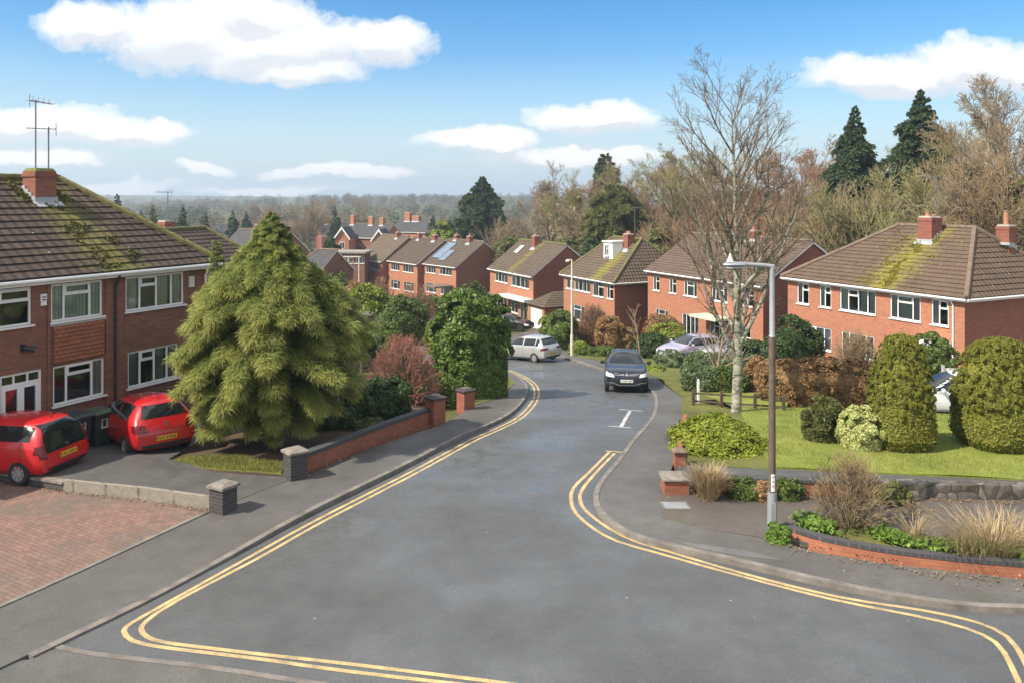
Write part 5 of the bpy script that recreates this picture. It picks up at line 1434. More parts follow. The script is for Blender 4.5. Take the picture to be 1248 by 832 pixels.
# stepped terrace far down the road
RF_T = [m_roof('roof_terrace', (.105, .08, .058), (.085, .066, .05), None, .5, .3), m_roof('roof_terrace_brown', (.10, .073, .052), (.078, .058, .044), None, .5, .3), m_roof('roof_terrace_tan', (.135, .10, .068), (.105, .08, .057), None, .5, .4)]
OT = [(.7, 3.3, 3.5, 4.55, 'c4', 'cur_white'), (4.3, 7.4, 3.5, 4.55, 'c4', 'cur_white'), (.7, 3.4, .8, 2.1, 'c3', 'cur_white'), (4.6, 7.4, .8, 2.1, 'c3', 'cur_white')]
ta, *_q = house('end terrace brick house with solar panels on its roof', (-12.6, 116.8), (-7.5, 110.0), 9.0, -7.4, -2.66, .65, 0, 0, OT, MAT['brick_orange'], MAT['brick_side'], RF_T[0], near=False, chim=[(5.6, 4.2, .8, .7, 1.3, [(0, 0, .3)]), (1.6, 4.6, .7, .6, 1.3, [(0, 0, .3)])])
tb, *_q = house('middle terrace brick house, stepped between its two joined neighbours', (-18.5, 123.0), (-13.4, 116.2), 9.0, -7.6, -2.75, .62, 0, 0, OT, MAT['brick_orange'], MAT['brick_side'], RF_T[1], near=False, chim=[(1.8, 4.3, .7, .6, 1.3, [(0, 0, .3)]), (6.3, 4.3, .8, .7, 1.2, [(0, 0, .25)])])
tc, *_q = house('tan-roofed terrace house, the farthest of the stepped brick three', (-24.4, 129.4), (-19.4, 122.6), 9.0, -7.8, -2.9, .75, 0, 0, OT, MAT['brick_orange'], MAT['brick_side'], RF_T[2], near=False, chim=[(5.6, 4.2, .7, .6, 1.3, [(0, 0, .3)])])
sol = paint('solar_glass', (.16, .22, .30), .3, .15)
for i, (x0, x1, s0, s1) in enumerate(((.7, 3.0, 1.4, 4.9), (3.15, 4.6, 1.0, 3.3))):
    sl = math.atan2(.65+2.66, 4.78); mb = MB(); M4 = Matrix.Translation((0, -.28, 4.74)) @ Matrix.Rotation(sl, 4, 'X')
    mb.box(x0, x1, s0, s1, .06, .12, 0, M4); sp_ = mb.build('solar_panel', sol, ta)
    mb = MB()
    for k in range(1, 3): mb.box(x0, x1, s0+(s1-s0)*k/3-.02, s0+(s1-s0)*k/3+.02, .121, .13, 0, M4)
    mb.build('frame', MAT['alu'], sp_)
mb = MB(); mb.box(5.2, 8.3, -3.2, -.3, 2.1, 2.3); mb.build('porch', MAT['ridge'], ta)

# houses farther off
RF_D = m_roof('roof_slate', (.085, .082, .085), (.065, .064, .068), None, .5, .15)
RF_N = m_roof('roof_neighbour', (.075, .058, .044), (.058, .046, .037), 3.0, .6, .7)
house('hip-roofed neighbour house half hidden behind the big yellow-green conifer', (-16.6, 38.2), (-12.6, 46.0), 7.5, -2.2, 2.25, 5.05, 2.4, 2.4, [(1.0, 3, 3.2, 4.2, 'c3', 'cur_white'), (5, 7, 3.2, 4.2, 'c3', 'cur_white')], MAT['brick_shade'], MAT['brick_side'], RF_N, near=False, ridgem='ridge_moss',
      chim=[(4.3, 4.4, .7, .6, 5.5, [], '', [(.1, 0, 7.1, 3.1, 1)])])
house('small brick bungalow with white window right of the big conifer top', (X(352, 92), 92), (X(388, 90), 90), 6, -6.6, -1.7, .8, 1.8, 0, [(1.5, 2.4, 3.4, 4.4, 'c2', 'cur_white')], MAT['brick_shade'], MAT['brick_shade'], RF_D, near=False)
hs_, *_q = house('slate-roofed house with white bargeboards in front of the far trees', (X(414, 165), 165), (X(466, 160), 160), 7, -8.8, -1.3, 1.3, 0, 0, [(1, 2.4, 5, 6.4, 'c2', 'cur_white'), (4, 5.6, 5, 6.4, 'c2', 'cur_white')], MAT['brick_shade'], MAT['brick_orange'], RF_D, near=False,
      chim=[(.6, 3.5, .9, .8, 3.0, [(0, 0, .4)]), (5.3, 3.5, 1.0, .8, 2.8, [(0, 0, .4)]), (8.0, 3.5, .9, .8, 2.6, [(0, 0, .3)])])
def bargeboard_gable(px, Y, w, ztop, zb):
    x = X(px, Y); M4 = Matrix.Translation((x, Y, -8.8)) @ Matrix.Rotation(R_(-6), 4, 'Z'); H4 = Matrix.Translation(hs_.location) @ hs_.rotation_euler.to_matrix().to_4x4()
    mb = MB(); t, b = ztop+8.8, zb+8.8
    mb.add([(-w/2, 0, -1), (w/2, 0, -1), (w/2, 0, b), (0, 0, t), (-w/2, 0, b), (-w/2, 5, -1), (w/2, 5, -1), (w/2, 5, b), (0, 5, t), (-w/2, 5, b)], [(0, 1, 2, 3, 4), (9, 8, 7, 6, 5), (1, 6, 7, 2), (5, 0, 4, 9)]); r = mb.build('gable', MAT['brick_orange'], hs_); r.matrix_local = H4.inverted() @ M4
    mb = MB()
    for s in (-1, 1): tiled_plane(mb, [(s*(w/2+.3), -.3, b-.25), (0, -.3, t+.08), (0, 5, t+.08), (s*(w/2+.3), 5, b-.25)], (0, 1, 0), Vector((-s*(w/2+.3), 0, t-b+.33)), (s*(w/2+.3), -.3, b-.25))
    mb.build('roof', RF_D, r)
    mb = MB()
    for s in (-1, 1): mb.add([(s*(w/2+.35), -.32, b-.6), (s*(w/2+.35), -.32, b-.2), (0, -.32, t+.12), (0, -.32, t-.35), (s*(w/2+.35), -.38, b-.6), (s*(w/2+.35), -.38, b-.2), (0, -.38, t+.12), (0, -.38, t-.35)], [(0, 1, 2, 3), (7, 6, 5, 4), (0, 3, 7, 4), (1, 5, 6, 2)])
    mb.build('bargeboard', MAT['white'], r)
    mb = MB(); mb.box(-.5, .5, -.06, -.01, b-2.2, b-.9); mb.build('window_frame', MAT['white'], r); mb = MB(); mb.box(-.42, -.04, -.07, -.061, b-2.1, b-1.0); mb.box(.04, .42, -.07, -.061, b-2.1, b-1.0); mb.build('pane', MAT['carglass'] if 'carglass' in MAT else MAT['dark_in'], r)
bargeboard_gable(417, 158, 2.6, .9, -1.0); bargeboard_gable(462, 155, 2.4, .6, -1.2)
house('distant grey-roofed house with tall red chimneys beside yellow bush', (X(476, 195), 195), (X(522, 190), 190), 8, -9, -1.5, 1.6, 0, 2, [(2, 4, 5, 6.5, 'c2', 'cur_white')], MAT['brick_orange'], MAT['brick_orange'], RF_D, near=False, chim=[(2.6, 3.5, 1.5, 1.0, 3.0, [(-.4, 0, .5), (.4, 0, .5)]), (5.0, 3.5, 1.9, 1.0, 2.2, [(0, 0, .5)])])
house('low dark slate-roofed house behind the conifer leader', (X(262, 120), 122), (X(330, 116), 116), 7, -7.6, -1.2, 1.9, 0, 0, [], MAT['brick_shade'], MAT['brick_shade'], RF_D, near=False, chim=[(4, 3.5, .7, .6, 2.6, [(0, 0, .3)])])
house('brick house roof showing behind the ridge of hipped mossy house', (X(1052, 74), 76), (X(1084, 70), 70), 6, -4.6, 1.7, 4.2, 1.5, 1.5, [], MAT['brick_side'], MAT['brick_side'], RF_D, near=False, chim=[(1.0, 2.6, .7, .6, 4.6, [(0, 0, .3)])])
for px, Y, w, rd, lab in ((236, 215, 9, .3, 'far pale-roofed house by the neighbour roof aerial'), (312, 235, 10, -.2, 'far house among trees just left of broad bare tree'), (392, 225, 9, .5, 'far grey-roofed house between broad bare tree and slate house'), (498, 300, 11, -.3, 'tiny far house above the tall red chimneys'), (560, 330, 12, .2, 'tiny far house left of the blue-green conifer top')):
    x = X(px, Y); z = g(x, Y); a = Vector((math.cos(rd), math.sin(rd)))
    house(lab, (x, Y), (x+a.x*w, Y+a.y*w), 7, z, z+5, z+8.4, 0, 0, [], MAT['cream'] if px in (236, 498) else MAT['brick_orange'], MAT['brick_side'], RF_D if px != 312 else RF_T[0], near=False, chim=[(2, 3.5, .8, .7, z+9.3, [])])
def sunroom():
    Y = 122; x0, x1 = X(406, Y), X(444, Y); w = x1-x0
    r = empty('garden_room', (x0, Y, g(x0, Y)), R_(-4), 'flat-roofed garden room with white-framed windows left of the terrace', 'garden room')
    zt = Z(309, Y)-g(x0, Y); mb = MB(); wall_openings(mb, 0, w, -1, zt, 0, [(.3+i*w/5, w/5+.1+i*w/5, zt-1.5, zt-.35) for i in range(5)]); mb.quad((w, 0, -1), (w, 4, -1), (w, 4, zt), (w, 0, zt)); mb.quad((0, 4, -1), (0, 0, -1), (0, 0, zt), (0, 4, zt)); mb.build('wall', MAT['brick_shade'], r)
    for i in range(5): window(r, .3+i*w/5, w/5+.1+i*w/5, zt-1.5, zt-.35, 'c2', 0, cur=None, near=False)
    mb = MB(); mb.box(-.4, w+.4, -.5, 4.2, zt+.001, zt+.28); mb.build('roof', MAT['conc'], r)
    mb = MB()
    for i in range(4): mb.box(-.2+i*w/3-.06, -.2+i*w/3+.06, -2.2, -2.08, -1, zt-.4)
    mb.box(-.3, w+.1, -2.25, -2.05, zt-.399, zt-.25); mb.build('pergola', MAT['cream'], r)
sunroom()
def shed(label, px, Y, w, d, h, rz, wm, rm):
    x = X(px, Y); r = empty('garden_shed', (x, Y, g(x, Y)), rz, label, 'shed'); mb = MB()
    mb.box(-w/2, w/2, -d/2, d/2, -.3, h); mb.add([(-w/2, -d/2, h), (w/2, -d/2, h), (w/2, d/2, h), (-w/2, d/2, h), (-w/2, 0, h+.55), (w/2, 0, h+.55)], [(0, 4, 3), (1, 2, 5)]); mb.build('wall', wm, r)
    mb = MB()
    for s in (-1, 1): mb.add([(-w/2-.15, s*(d/2+.2), h-.1), (w/2+.15, s*(d/2+.2), h-.1), (w/2+.15, 0, h+.6), (-w/2-.15, 0, h+.6), (-w/2-.15, s*(d/2+.2), h-.05), (w/2+.15, s*(d/2+.2), h-.05), (w/2+.15, 0, h+.65), (-w/2-.15, 0, h+.65)], [(0, 1, 2, 3), (4, 7, 6, 5), (0, 4, 5, 1), (0, 3, 7, 4), (1, 5, 6, 2)])
    mb.build('roof', rm, r); mb = MB(); mb.box(-.4, .4, -d/2-.03, -d/2-.001, .05, 1.85); mb.build('door', MAT['wood'], r)
shed('white-walled outbuilding among the left gardens below the terrace', 440, 104, 4.5, 3, 2.0, R_(-8), MAT['white'], MAT['ridge'])
shed('dark flat shed roof at the side of solar panel terrace house', 634-12, 96, 3.6, 4, 2.3, R_(-50), MAT['white'], RF_D)
def fence_run(label, pxs, h, m, Yb=None):
    l = smooth_line([(X(p, Y), Y) for p, Y in pxs], 1.0); mb = MB(); ribbon(mb, l, 0, .05, h, h, -.2); o = mb.build('panel_fence', m); tag(o, label, 'fence'); mb = MB()
    for i in range(0, len(l), 2): x, y = l[i]; mb.box(x-.06, x+.06, y-.13, y-.01, g(x, y)-.2, g(x, y)+h+.1)
    mb.build('post', m, o)
fence_run('panel fence at the back of left gardens beneath the garden room', [(395, 96), (425, 97), (470, 99)], 1.7, MAT['wood'])
fence_run('weathered panel fence behind the beech hedge by hipped house', [(935, 41), (985, 42)], 1.5, MAT['wood'])

# ------------------------------------------------------------------ cars
RED = paint('red_paint', (.50, .008, .012)); RED2 = paint('red_paint_deep', (.46, .008, .012))
x, y = X(70, 19.4), 19.4
def place_by_rear(px, py, head, L, wx=0, off=.1):   # a ground point under the rear bumper centre
    x, y = P(px, py, off); return (x+math.cos(head)*L/2, y+math.sin(head)*L/2)
hA = R_(192)
car('small boxy red hatchback with black glass tailgate nearest the paving wall', place_by_rear(85, 575, R_(168), 3.6, off=.24), R_(168), 3.55, 1.66, 1.45, 'mini', RED, wr=.285, rear='dark', dz=.14)
car('red three-door hatchback parked nose to house beside the big conifer', place_by_rear(204, 556, R_(133), 3.95), R_(133), 3.95, 1.69, 1.46, 'hatch', RED2, wr=.30, doors=3, dz=.10)
x, y = P(764, 479); hd = R_(-96); car('dark blue crossover coming towards us along the kerb', (x-math.cos(hd)*2.15, y-math.sin(hd)*2.15), hd, 4.4, 1.84, 1.66, 'suv', paint('navy_paint', (.012, .018, .032), .3), wr=.345, emblem='tri', roofbars=True, front_plate='plate_w')
hd = R_(137); car('silver hatchback seen from behind, standing in the bend of the road', place_by_rear(675, 441, hd, 4.0, off=0), hd, 4.0, 1.75, 1.50, 'hatch', paint('silver_paint', (.52, .52, .50), .55, .32), wr=.31, rear='wide', emblem='', )
car('black car on the drive of gabled garage house', (X(622, 74), 74.0), R_(-25), 4.3, 1.78, 1.48, 'hatch', paint('black_paint', (.01, .01, .012)), emblem='', wr=.31)
car('white car half hidden between the two clipped yews', (X(1165, 29.5), 29.5), R_(172), 4.3, 1.78, 1.52, 'hatch', paint('white_car_paint', (.74, .75, .76)), emblem='', wr=.32, dz=.1)
car('pale silver car with a purple side behind the lavender bed', (X(842, 47.5), 47.5), R_(-152), 4.2, 1.76, 1.5, 'hatch', paint('lilac_paint', (.40, .36, .47), .3), emblem='', wr=.31, dz=.1)
car('grey car behind the birch trunk on the drive', (X(893, 46.5), 46.5), R_(178), 4.2, 1.76, 1.5, 'hatch', paint('grey_paint', (.38, .39, .40), .5), emblem='', wr=.31, dz=.1)
car('white car glimpsed between bushes in the left gardens', (X(508, 66), 66.0), R_(-160), 4.2, 1.76, 1.5, 'hatch', paint('white_far_paint', (.72, .73, .74)), emblem='', wr=.31)
car('white car roof beyond the terrace end by dark shed', (X(594, 98), 98.0), R_(-140), 4.2, 1.76, 1.5, 'hatch', paint('white_fleet_paint', (.70, .72, .73)), emblem='', wr=.31)
# ------------------------------------------------------------------ the big conifer and near plants
x, y = P(327, 543, .15); cr = empty('conifer_tree', (x, y+.3, g(x, y)+.12), 0, 'big yellow-green drooping conifer in the front garden beside red cars', 'conifer')
def prof_c(t):
    r = np.interp(t, [0, .06, .25, .40, .55, .68, .80, .87, .93, .97, 1.0], [.6, .95, 1.75, 2.25, 2.2, 1.72, .98, .66, .38, .18, .04]); return float(r)
cone_spray(cr, 6.35, prof_c, 235, LF['cedar'], 5, droop=.30, rise=.34, twig=.48, wid=.019, per=300, z0=.09, tiers=14, flat=.4, trunk_m=TW['bark'], trunk_r=.2, lead=[(-1.55, .1, 5.55), (.35, .2, 6.0)], jitter=.13)

def at(px, Y): return X(px, Y), Y
def hgt(py, px, Y): return Z(py, Y)-g(X(px, Y), Y)
def S(label, px, wpx, ytop, Y, mat, seed, n=2500, size=.12, name='shrub', cat='shrub', dep=1.0, **kw):
    """bush by its centre column, apparent width and top, standing at distance Y"""
    w = wpx/F*Y; x = X(px, Y); h = Z(ytop, Y)-g(x, Y)
    return shrub(label, x, Y, w, h, LF[mat], n, size, seed, name, cat, depth=w*dep, **kw)

Yl = P(575, 492)[1]
S('tall clipped laurel bush bulging over pavement at the bend', 574, 80, 355, Yl+1.7, 'laurel', 21, 9000, .16, 'laurel_bush', 'laurel', box=4.0, lumps=110, lump=.17, amp=.06, dep=1.0, rz=R_(38))
S('dark laurel hedge behind the red brick front wall', 456, 84, 470, 26.6, 'dark', 22, 5000, .13, 'laurel_hedge', 'hedge', box=4, lumps=40, lump=.3, dep=.9, rz=R_(40))
S('dark low evergreen spreading under the conifer skirts by wall', 405, 70, 500, 25.2, 'dark', 23, 2500, .12, dep=.8)
S('small yellowish bush against the middle of front brick wall', 452, 34, 512, 24.6, 'olive', 24, 900, .09)
S('small round green bush squeezed between two brick piers', 551, 26, 468, 30.2, 'mid', 25, 900, .10)
S('dark spreading evergreen under the ground-floor window behind red hatchback', 172, 84, 463, 25.2, 'dark', 26, 2600, .13, dep=.55, rz=R_(63))
# red-twigged dome
def twig_dome(label, px, Y, wpx, ytop, tw, seed, n0=26, rmin=.006, name='bare_shrub', cat='shrub', lean=.95, z=None):
    x = X(px, Y); w = wpx/F*Y; h = Z(ytop, Y)-g(x, Y); rd = random.Random(seed)
    r = empty(name, (x, Y, g(x, Y) if z is None else z), 0, label, cat); segs = []
    cfg = [dict(n=5, wob=.05, up=.015, kids=8, ang=.45, rat=.5, rat_r=.6, **{'from': .3}), dict(n=4, wob=.08, up=.02, kids=6, ang=.5, rat=.5, rat_r=.6, **{'from': .25}), dict(n=3, wob=.10, up=.02)]
    for i in range(n0):
        az = i*2.4+rd.uniform(-.3, .3); el = (i+.5)/n0*lean
        d = Vector((math.cos(az)*math.sin(el*1.35), math.sin(az)*math.sin(el*1.35), math.cos(el*1.35)))
        Lr = 1/math.sqrt((d.x*d.x+d.y*d.y)/(w/2)**2+(d.z/h)**2)*.80
        grow(segs, Vector((d.x*.12, d.y*.12, -.03)), d, Lr, .022*max(.6, h/2), 0, cfg, rd)
    s = np.array(segs); s[:, 6:8] = np.maximum(s[:, 6:8], rmin)
    e = np.sqrt((s[:, 3]**2+s[:, 4]**2)/(w/2)**2+(s[:, 5]/h)**2)
    s = s[e < 1.0]; e = e[e < 1.0]
    for nm, k, q in (('stems', s[:, 8] < 1, 4), ('twigs', s[:, 8] >= 1, 3)):
        ss = s[k]; V, Q = tubes(ss[:, :8], q); np_mesh(nm, V, Q, tw, r, False, np.repeat(np.clip((e[k]-.62)*3.2, 0, 1), 2*q))
    return r
twig_dome('round bare bush with red twig tips behind the brick front wall', 491, 30.0, 106, 401, TW['red'], 31, 90, .0075)
xx, yy = P(1035, 652); twig_dome('bare spreading shrub growing from the curved planter wall', 1036, yy, 112, 553, TW['straw'], 32, 42, .0035, lean=.85, z=g(xx, yy)+.2)
twig_dome('low bare twiggy plant sprawling beside the planter shrub', 1110, 17.2, 70, 622, TW['straw'], 33, 14, .003, lean=1.0, z=.2)

# clipped yews, lawn shrubs
def topiary(label, px, py, wpx, ytop, seed, box, taper):
    x, y = P(px, py, .15); Y = y+wpx/F*y*.45; x = X(px, Y); w = wpx/F*Y; h = Z(ytop, Y)-g(x, Y)
    rng = np.random.default_rng(seed)
    V, Q = bush_mesh(w/2, w/2, h, 70000, .038, seed, box=box, lumps=420, lump=.06, amp=.02, inner=.88, el=2.0)
    t = np.clip(V[:, 2]/h, 0, 1); s = 1-taper*t**1.5-.22*np.clip(.12-t, 0, 1)/.12; V[:, 0] *= s; V[:, 1] *= s
    k = np.array([mnoise.noise((a*1.9+seed, b*1.9, c*1.5)) for a, b, c in V]); V[:, 0] *= 1+.05*k; V[:, 1] *= 1+.05*k
    o = np_mesh('clipped_yew', V, Q, LF['gold']); o.location = (x, Y, g(x, Y)+.1); return tag(o, label, 'topiary')
topiary('tall domed golden yew, the left of the clipped pair on lawn', 1098, 552, 74, 413, 41, 3.2, .30)
topiary('wide domed golden yew, the right of the clipped pair on lawn', 1219, 554, 102, 418, 42, 3.0, .20)
xs_, ys_ = P(1005, 540, .15)
S('small upright dwarf conifer with bare brown base on the lawn', 1004, 48, 487, ys_+.5, 'olive', 43, 4500, .07, 'dwarf_conifer', 'conifer', lumps=26, lump=.38, spiky=.5, el=2.2)
S('yellow and cream variegated shrub beside the tall clipped yew', 1050, 50, 496, P(1050, 549, .15)[1]+.4, 'varieg', 44, 3800, .075, 'variegated_shrub', 'shrub', lumps=40, lump=.28)
# golden juniper: layered mats of sprays
def juniper():
    x, y = P(874, 556, .1); w = 102/F*y; d = 3.1; yc = y+d*.38; rng = np.random.default_rng(45); parts = [blob_core(w*.36, d*.36, -.2, .36, 3, 10, 4, .15)]
    for i in range(190):
        a = rng.random()*6.28; q = math.sqrt(rng.random())*1.04; cx, cy = math.cos(a)*q*w*.46, math.sin(a)*q*d*.46
        top = .22+.55*(1-q**2)*(.55+.6*rng.random())+(.28*cy/d)
        az = math.atan2(cy, cx)+rng.normal()*.5; ln = .55+.4*rng.random(); n = 230
        s = rng.random(n); sd = rng.normal(size=n)*.13*(1-.5*s)
        px_ = cx+math.cos(az)*(s-.5)*ln-math.sin(az)*sd; py_ = cy+math.sin(az)*(s-.5)*ln+math.cos(az)*sd; pz = top+.14*s-.30*s*s+rng.normal(size=n)*.035-np.abs(sd)*.5
        nr = np.stack([np.full(n, math.cos(az)*.5), np.full(n, math.sin(az)*.5), np.full(n, .9)], 1)
        parts.append(leaf_quads(np.stack([px_, py_, np.maximum(pz, .03)], 1), nr, .042, rng, 2.6, .5))
    V, Q = join(parts); o = np_mesh('juniper_shrub', V, Q, LF['juniper']); xx = X(874, yc); o.location = (xx, yc, g(xx, yc)+.1); o.rotation_euler.z = R_(-6)
    tag(o, 'low golden-green juniper spreading in layers beside the pavement', 'juniper')
juniper()
# dry grasses and greenery on the walls
xx, yy = P(863, 606, .1); tuft('straw-coloured fountain of dry grass by the square brick pier', xx, yy-.05, .95, .78, 900, LF['straw'], 51, .8, wid=.007, z=g(xx, yy)+.1)
xx, yy = P(1200, 690, .1); tuft('long dry blond grass clump over the planter wall at frame edge', X(1205, yy+.25), yy+.25, 1.7, .78, 800, LF['straw'], 52, .75, wid=.005, depth=.6, z=g(xx, yy)+.2)
xx, yy = P(1120, 672, .1); tuft('small dry grass wisp beside the low planter shrub', xx, yy+.2, .8, .55, 160, LF['straw'], 53, .8, wid=.005, z=g(xx, yy)+.2)
for i, (px, py, w, h, m, lab) in enumerate([(905, 603, .75, .34, 'mid', 'small green plant on the low wall between dry tuft and street lamp'), (960, 605, .55, .42, 'mid', 'green sprig against the low wall just right of street lamp'), (1085, 608, .8, .35, 'olive', 'low green plant where brick wall meets the rough stone'), (927, 606, .5, .36, 'russet', 'brown dead-leaved plant on the low wall behind street lamp')]):
    xx, yy = P(px, py, .1); shrub(lab, xx, yy-.1, w, h, LF[m], 500, .055, 60+i, 'small_plant', 'plant', z=g(xx, yy)+.1, lumps=12)
xx, yy = P(943, 655, .1); shrub('bright leafy weeds growing round the street lamp foot', xx+.05, yy-.12, .5, .26, LF['ivy'], 420, .07, 66, 'weeds', 'plant', z=g(xx, yy)+.1, lumps=9)
def trailing(label, pxs, seed, n, size=.075, m='ivy', hh=.2):
    l = px_line(pxs, .1); rng = np.random.default_rng(seed); i = rng.integers(0, len(l), n); P_ = np.array([(*l[k], 0) for k in i])
    P_[:, 0] += rng.normal(size=n)*.12; P_[:, 1] += rng.normal(size=n)*.12+.08
    ph = np.array([mnoise.noise((a*1.4, b*1.4, seed)) for a, b, _ in P_]); kp = ph > -.12; P_ = P_[kp]; ph = ph[kp]
    P_[:, 2] = np.array([g(a, b) for a, b, _ in P_])+.22+rng.random(len(P_))*hh*(.4+ph+.3)
    V, Q = leaf_quads(P_, np.tile([0, -.4, .8], (len(P_), 1)), size, rng, 1.2, .7); o = np_mesh('trailing_ivy', V, Q, LF[m]); return tag(o, label, 'ivy')
trailing('green leafy ivy trailing along the left half of curved planter wall', [(985, 653), (1030, 664), (1080, 672), (1115, 680)], 71, 2600)
trailing('thick green ivy spilling over the planter wall at its frame-edge end', [(1130, 684), (1180, 690), (1248, 696), (1330, 704)], 72, 4200, .075, 'ivy', .24)
# hedges and planting right of the road
S('brown-leaved beech hedge across the back of the lawn', 997, 146, 441, 31.0, 'beech', 81, 9000, .085, 'beech_hedge', 'hedge', box=5, lumps=90, lump=.25, dep=.38, rz=R_(-6))
S('grey-green mounded lavender at the pavement edge, the longest mound', 866, 66, 437, 38.0, 'sage', 82, 4500, .085, 'lavender', 'lavender', lumps=36, lump=.33, spiky=.5, el=3)
S('grey-green lavender mound nearest the white marker post', 858, 50, 452, 34.5, 'sage', 83, 2600, .08, 'lavender', 'lavender', lumps=24, spiky=.5, el=3)
S('leafy green mound behind the birch at the end of lavender bed', 888, 42, 450, 34.0, 'mid', 84, 1800, .08, lumps=20, spiky=.5, el=2.5)
S('smooth rounded blue-green hebe at the head of the lavender bed', 815, 34, 426, 44.0, 'sage', 85, 2600, .06, 'hebe', 'shrub', lumps=40, lump=.16)
S('low lime-green ground plants on verge behind dark crossover', 795, 36, 446, 42.0, 'lime', 86, 900, .09, lumps=16, lump=.3)
S('yellow-green shrub in the garden of the house behind birch', 812, 46, 398, 51, 'lime', 87, 2200, .12)
S('maroon-brown shrub arching over the yellow-green garden shrub', 806, 50, 388, 54, 'beech', 88, 1800, .11)
S('dark green shrub below the yellow-green garden shrub', 795, 40, 412, 49, 'dark', 89, 1800, .11)
S('red-leaved shrub left of the slender garden sapling', 764, 20, 399, 53, 'russet', 90, 900, .1)
twig_dome('tall russet feathery shrub in front of dormer house', 724, 57, 56, 366, TW['russet'], 91, 90, .010)
S('rust-brown shrub at the roadside right of russet feathery shrub', 743, 34, 386, 53, 'russet', 92, 2600, .08, spiky=.6, el=3)
S('rounded dark green shrub right beside cream street lamp', 683, 38, 378, 56, 'mid', 93, 3000, .12)
S('bright green round shrub by the garage drive', 668, 22, 383, 62, 'lime', 94, 1400, .12)
S('long low green hedge along the far pavement', 735, 62, 423, 50, 'mid', 95, 2600, .09, 'low_hedge', 'hedge', dep=.35, rz=R_(-24), lumps=40, lump=.3)
S('low green clump at the foot of the cream street lamp', 705, 24, 418, 51.5, 'lime', 96, 900, .09)
S('grassy verge clump opposite the silver car', 640, 26, 414, 62, 'olive', 97, 900, .12, dep=.6)
S('tall dark evergreen shrub right of birch trunk', 966, 60, 384, 42, 'dark', 98, 3200, .12)
twig_dome('wide golden-brown twiggy shrub in front of hipped house windows', 1042, 35.6, 84, 396, TW['straw'], 99, 95, .0065)
S('pale brown twiggy shrub at the left of beech hedge', 930, 40, 436, 34, 'russet', 100, 1800, .075, spiky=.5, el=3)
S('green climber heaped over the porch of hipped house', 1138, 54, 403, 36.2, 'mid', 101, 2000, .12, 'climber', 'climber')
S('low clump of foliage under the wide clipped yew edge', 1160, 30, 540, 24.0, 'olive', 102, 700, .06)
S('dark shrub filling the gap behind grey car', 920, 46, 418, 40, 'dark', 103, 1500, .11)

# left gardens beyond the front hedge
L_ = [('lime', 447, 60, 352, 62, 'large bright yellow-green bush in the middle of the left gardens'), ('mid', 490, 60, 368, 60, 'rounded green bush below the purplish bush'),
      ('grey', 447, 40, 383, 50, 'grey-green leafy bush above the red-tipped dome'), ('lime', 420, 56, 398, 45, 'light green feathery bush right of big conifer'), ('olive', 400, 60, 352, 70, 'olive bush showing right of the big conifer top'), ('mid', 470, 44, 395, 46, 'mid-green bush immediately above red-tipped dome'),
      ('russet', 430, 44, 345, 80, 'russet bush near the white outbuilding'), ('lime', 553, 34, 352, 72, 'light green shrub peeping over the laurel'), ('olive', 577, 32, 340, 82, 'feathery tan shrub at the terrace gable end'), ('mid', 520, 50, 365, 68, 'green shrub left of the laurel top'),
      ('mid', 412, 40, 335, 92, 'hedge-like green bush beneath the garden room'), ('lime', 395, 50, 372, 62, 'pale green bush close behind big conifer'), ('grey', 425, 30, 375, 56, 'pale grey shrub between green garden bushes'),
      ('lime', 536, 34, 392, 52, 'fresh green shrub tucked left of laurel'), ('olive', 640, 24, 372, 90, 'small tan shrub beside garage house')]
for i, (m, px, w, yt, Y, lab) in enumerate(L_): S(lab, px, w, yt, Y, m, 120+i, 2200, .13 if Y < 60 else .2, lumps=26, spiky=.4 if m in ('russet', 'olive', 'lime') else 0, el=2.2 if m in ('russet', 'olive', 'lime') else 1.5)

# ------------------------------------------------------------------ trees
def bare_tree(label, x, y, H, r0, cfg, tw, seed, rmin, split=1, trunk=None, lean=(0, 0), z=None, cat='tree', name='bare_tree', group=None):
    rd = random.Random(seed); segs = []
    r = empty(name, (x, y, (g(x, y) if z is None else z)-.05), 0, label, cat, group)
    grow(segs, Vector((0, 0, -.2)), Vector((lean[0], lean[1], 1)).normalized(), H, r0, 0, cfg, rd)
    tree_parts(segs, r, trunk or tw, tw, rmin, split); return r
K = lambda n, wob, up, kids=0, ang=.6, rat=.5, rr=.5, fr=.3, tap=.55, end=.3: {'n': n, 'wob': wob, 'up': up, 'kids': kids, 'ang': ang, 'rat': rat, 'rat_r': rr, 'from': fr, 'tap': tap, 'end': end}
xb, yb = P(897, 502, .12)
bc = [K(18, .022, .012, 26, .68, .52, .42, .14, .60, .10), K(10, .035, .048, 8, .50, .42, .5, .2, .5, .15), K(6, .06, .035, 6, .50, .52, .55, .12, .4), K(4, .07, .015, 3, .5, .7, .6, .15), K(3, .07, .0)]
hb = (Z(60, yb)-g(xb, yb))*.84
rb = empty('birch_tree', (xb, yb, g(xb, yb)), 0, 'tall bare birch with pale mottled trunk standing left of the street lamp', 'birch'); segs = []
grow(segs, Vector((0, 0, -.2)), Vector((.0, 0, 1)), hb, .19, 0, bc, random.Random(17)); tree_parts(segs, rb, BIRCH, TW['birch'], .0042, 1, 8, maxr=.045)
bg4 = [K(7, .05, .01, 9, .62, .62, .5, .28, .5, .15), K(7, .08, .055, 9, .55, .52, .5, .2, .5, .2), K(5, .09, .03, 9, .55, .52, .55, .12, .4), K(4, .08, .015, 6, .55, .65, .6, .15), K(3, .08, .0)]
fan = [K(5, .03, .02, 16, .50, .95, .5, .08, .35, .3), K(7, .06, .05, 11, .42, .5, .5, .2, .5, .2), K(5, .07, .03, 9, .45, .55, .55, .12, .4), K(3, .07, .01)]
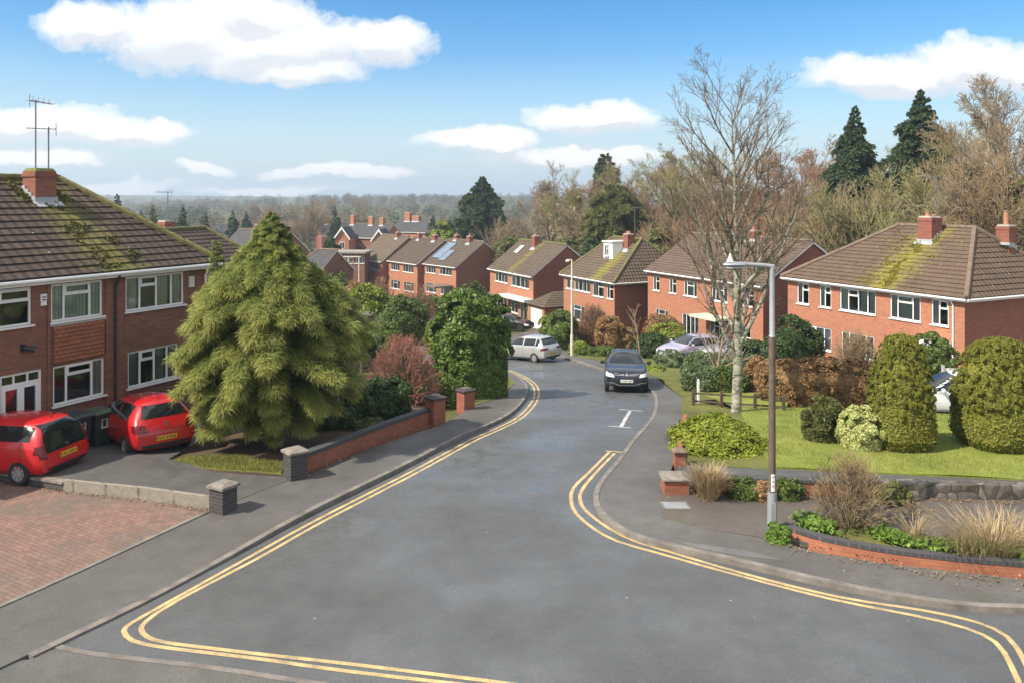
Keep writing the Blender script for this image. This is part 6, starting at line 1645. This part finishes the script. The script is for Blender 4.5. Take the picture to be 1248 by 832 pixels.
tmpl = {}
def bgtree(label, px, ytop, Y, kind='brown', form='round', seed=1, widen=1.0, group=None):
    x = X(px, Y); H = Z(ytop, Y)-g(x, Y); key = (kind, form, seed)
    if key not in tmpl:
        cfg = bg4 if form == 'round' else fan
        t = bare_tree(label, 0, 0, 12.0 if form == 'round' else 7.0, .28, cfg, TW[kind], seed*13+5, .013, 1, z=0, group=group)
        hh = max(v.co.z for c in t.children for v in c.data.vertices); t['h'] = hh; tmpl[key] = t; o = t
    else: o = copy_tree(tmpl[key])
    s = H/tmpl[key]['h']; o.location = (x, Y, g(x, Y)-.1); o.scale = (s*widen, s*widen, s); o.rotation_euler.z = (px*.7) % 6.28
    o['label'] = label
    if 'h' in o and o is not tmpl[key]: del o['h']
    return o
T_ = [(668, 193, 140, 'brown', 'round', 1, 1.0, 'large bare tree on the skyline right of the blue-green conifer'), (640, 222, 150, 'grey', 'round', 2, .9, 'smaller bare tree at the left of the large skyline tree'), (700, 205, 130, 'olive', 'round', 1, .9, 'bare tree between the large skyline tree and dark pine'),
      (800, 176, 120, 'brown', 'round', 2, 1.0, 'tall bare tree behind the dormer house chimney'), (835, 190, 115, 'russet', 'round', 3, 1.1, 'russet bare tree just left of birch crown'), (775, 195, 118, 'olive', 'round', 3, .9, 'olive-tinged bare tree above the dormer'),
      (865, 205, 105, 'brown', 'round', 4, 1.1, 'bare brown tree seen through the left of birch crown'), (945, 165, 100, 'russet', 'round', 2, 1.25, 'dense russet tree seen through right side of birch'), (915, 195, 104, 'russet', 'round', 1, 1.2, 'russet tree directly behind the birch crown'), (985, 190, 92, 'russet', 'round', 3, 1.0, 'slim russet tree left of the dark spire conifer'),
      (1050, 195, 66, 'olive', 'fan', 1, 1.1, 'fan-shaped olive willow in front of the dark spire conifer'), (1012, 215, 70, 'brown', 'fan', 2, 1.2, 'low fan of brown stems left of olive willow'), (1095, 225, 68, 'brown', 'fan', 2, 1.0, 'brown thicket tree between willow and hipped roof'),
      (1165, 150, 66, 'olive', 'round', 1, .95, 'leaning straw-coloured tree overlapping the larger dark conifer'), (1215, 80, 62, 'grey', 'round', 4, 1.0, 'tallest bare tree rising behind the hipped house'), (1262, 105, 66, 'brown', 'round', 2, 1.0, 'bare tree cut by the picture edge behind hipped house'), (1190, 165, 60, 'straw', 'round', 3, .9, 'tangled straw-brown tree behind the roof ridge pots'),
      (375, 238, 190, 'brown', 'round', 3, 1.3, 'broad bare tree above the bungalow on the left'), (440, 233, 260, 'grey', 'round', 2, 1.0, 'lone rounded bare tree on the far skyline'), (540, 262, 170, 'grey', 'round', 1, 1.0, 'pale bare tree left of blue-green conifer'), (335, 248, 210, 'russet', 'round', 3, 1.2, 'reddish bare tree left of the broad bare tree'), (740, 225, 110, 'olive', 'fan', 1, 1.0, 'olive willow behind the cream street lamp'), (610, 262, 120, 'brown', 'fan', 2, 1.0, 'small brown tree at the foot of blue-green conifer'), (1130, 235, 58, 'olive', 'fan', 1, 1.0, 'wispy willow behind the chimney of hipped house'), (860, 240, 82, 'russet', 'fan', 2, 1.1, 'russet thicket behind the long gabled roof'), (970, 240, 78, 'russet', 'fan', 2, 1.1, 'reddish thicket above the right gable of long roof'), (800, 255, 92, 'straw', 'fan', 1, 1.0, 'straw thicket between dormer house and long roof')]
T_ += [(720, 196, 125, 'brown', 'round', 2, 1.1, 'brown bare tree left of the small dark pine top'), (760, 205, 122, 'russet', 'round', 3, 1.1, 'russet bare tree right of the small dark pine top'), (818, 182, 112, 'olive', 'round', 4, 1.1, 'broad straw-green bare tree left of the birch'),
  (848, 178, 118, 'russet', 'round', 2, 1.1, 'reddish bare tree touching the left edge of birch crown'), (890, 182, 108, 'brown', 'round', 1, 1.2, 'tan bare tree hidden behind the birch leader'), (965, 178, 104, 'russet', 'round', 4, 1.15, 'second russet tree right of the dense russet one'), (1000, 205, 84, 'brown', 'round', 2, 1.0, 'tan bare tree just left of dark spire conifer'),
  (1080, 175, 88, 'brown', 'round', 1, 1.0, 'bare tree standing between the two dark conifers'), (1180, 120, 74, 'olive', 'round', 2, 1.0, 'straw-olive tree at the right flank of massive dark conifer'), (1240, 130, 58, 'brown', 'round', 3, 1.0, 'bare tree right of the roof ridge pots')]
for px, yt, Y, kd, fm, sd, wd, lab in T_: bgtree(lab, px, yt, Y, kd, fm, sd, wd)
# slender sapling and multi-stem shrub tree in the right gardens
bare_tree('slender bare sapling on the verge beyond the dark crossover', *at(782, 44), hgt(372, 782, 44), .06, [K(8, .05, .01, 9, .5, .35, .5, .4), K(4, .1, .03, 4, .5, .5), K(3, .1, 0)], TW['brown'], 77, .008, 0)
bare_tree('dark crooked small tree between the lavender and birch', *at(872, 35), hgt(395, 872, 35)*.9, .11, [K(7, .10, .0, 9, .7, .75, .6, .35), K(6, .12, .03, 6, .6, .5), K(4, .12, 0)], TW['brown'], 78, .008, 0)

def evergreen(label, px, ytop, Y, wpx, mat, seed, nb=150, twig=1.0, per=34, form='cone', name='conifer_tree', droop=.2, wid=.2, z0=.04):
    x = X(px, Y); H = Z(ytop, Y)-g(x, Y); R = wpx/F*Y/2
    r = empty(name, (x, Y, g(x, Y)-.1), 0, label, 'conifer')
    if form == 'cone': pf = lambda t: R*float(np.interp(t, [0, .12, .3, .6, .85, 1], [.85, 1, .95, .68, .34, .03]))
    elif form == 'spire': pf = lambda t: R*float(np.interp(t, [0, .3, .55, .8, 1], [.9, 1, .80, .45, .02]))
    else: pf = lambda t: R*float(np.interp(t, [0, .2, .6, .85, 1], [.6, .95, 1, .75, .2]))
    cone_spray(r, H, pf, int(nb*1.15), LF[mat], seed, droop, .3, twig*.85, wid*.45, int(per*1.6), z0, .25, TW['bark'], .8, (), .24, .15); return r
evergreen('broad blue-green conifer standing alone behind the terrace', 588, 216, 150, 74, 'bluegreen', 201, 190, 1.6, 60, wid=.45)
evergreen('dark pointed conifer left of the bigger one, above hipped roof', 1042, 131, 82, 82, 'bluegreen', 202, 170, 1.3, 46, 'spire', wid=.32)
evergreen('taller massive dark conifer rising above the hipped mossy roof', 1122, 112, 80, 112, 'bluegreen', 203, 210, 1.4, 52, 'spire', wid=.34)
evergreen('pale olive feathery conifer behind dormer house', 752, 226, 104, 70, 'olive', 204, 190, 1.3, 50, 'round', droop=.35, wid=.24)
evergreen('small dark pine top poking above the skyline trees', 738, 188, 138, 34, 'bluegreen', 205, 90, 1.4, 40, 'round', wid=.4)
evergreen('dark conifer tip over the ridge of left house', 143, 237, 130, 26, 'bluegreen', 206, 80, 1.1, 36, wid=.4)
for i, (px, yt, Y, w, lab) in enumerate([(172, 256, 150, 12, 'thin green cypress first right of the left roof'), (186, 250, 160, 18, 'olive cypress second right of the left roof'), (223, 250, 150, 13, 'narrow dark cypress near the hip roof aerial'), (250, 258, 170, 14, 'stubby green conifer above the neighbour hip roof'), (284, 256, 180, 16, 'round dark conifer behind the conifer leader'), (300, 258, 175, 14, 'small dark conifer left of the tallest leader'), (408, 250, 200, 12, 'dark slim conifer beside broad bare tree'), (528, 262, 190, 14, 'small dark conifer by the yellow bush'), (548, 268, 140, 15, 'dark conifer touching the blue-green conifer')]):
    evergreen(lab, px, yt, Y, w, 'olive' if i in (0, 1, 3) else 'bluegreen', 210+i, 50, 1.2, 26, 'spire', wid=.5)
S('dark evergreen mass behind the hipped house on the right', 1200, 110, 205, 64, 'dark', 231, 6000, .34, lumps=60)
S('ivy-clad green mass at the picture edge behind hipped house', 1256, 60, 190, 58, 'mid', 232, 4000, .30, lumps=40)
S('bright yellow-green bush between red chimneys and blue-green conifer', 541, 32, 264, 132, 'lime', 233, 2600, .4)
twig_dome('purplish brown twiggy bush between the yellow-green bush and laurel', 505, 66, 78, 343, TW['russet'], 251, 40, .012)
twig_dome('brown twiggy winter bush below the terrace windows', 460, 90, 54, 334, TW['russet'], 252, 30, .016)
S('pale olive bush at the foot of large skyline tree', 625, 44, 284, 112, 'olive', 234, 2200, .34)
S('dark evergreen bush beneath the pale olive conifer', 722, 40, 285, 98, 'dark', 235, 2200, .34)
S('green bush on the roofline left of dark evergreen', 690, 40, 288, 104, 'olive', 236, 2000, .34)
S('dark green conical shrub right of the bungalow', 404, 26, 286, 110, 'dark', 237, 1400, .3)
S('yellow-green shrub behind the long gabled roof', 810, 44, 262, 84, 'olive', 238, 2200, .28)
S('shadowy evergreen shrub behind the russet thicket', 905, 90, 255, 88, 'beech', 239, 3600, .26)
S('brown winter hedge behind right gable of the long roof', 1005, 60, 262, 76, 'beech', 240, 3000, .24)
S('thorny brown scrub left of the hipped ridge', 1075, 70, 250, 72, 'beech', 241, 3000, .22)
S('dark holly behind the hipped roof chimney', 1150, 60, 235, 66, 'dark', 242, 3000, .26)

# woods on the rising ground, one mass
def wood(name, rows, mat, seed, size, label):
    rng = np.random.default_rng(seed); parts = []
    for Y, x0, x1, n, h0, h1, yw in rows:
        for i in range(n):
            yy = Y+rng.normal()*yw; xx = rng.uniform(x0, x1)*yy/F*1.0; hh = rng.uniform(h0, h1); w = hh*rng.uniform(.35, .6); z = g(xx, yy)
            m = 320; u = unit(m, rng); q = .6+.5*rng.random((m, 1)); c = np.array([xx, yy, z+hh*.55])+u*q*np.array([w, w, hh*.5]); c[:, 2] = np.maximum(c[:, 2], z)
            parts.append(leaf_quads(c, u, size*hh/30, rng, 1.8, .5))
    V, Q = join(parts); o = np_mesh(name, V, Q, mat); tag(o, label, 'wood', None, 'stuff')
wood('far_wood', [(250, -640, 100, 45, 4, 8, 15), (320, -640, 150, 60, 5, 9, 25), (430, -640, 250, 100, 6, 10, 40), (620, -650, 400, 150, 7, 11, 60), (850, -650, 650, 200, 8, 12, 70), (1150, -650, 700, 240, 8, 12, 90), (1600, -650, 700, 220, 9, 13, 120)], LF['farwood'], 301, 1.5, 'hazy brown winter woods covering the distant rising ground')
wood('far_wood', [(240, -640, 100, 30, 6, 10, 20), (330, -640, 150, 40, 6, 10, 20), (480, -640, 250, 80, 7, 11, 50), (900, -650, 500, 120, 8, 13, 90), (170, 120, 640, 40, 9, 15, 14)], LF['fargreen'], 302, 1.5, 'dark evergreen trees scattered through the distant woods')
wood('far_wood', [(150, 60, 700, 90, 10, 17, 14), (125, 150, 700, 60, 8, 13, 10), (100, 330, 720, 46, 6, 11, 6), (90, 480, 800, 30, 8, 13, 5)], m_leaf('leaf_brushwood', (.20, .145, .085), (.33, .24, .14), None, .15, .3), 303, .8, 'brown brushwood filling in behind the right-hand houses')
# fallen leaves and crumbs along the edges
def litter(pxs, n, seed, spread):
    l = px_line(pxs, .1); rng = np.random.default_rng(seed); i = rng.integers(0, len(l), n); c = np.array([(*l[k], 0.) for k in i])
    c[:, 0] += rng.normal(size=n)*spread; c[:, 1] += rng.normal(size=n)*spread
    c[:, 2] = [g(a, b)+.13+.01*rng.random() for a, b, _ in c]
    return leaf_quads(c, np.tile([0, 0, 1.], (n, 1)), .033, rng, 1.3, .3)
V, Q = join([litter([(0, 594), (81, 606), (168, 616), (255, 629)], 300, 1, .06), litter([(960, 672), (1087, 696), (1160, 708), (1248, 716)], 260, 2, .16), litter([(369, 586), (452, 552), (533, 520)], 300, 3, .08), litter([(845, 608), (940, 613), (1100, 615), (1240, 618)], 500, 4, .10), litter([(300, 560), (340, 556)], 300, 5, .6)])
tag(np_mesh('fallen_leaves', V, Q, LF['litter']), kind='stuff')
# ------------------------------------------------------------------ air, sky, sun, camera
def haze():
    m = bpy.data.materials.new('haze_air'); m.use_nodes = True; nt = m.node_tree; nt.nodes.remove(nt.nodes['Principled BSDF'])
    v = nt.nodes.new('ShaderNodeVolumePrincipled'); v.inputs['Color'].default_value = (.72, .86, 1, 1); v.inputs['Density'].default_value = HAZE; v.inputs['Anisotropy'].default_value = .25
    nt.links.new(v.outputs[0], nt.nodes['Material Output'].inputs['Volume'])
    mb = MB(); mb.box(-2600, 2600, -60, 2700, -22, 60); tag(mb.build('haze', m), kind='stuff')
HAZE = .00045
haze()
SUN_AZ = Vector((-.90, -.44)).normalized(); ELEV = R_(46)
sv = Vector((SUN_AZ.x*math.cos(ELEV), SUN_AZ.y*math.cos(ELEV), math.sin(ELEV)))
sd = bpy.data.lights.new('sun', 'SUN'); sd.energy = 3.7; sd.angle = R_(.5); sd.color = (1, .91, .78)
so = bpy.data.objects.new('sun', sd); COL.objects.link(so); so.rotation_euler = sv.to_track_quat('Z', 'Y').to_euler()

W = bpy.data.worlds.new('World'); SC.world = W; W.use_nodes = True; nt = W.node_tree
for n in list(nt.nodes): nt.nodes.remove(n)
sky = N(nt, 'ShaderNodeTexSky', sky_type='NISHITA'); sky.sun_disc = False; sky.sun_elevation = ELEV; sky.sun_rotation = math.atan2(sv.x, sv.y); sky.air_density = 1.0; sky.dust_density = .6; sky.ozone_density = 2.0
bg = N(nt, 'ShaderNodeBackground'); bg.inputs['Strength'].default_value = .086
hs = N(nt, 'ShaderNodeHueSaturation'); hs.inputs['Saturation'].default_value = 1.5; hs.inputs['Hue'].default_value = .502; hs.inputs['Value'].default_value = 1.0
nt.links.new(sky.outputs[0], hs.inputs['Color'])
tc0 = N(nt, 'ShaderNodeTexCoord'); sp0 = N(nt, 'ShaderNodeSeparateXYZ'); nt.links.new(tc0.outputs['Generated'], sp0.inputs[0])
low = ramp(nt, sp0.outputs[2], [(.0, .85), (.05, .6), (.17, 0)])
nt.links.new(mix(nt, low, hs.outputs[0], (3.6, 4.6, 5.6)), bg.inputs['Color'])
tc = N(nt, 'ShaderNodeTexCoord'); sp = N(nt, 'ShaderNodeSeparateXYZ'); nt.links.new(tc.outputs['Generated'], sp.inputs[0])
ay = mth(nt, 'MAXIMUM', mth(nt, 'ABSOLUTE', sp.outputs[1]), .02)
u = mth(nt, 'DIVIDE', sp.outputs[0], ay); v = mth(nt, 'DIVIDE', sp.outputs[2], ay)
cb = N(nt, 'ShaderNodeCombineXYZ'); nt.links.new(u, cb.inputs[0]); nt.links.new(v, cb.inputs[1])
uv = cb.outputs[0]
# cloud banks: centre and half-size as direction tangents
CL = [(110, 26, 78, 34), (215, 42, 110, 52), (330, 52, 150, 52), (360, 84, 90, 26), (470, 50, 72, 32), (300, 20, 120, 34),
      (40, 150, 130, 28), (160, 160, 90, 20), (50, 190, 105, 14), (250, 206, 42, 10), (425, 208, 105, 11), (355, 207, 40, 8),
      (725, 146, 95, 25), (590, 172, 85, 17), (1085, 92, 112, 32), (1190, 78, 110, 34), (1290, 84, 90, 40), (90, 226, 160, 10), (330, 232, 110, 9), (700, 190, 140, 12), (-180, 120, 160, 50), (1450, 130, 160, 50)]
def warp(vec, sc, amt, det=6):
    n = N(nt, 'ShaderNodeTexNoise'); setin(n, Scale=sc, Detail=float(det), Roughness=.6); mp = N(nt, 'ShaderNodeMapping'); mp.inputs['Scale'].default_value = (1, 1.5, 1); nt.links.new(vec, mp.inputs[0]); nt.links.new(mp.outputs[0], n.inputs['Vector'])
    s = N(nt, 'ShaderNodeVectorMath', operation='SUBTRACT'); nt.links.new(n.outputs['Color'], s.inputs[0]); s.inputs[1].default_value = (.5, .5, .5)
    m = N(nt, 'ShaderNodeVectorMath', operation='MULTIPLY'); nt.links.new(s.outputs[0], m.inputs[0]); m.inputs[1].default_value = (amt, amt*.55, 0)
    a = N(nt, 'ShaderNodeVectorMath', operation='ADD'); nt.links.new(vec, a.inputs[0]); nt.links.new(m.outputs[0], a.inputs[1]); return a.outputs[0]
uw = warp(warp(uv, 9, .085, 3), 34, .034, 8)
def cover(vec):
    best = None
    for cx, cy, rx, ry in CL:
        s = N(nt, 'ShaderNodeVectorMath', operation='SUBTRACT'); nt.links.new(vec, s.inputs[0]); s.inputs[1].default_value = ((cx-CX)/F, (HY-cy)/F, 0)
        m = N(nt, 'ShaderNodeVectorMath', operation='MULTIPLY'); nt.links.new(s.outputs[0], m.inputs[0]); m.inputs[1].default_value = (F/rx, F/ry, 0)
        d = N(nt, 'ShaderNodeVectorMath', operation='LENGTH'); nt.links.new(m.outputs[0], d.inputs[0]); k = mth(nt, 'SUBTRACT', 1.0, d.outputs['Value'])
        best = k if best is None else mth(nt, 'SMOOTH_MAX', best, k, .12)
    return best
c0 = cover(uw)
n1 = N(nt, 'ShaderNodeTexNoise'); setin(n1, Scale=24.0, Detail=10.0, Roughness=.68); nt.links.new(uv, n1.inputs['Vector'])
dens = mth(nt, 'ADD', c0, mth(nt, 'MULTIPLY', mth(nt, 'SUBTRACT', n1.outputs['Fac'], .5), .85))
alpha = ramp(nt, dens, [(-.0, 0), (.13, .42), (.34, .9), (.58, 1)])
# lit from the upper left: denser towards the sun means shaded
sh = N(nt, 'ShaderNodeVectorMath', operation='ADD'); nt.links.new(uw, sh.inputs[0]); sh.inputs[1].default_value = (-.008, .018, 0)
c1 = cover(sh.outputs[0])
lit = ramp(nt, mth(nt, 'ADD', mth(nt, 'SUBTRACT', c0, c1), mth(nt, 'MULTIPLY_ADD', n1.outputs['Fac'], .55, .12)), [(.22, (.70, .72, .76)), (.42, (.84, .86, .88)), (.62, (1.0, .985, .96))])
cbk = N(nt, 'ShaderNodeBackground'); nt.links.new(lit, cbk.inputs['Color']); cbk.inputs['Strength'].default_value = .62
# unseen cumulus added overhead and behind the viewer for white fill light
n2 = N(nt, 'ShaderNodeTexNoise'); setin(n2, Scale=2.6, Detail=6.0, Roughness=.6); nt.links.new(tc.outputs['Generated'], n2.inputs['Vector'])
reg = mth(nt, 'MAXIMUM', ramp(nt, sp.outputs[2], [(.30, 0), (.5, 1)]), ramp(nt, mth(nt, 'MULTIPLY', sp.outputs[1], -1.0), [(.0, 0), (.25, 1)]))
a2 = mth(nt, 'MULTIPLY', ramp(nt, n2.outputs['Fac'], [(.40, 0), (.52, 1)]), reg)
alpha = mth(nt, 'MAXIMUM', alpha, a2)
up = mth(nt, 'GREATER_THAN', sp.outputs[2], 0.0)
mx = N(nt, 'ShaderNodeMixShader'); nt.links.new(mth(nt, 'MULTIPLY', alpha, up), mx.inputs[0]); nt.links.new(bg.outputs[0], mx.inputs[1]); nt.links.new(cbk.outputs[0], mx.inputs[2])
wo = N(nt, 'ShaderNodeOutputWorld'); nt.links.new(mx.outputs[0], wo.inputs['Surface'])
W.cycles.sampling_method = 'MANUAL'; W.cycles.sample_map_resolution = 512

cd = bpy.data.cameras.new('camera'); cam = bpy.data.objects.new('camera', cd); COL.objects.link(cam); SC.camera = cam
cam.location = (0, 0, CAMZ); cam.rotation_euler = (PI/2, 0, 0)
cd.sensor_fit = 'HORIZONTAL'; cd.sensor_width = 36; cd.lens = 36*F/1248; cd.shift_y = -(416-HY)/1248; cd.clip_start = .1; cd.clip_end = 6000
SC.view_settings.view_transform = 'Standard'; SC.view_settings.look = 'None'; SC.view_settings.exposure = 1.0; SC.view_settings.gamma = 1.0; SC.view_settings.use_curve_mapping = False
SC.render.engine = 'CYCLES'; cy = SC.cycles
cy.use_denoising = True; cy.use_adaptive_sampling = True; cy.adaptive_threshold = .015
cy.max_bounces = 6; cy.diffuse_bounces = 3; cy.glossy_bounces = 3; cy.transmission_bounces = 4; cy.transparent_max_bounces = 10; cy.volume_bounces = 0
cy.caustics_reflective = False; cy.caustics_refractive = False; cy.sample_clamp_indirect = 6.0
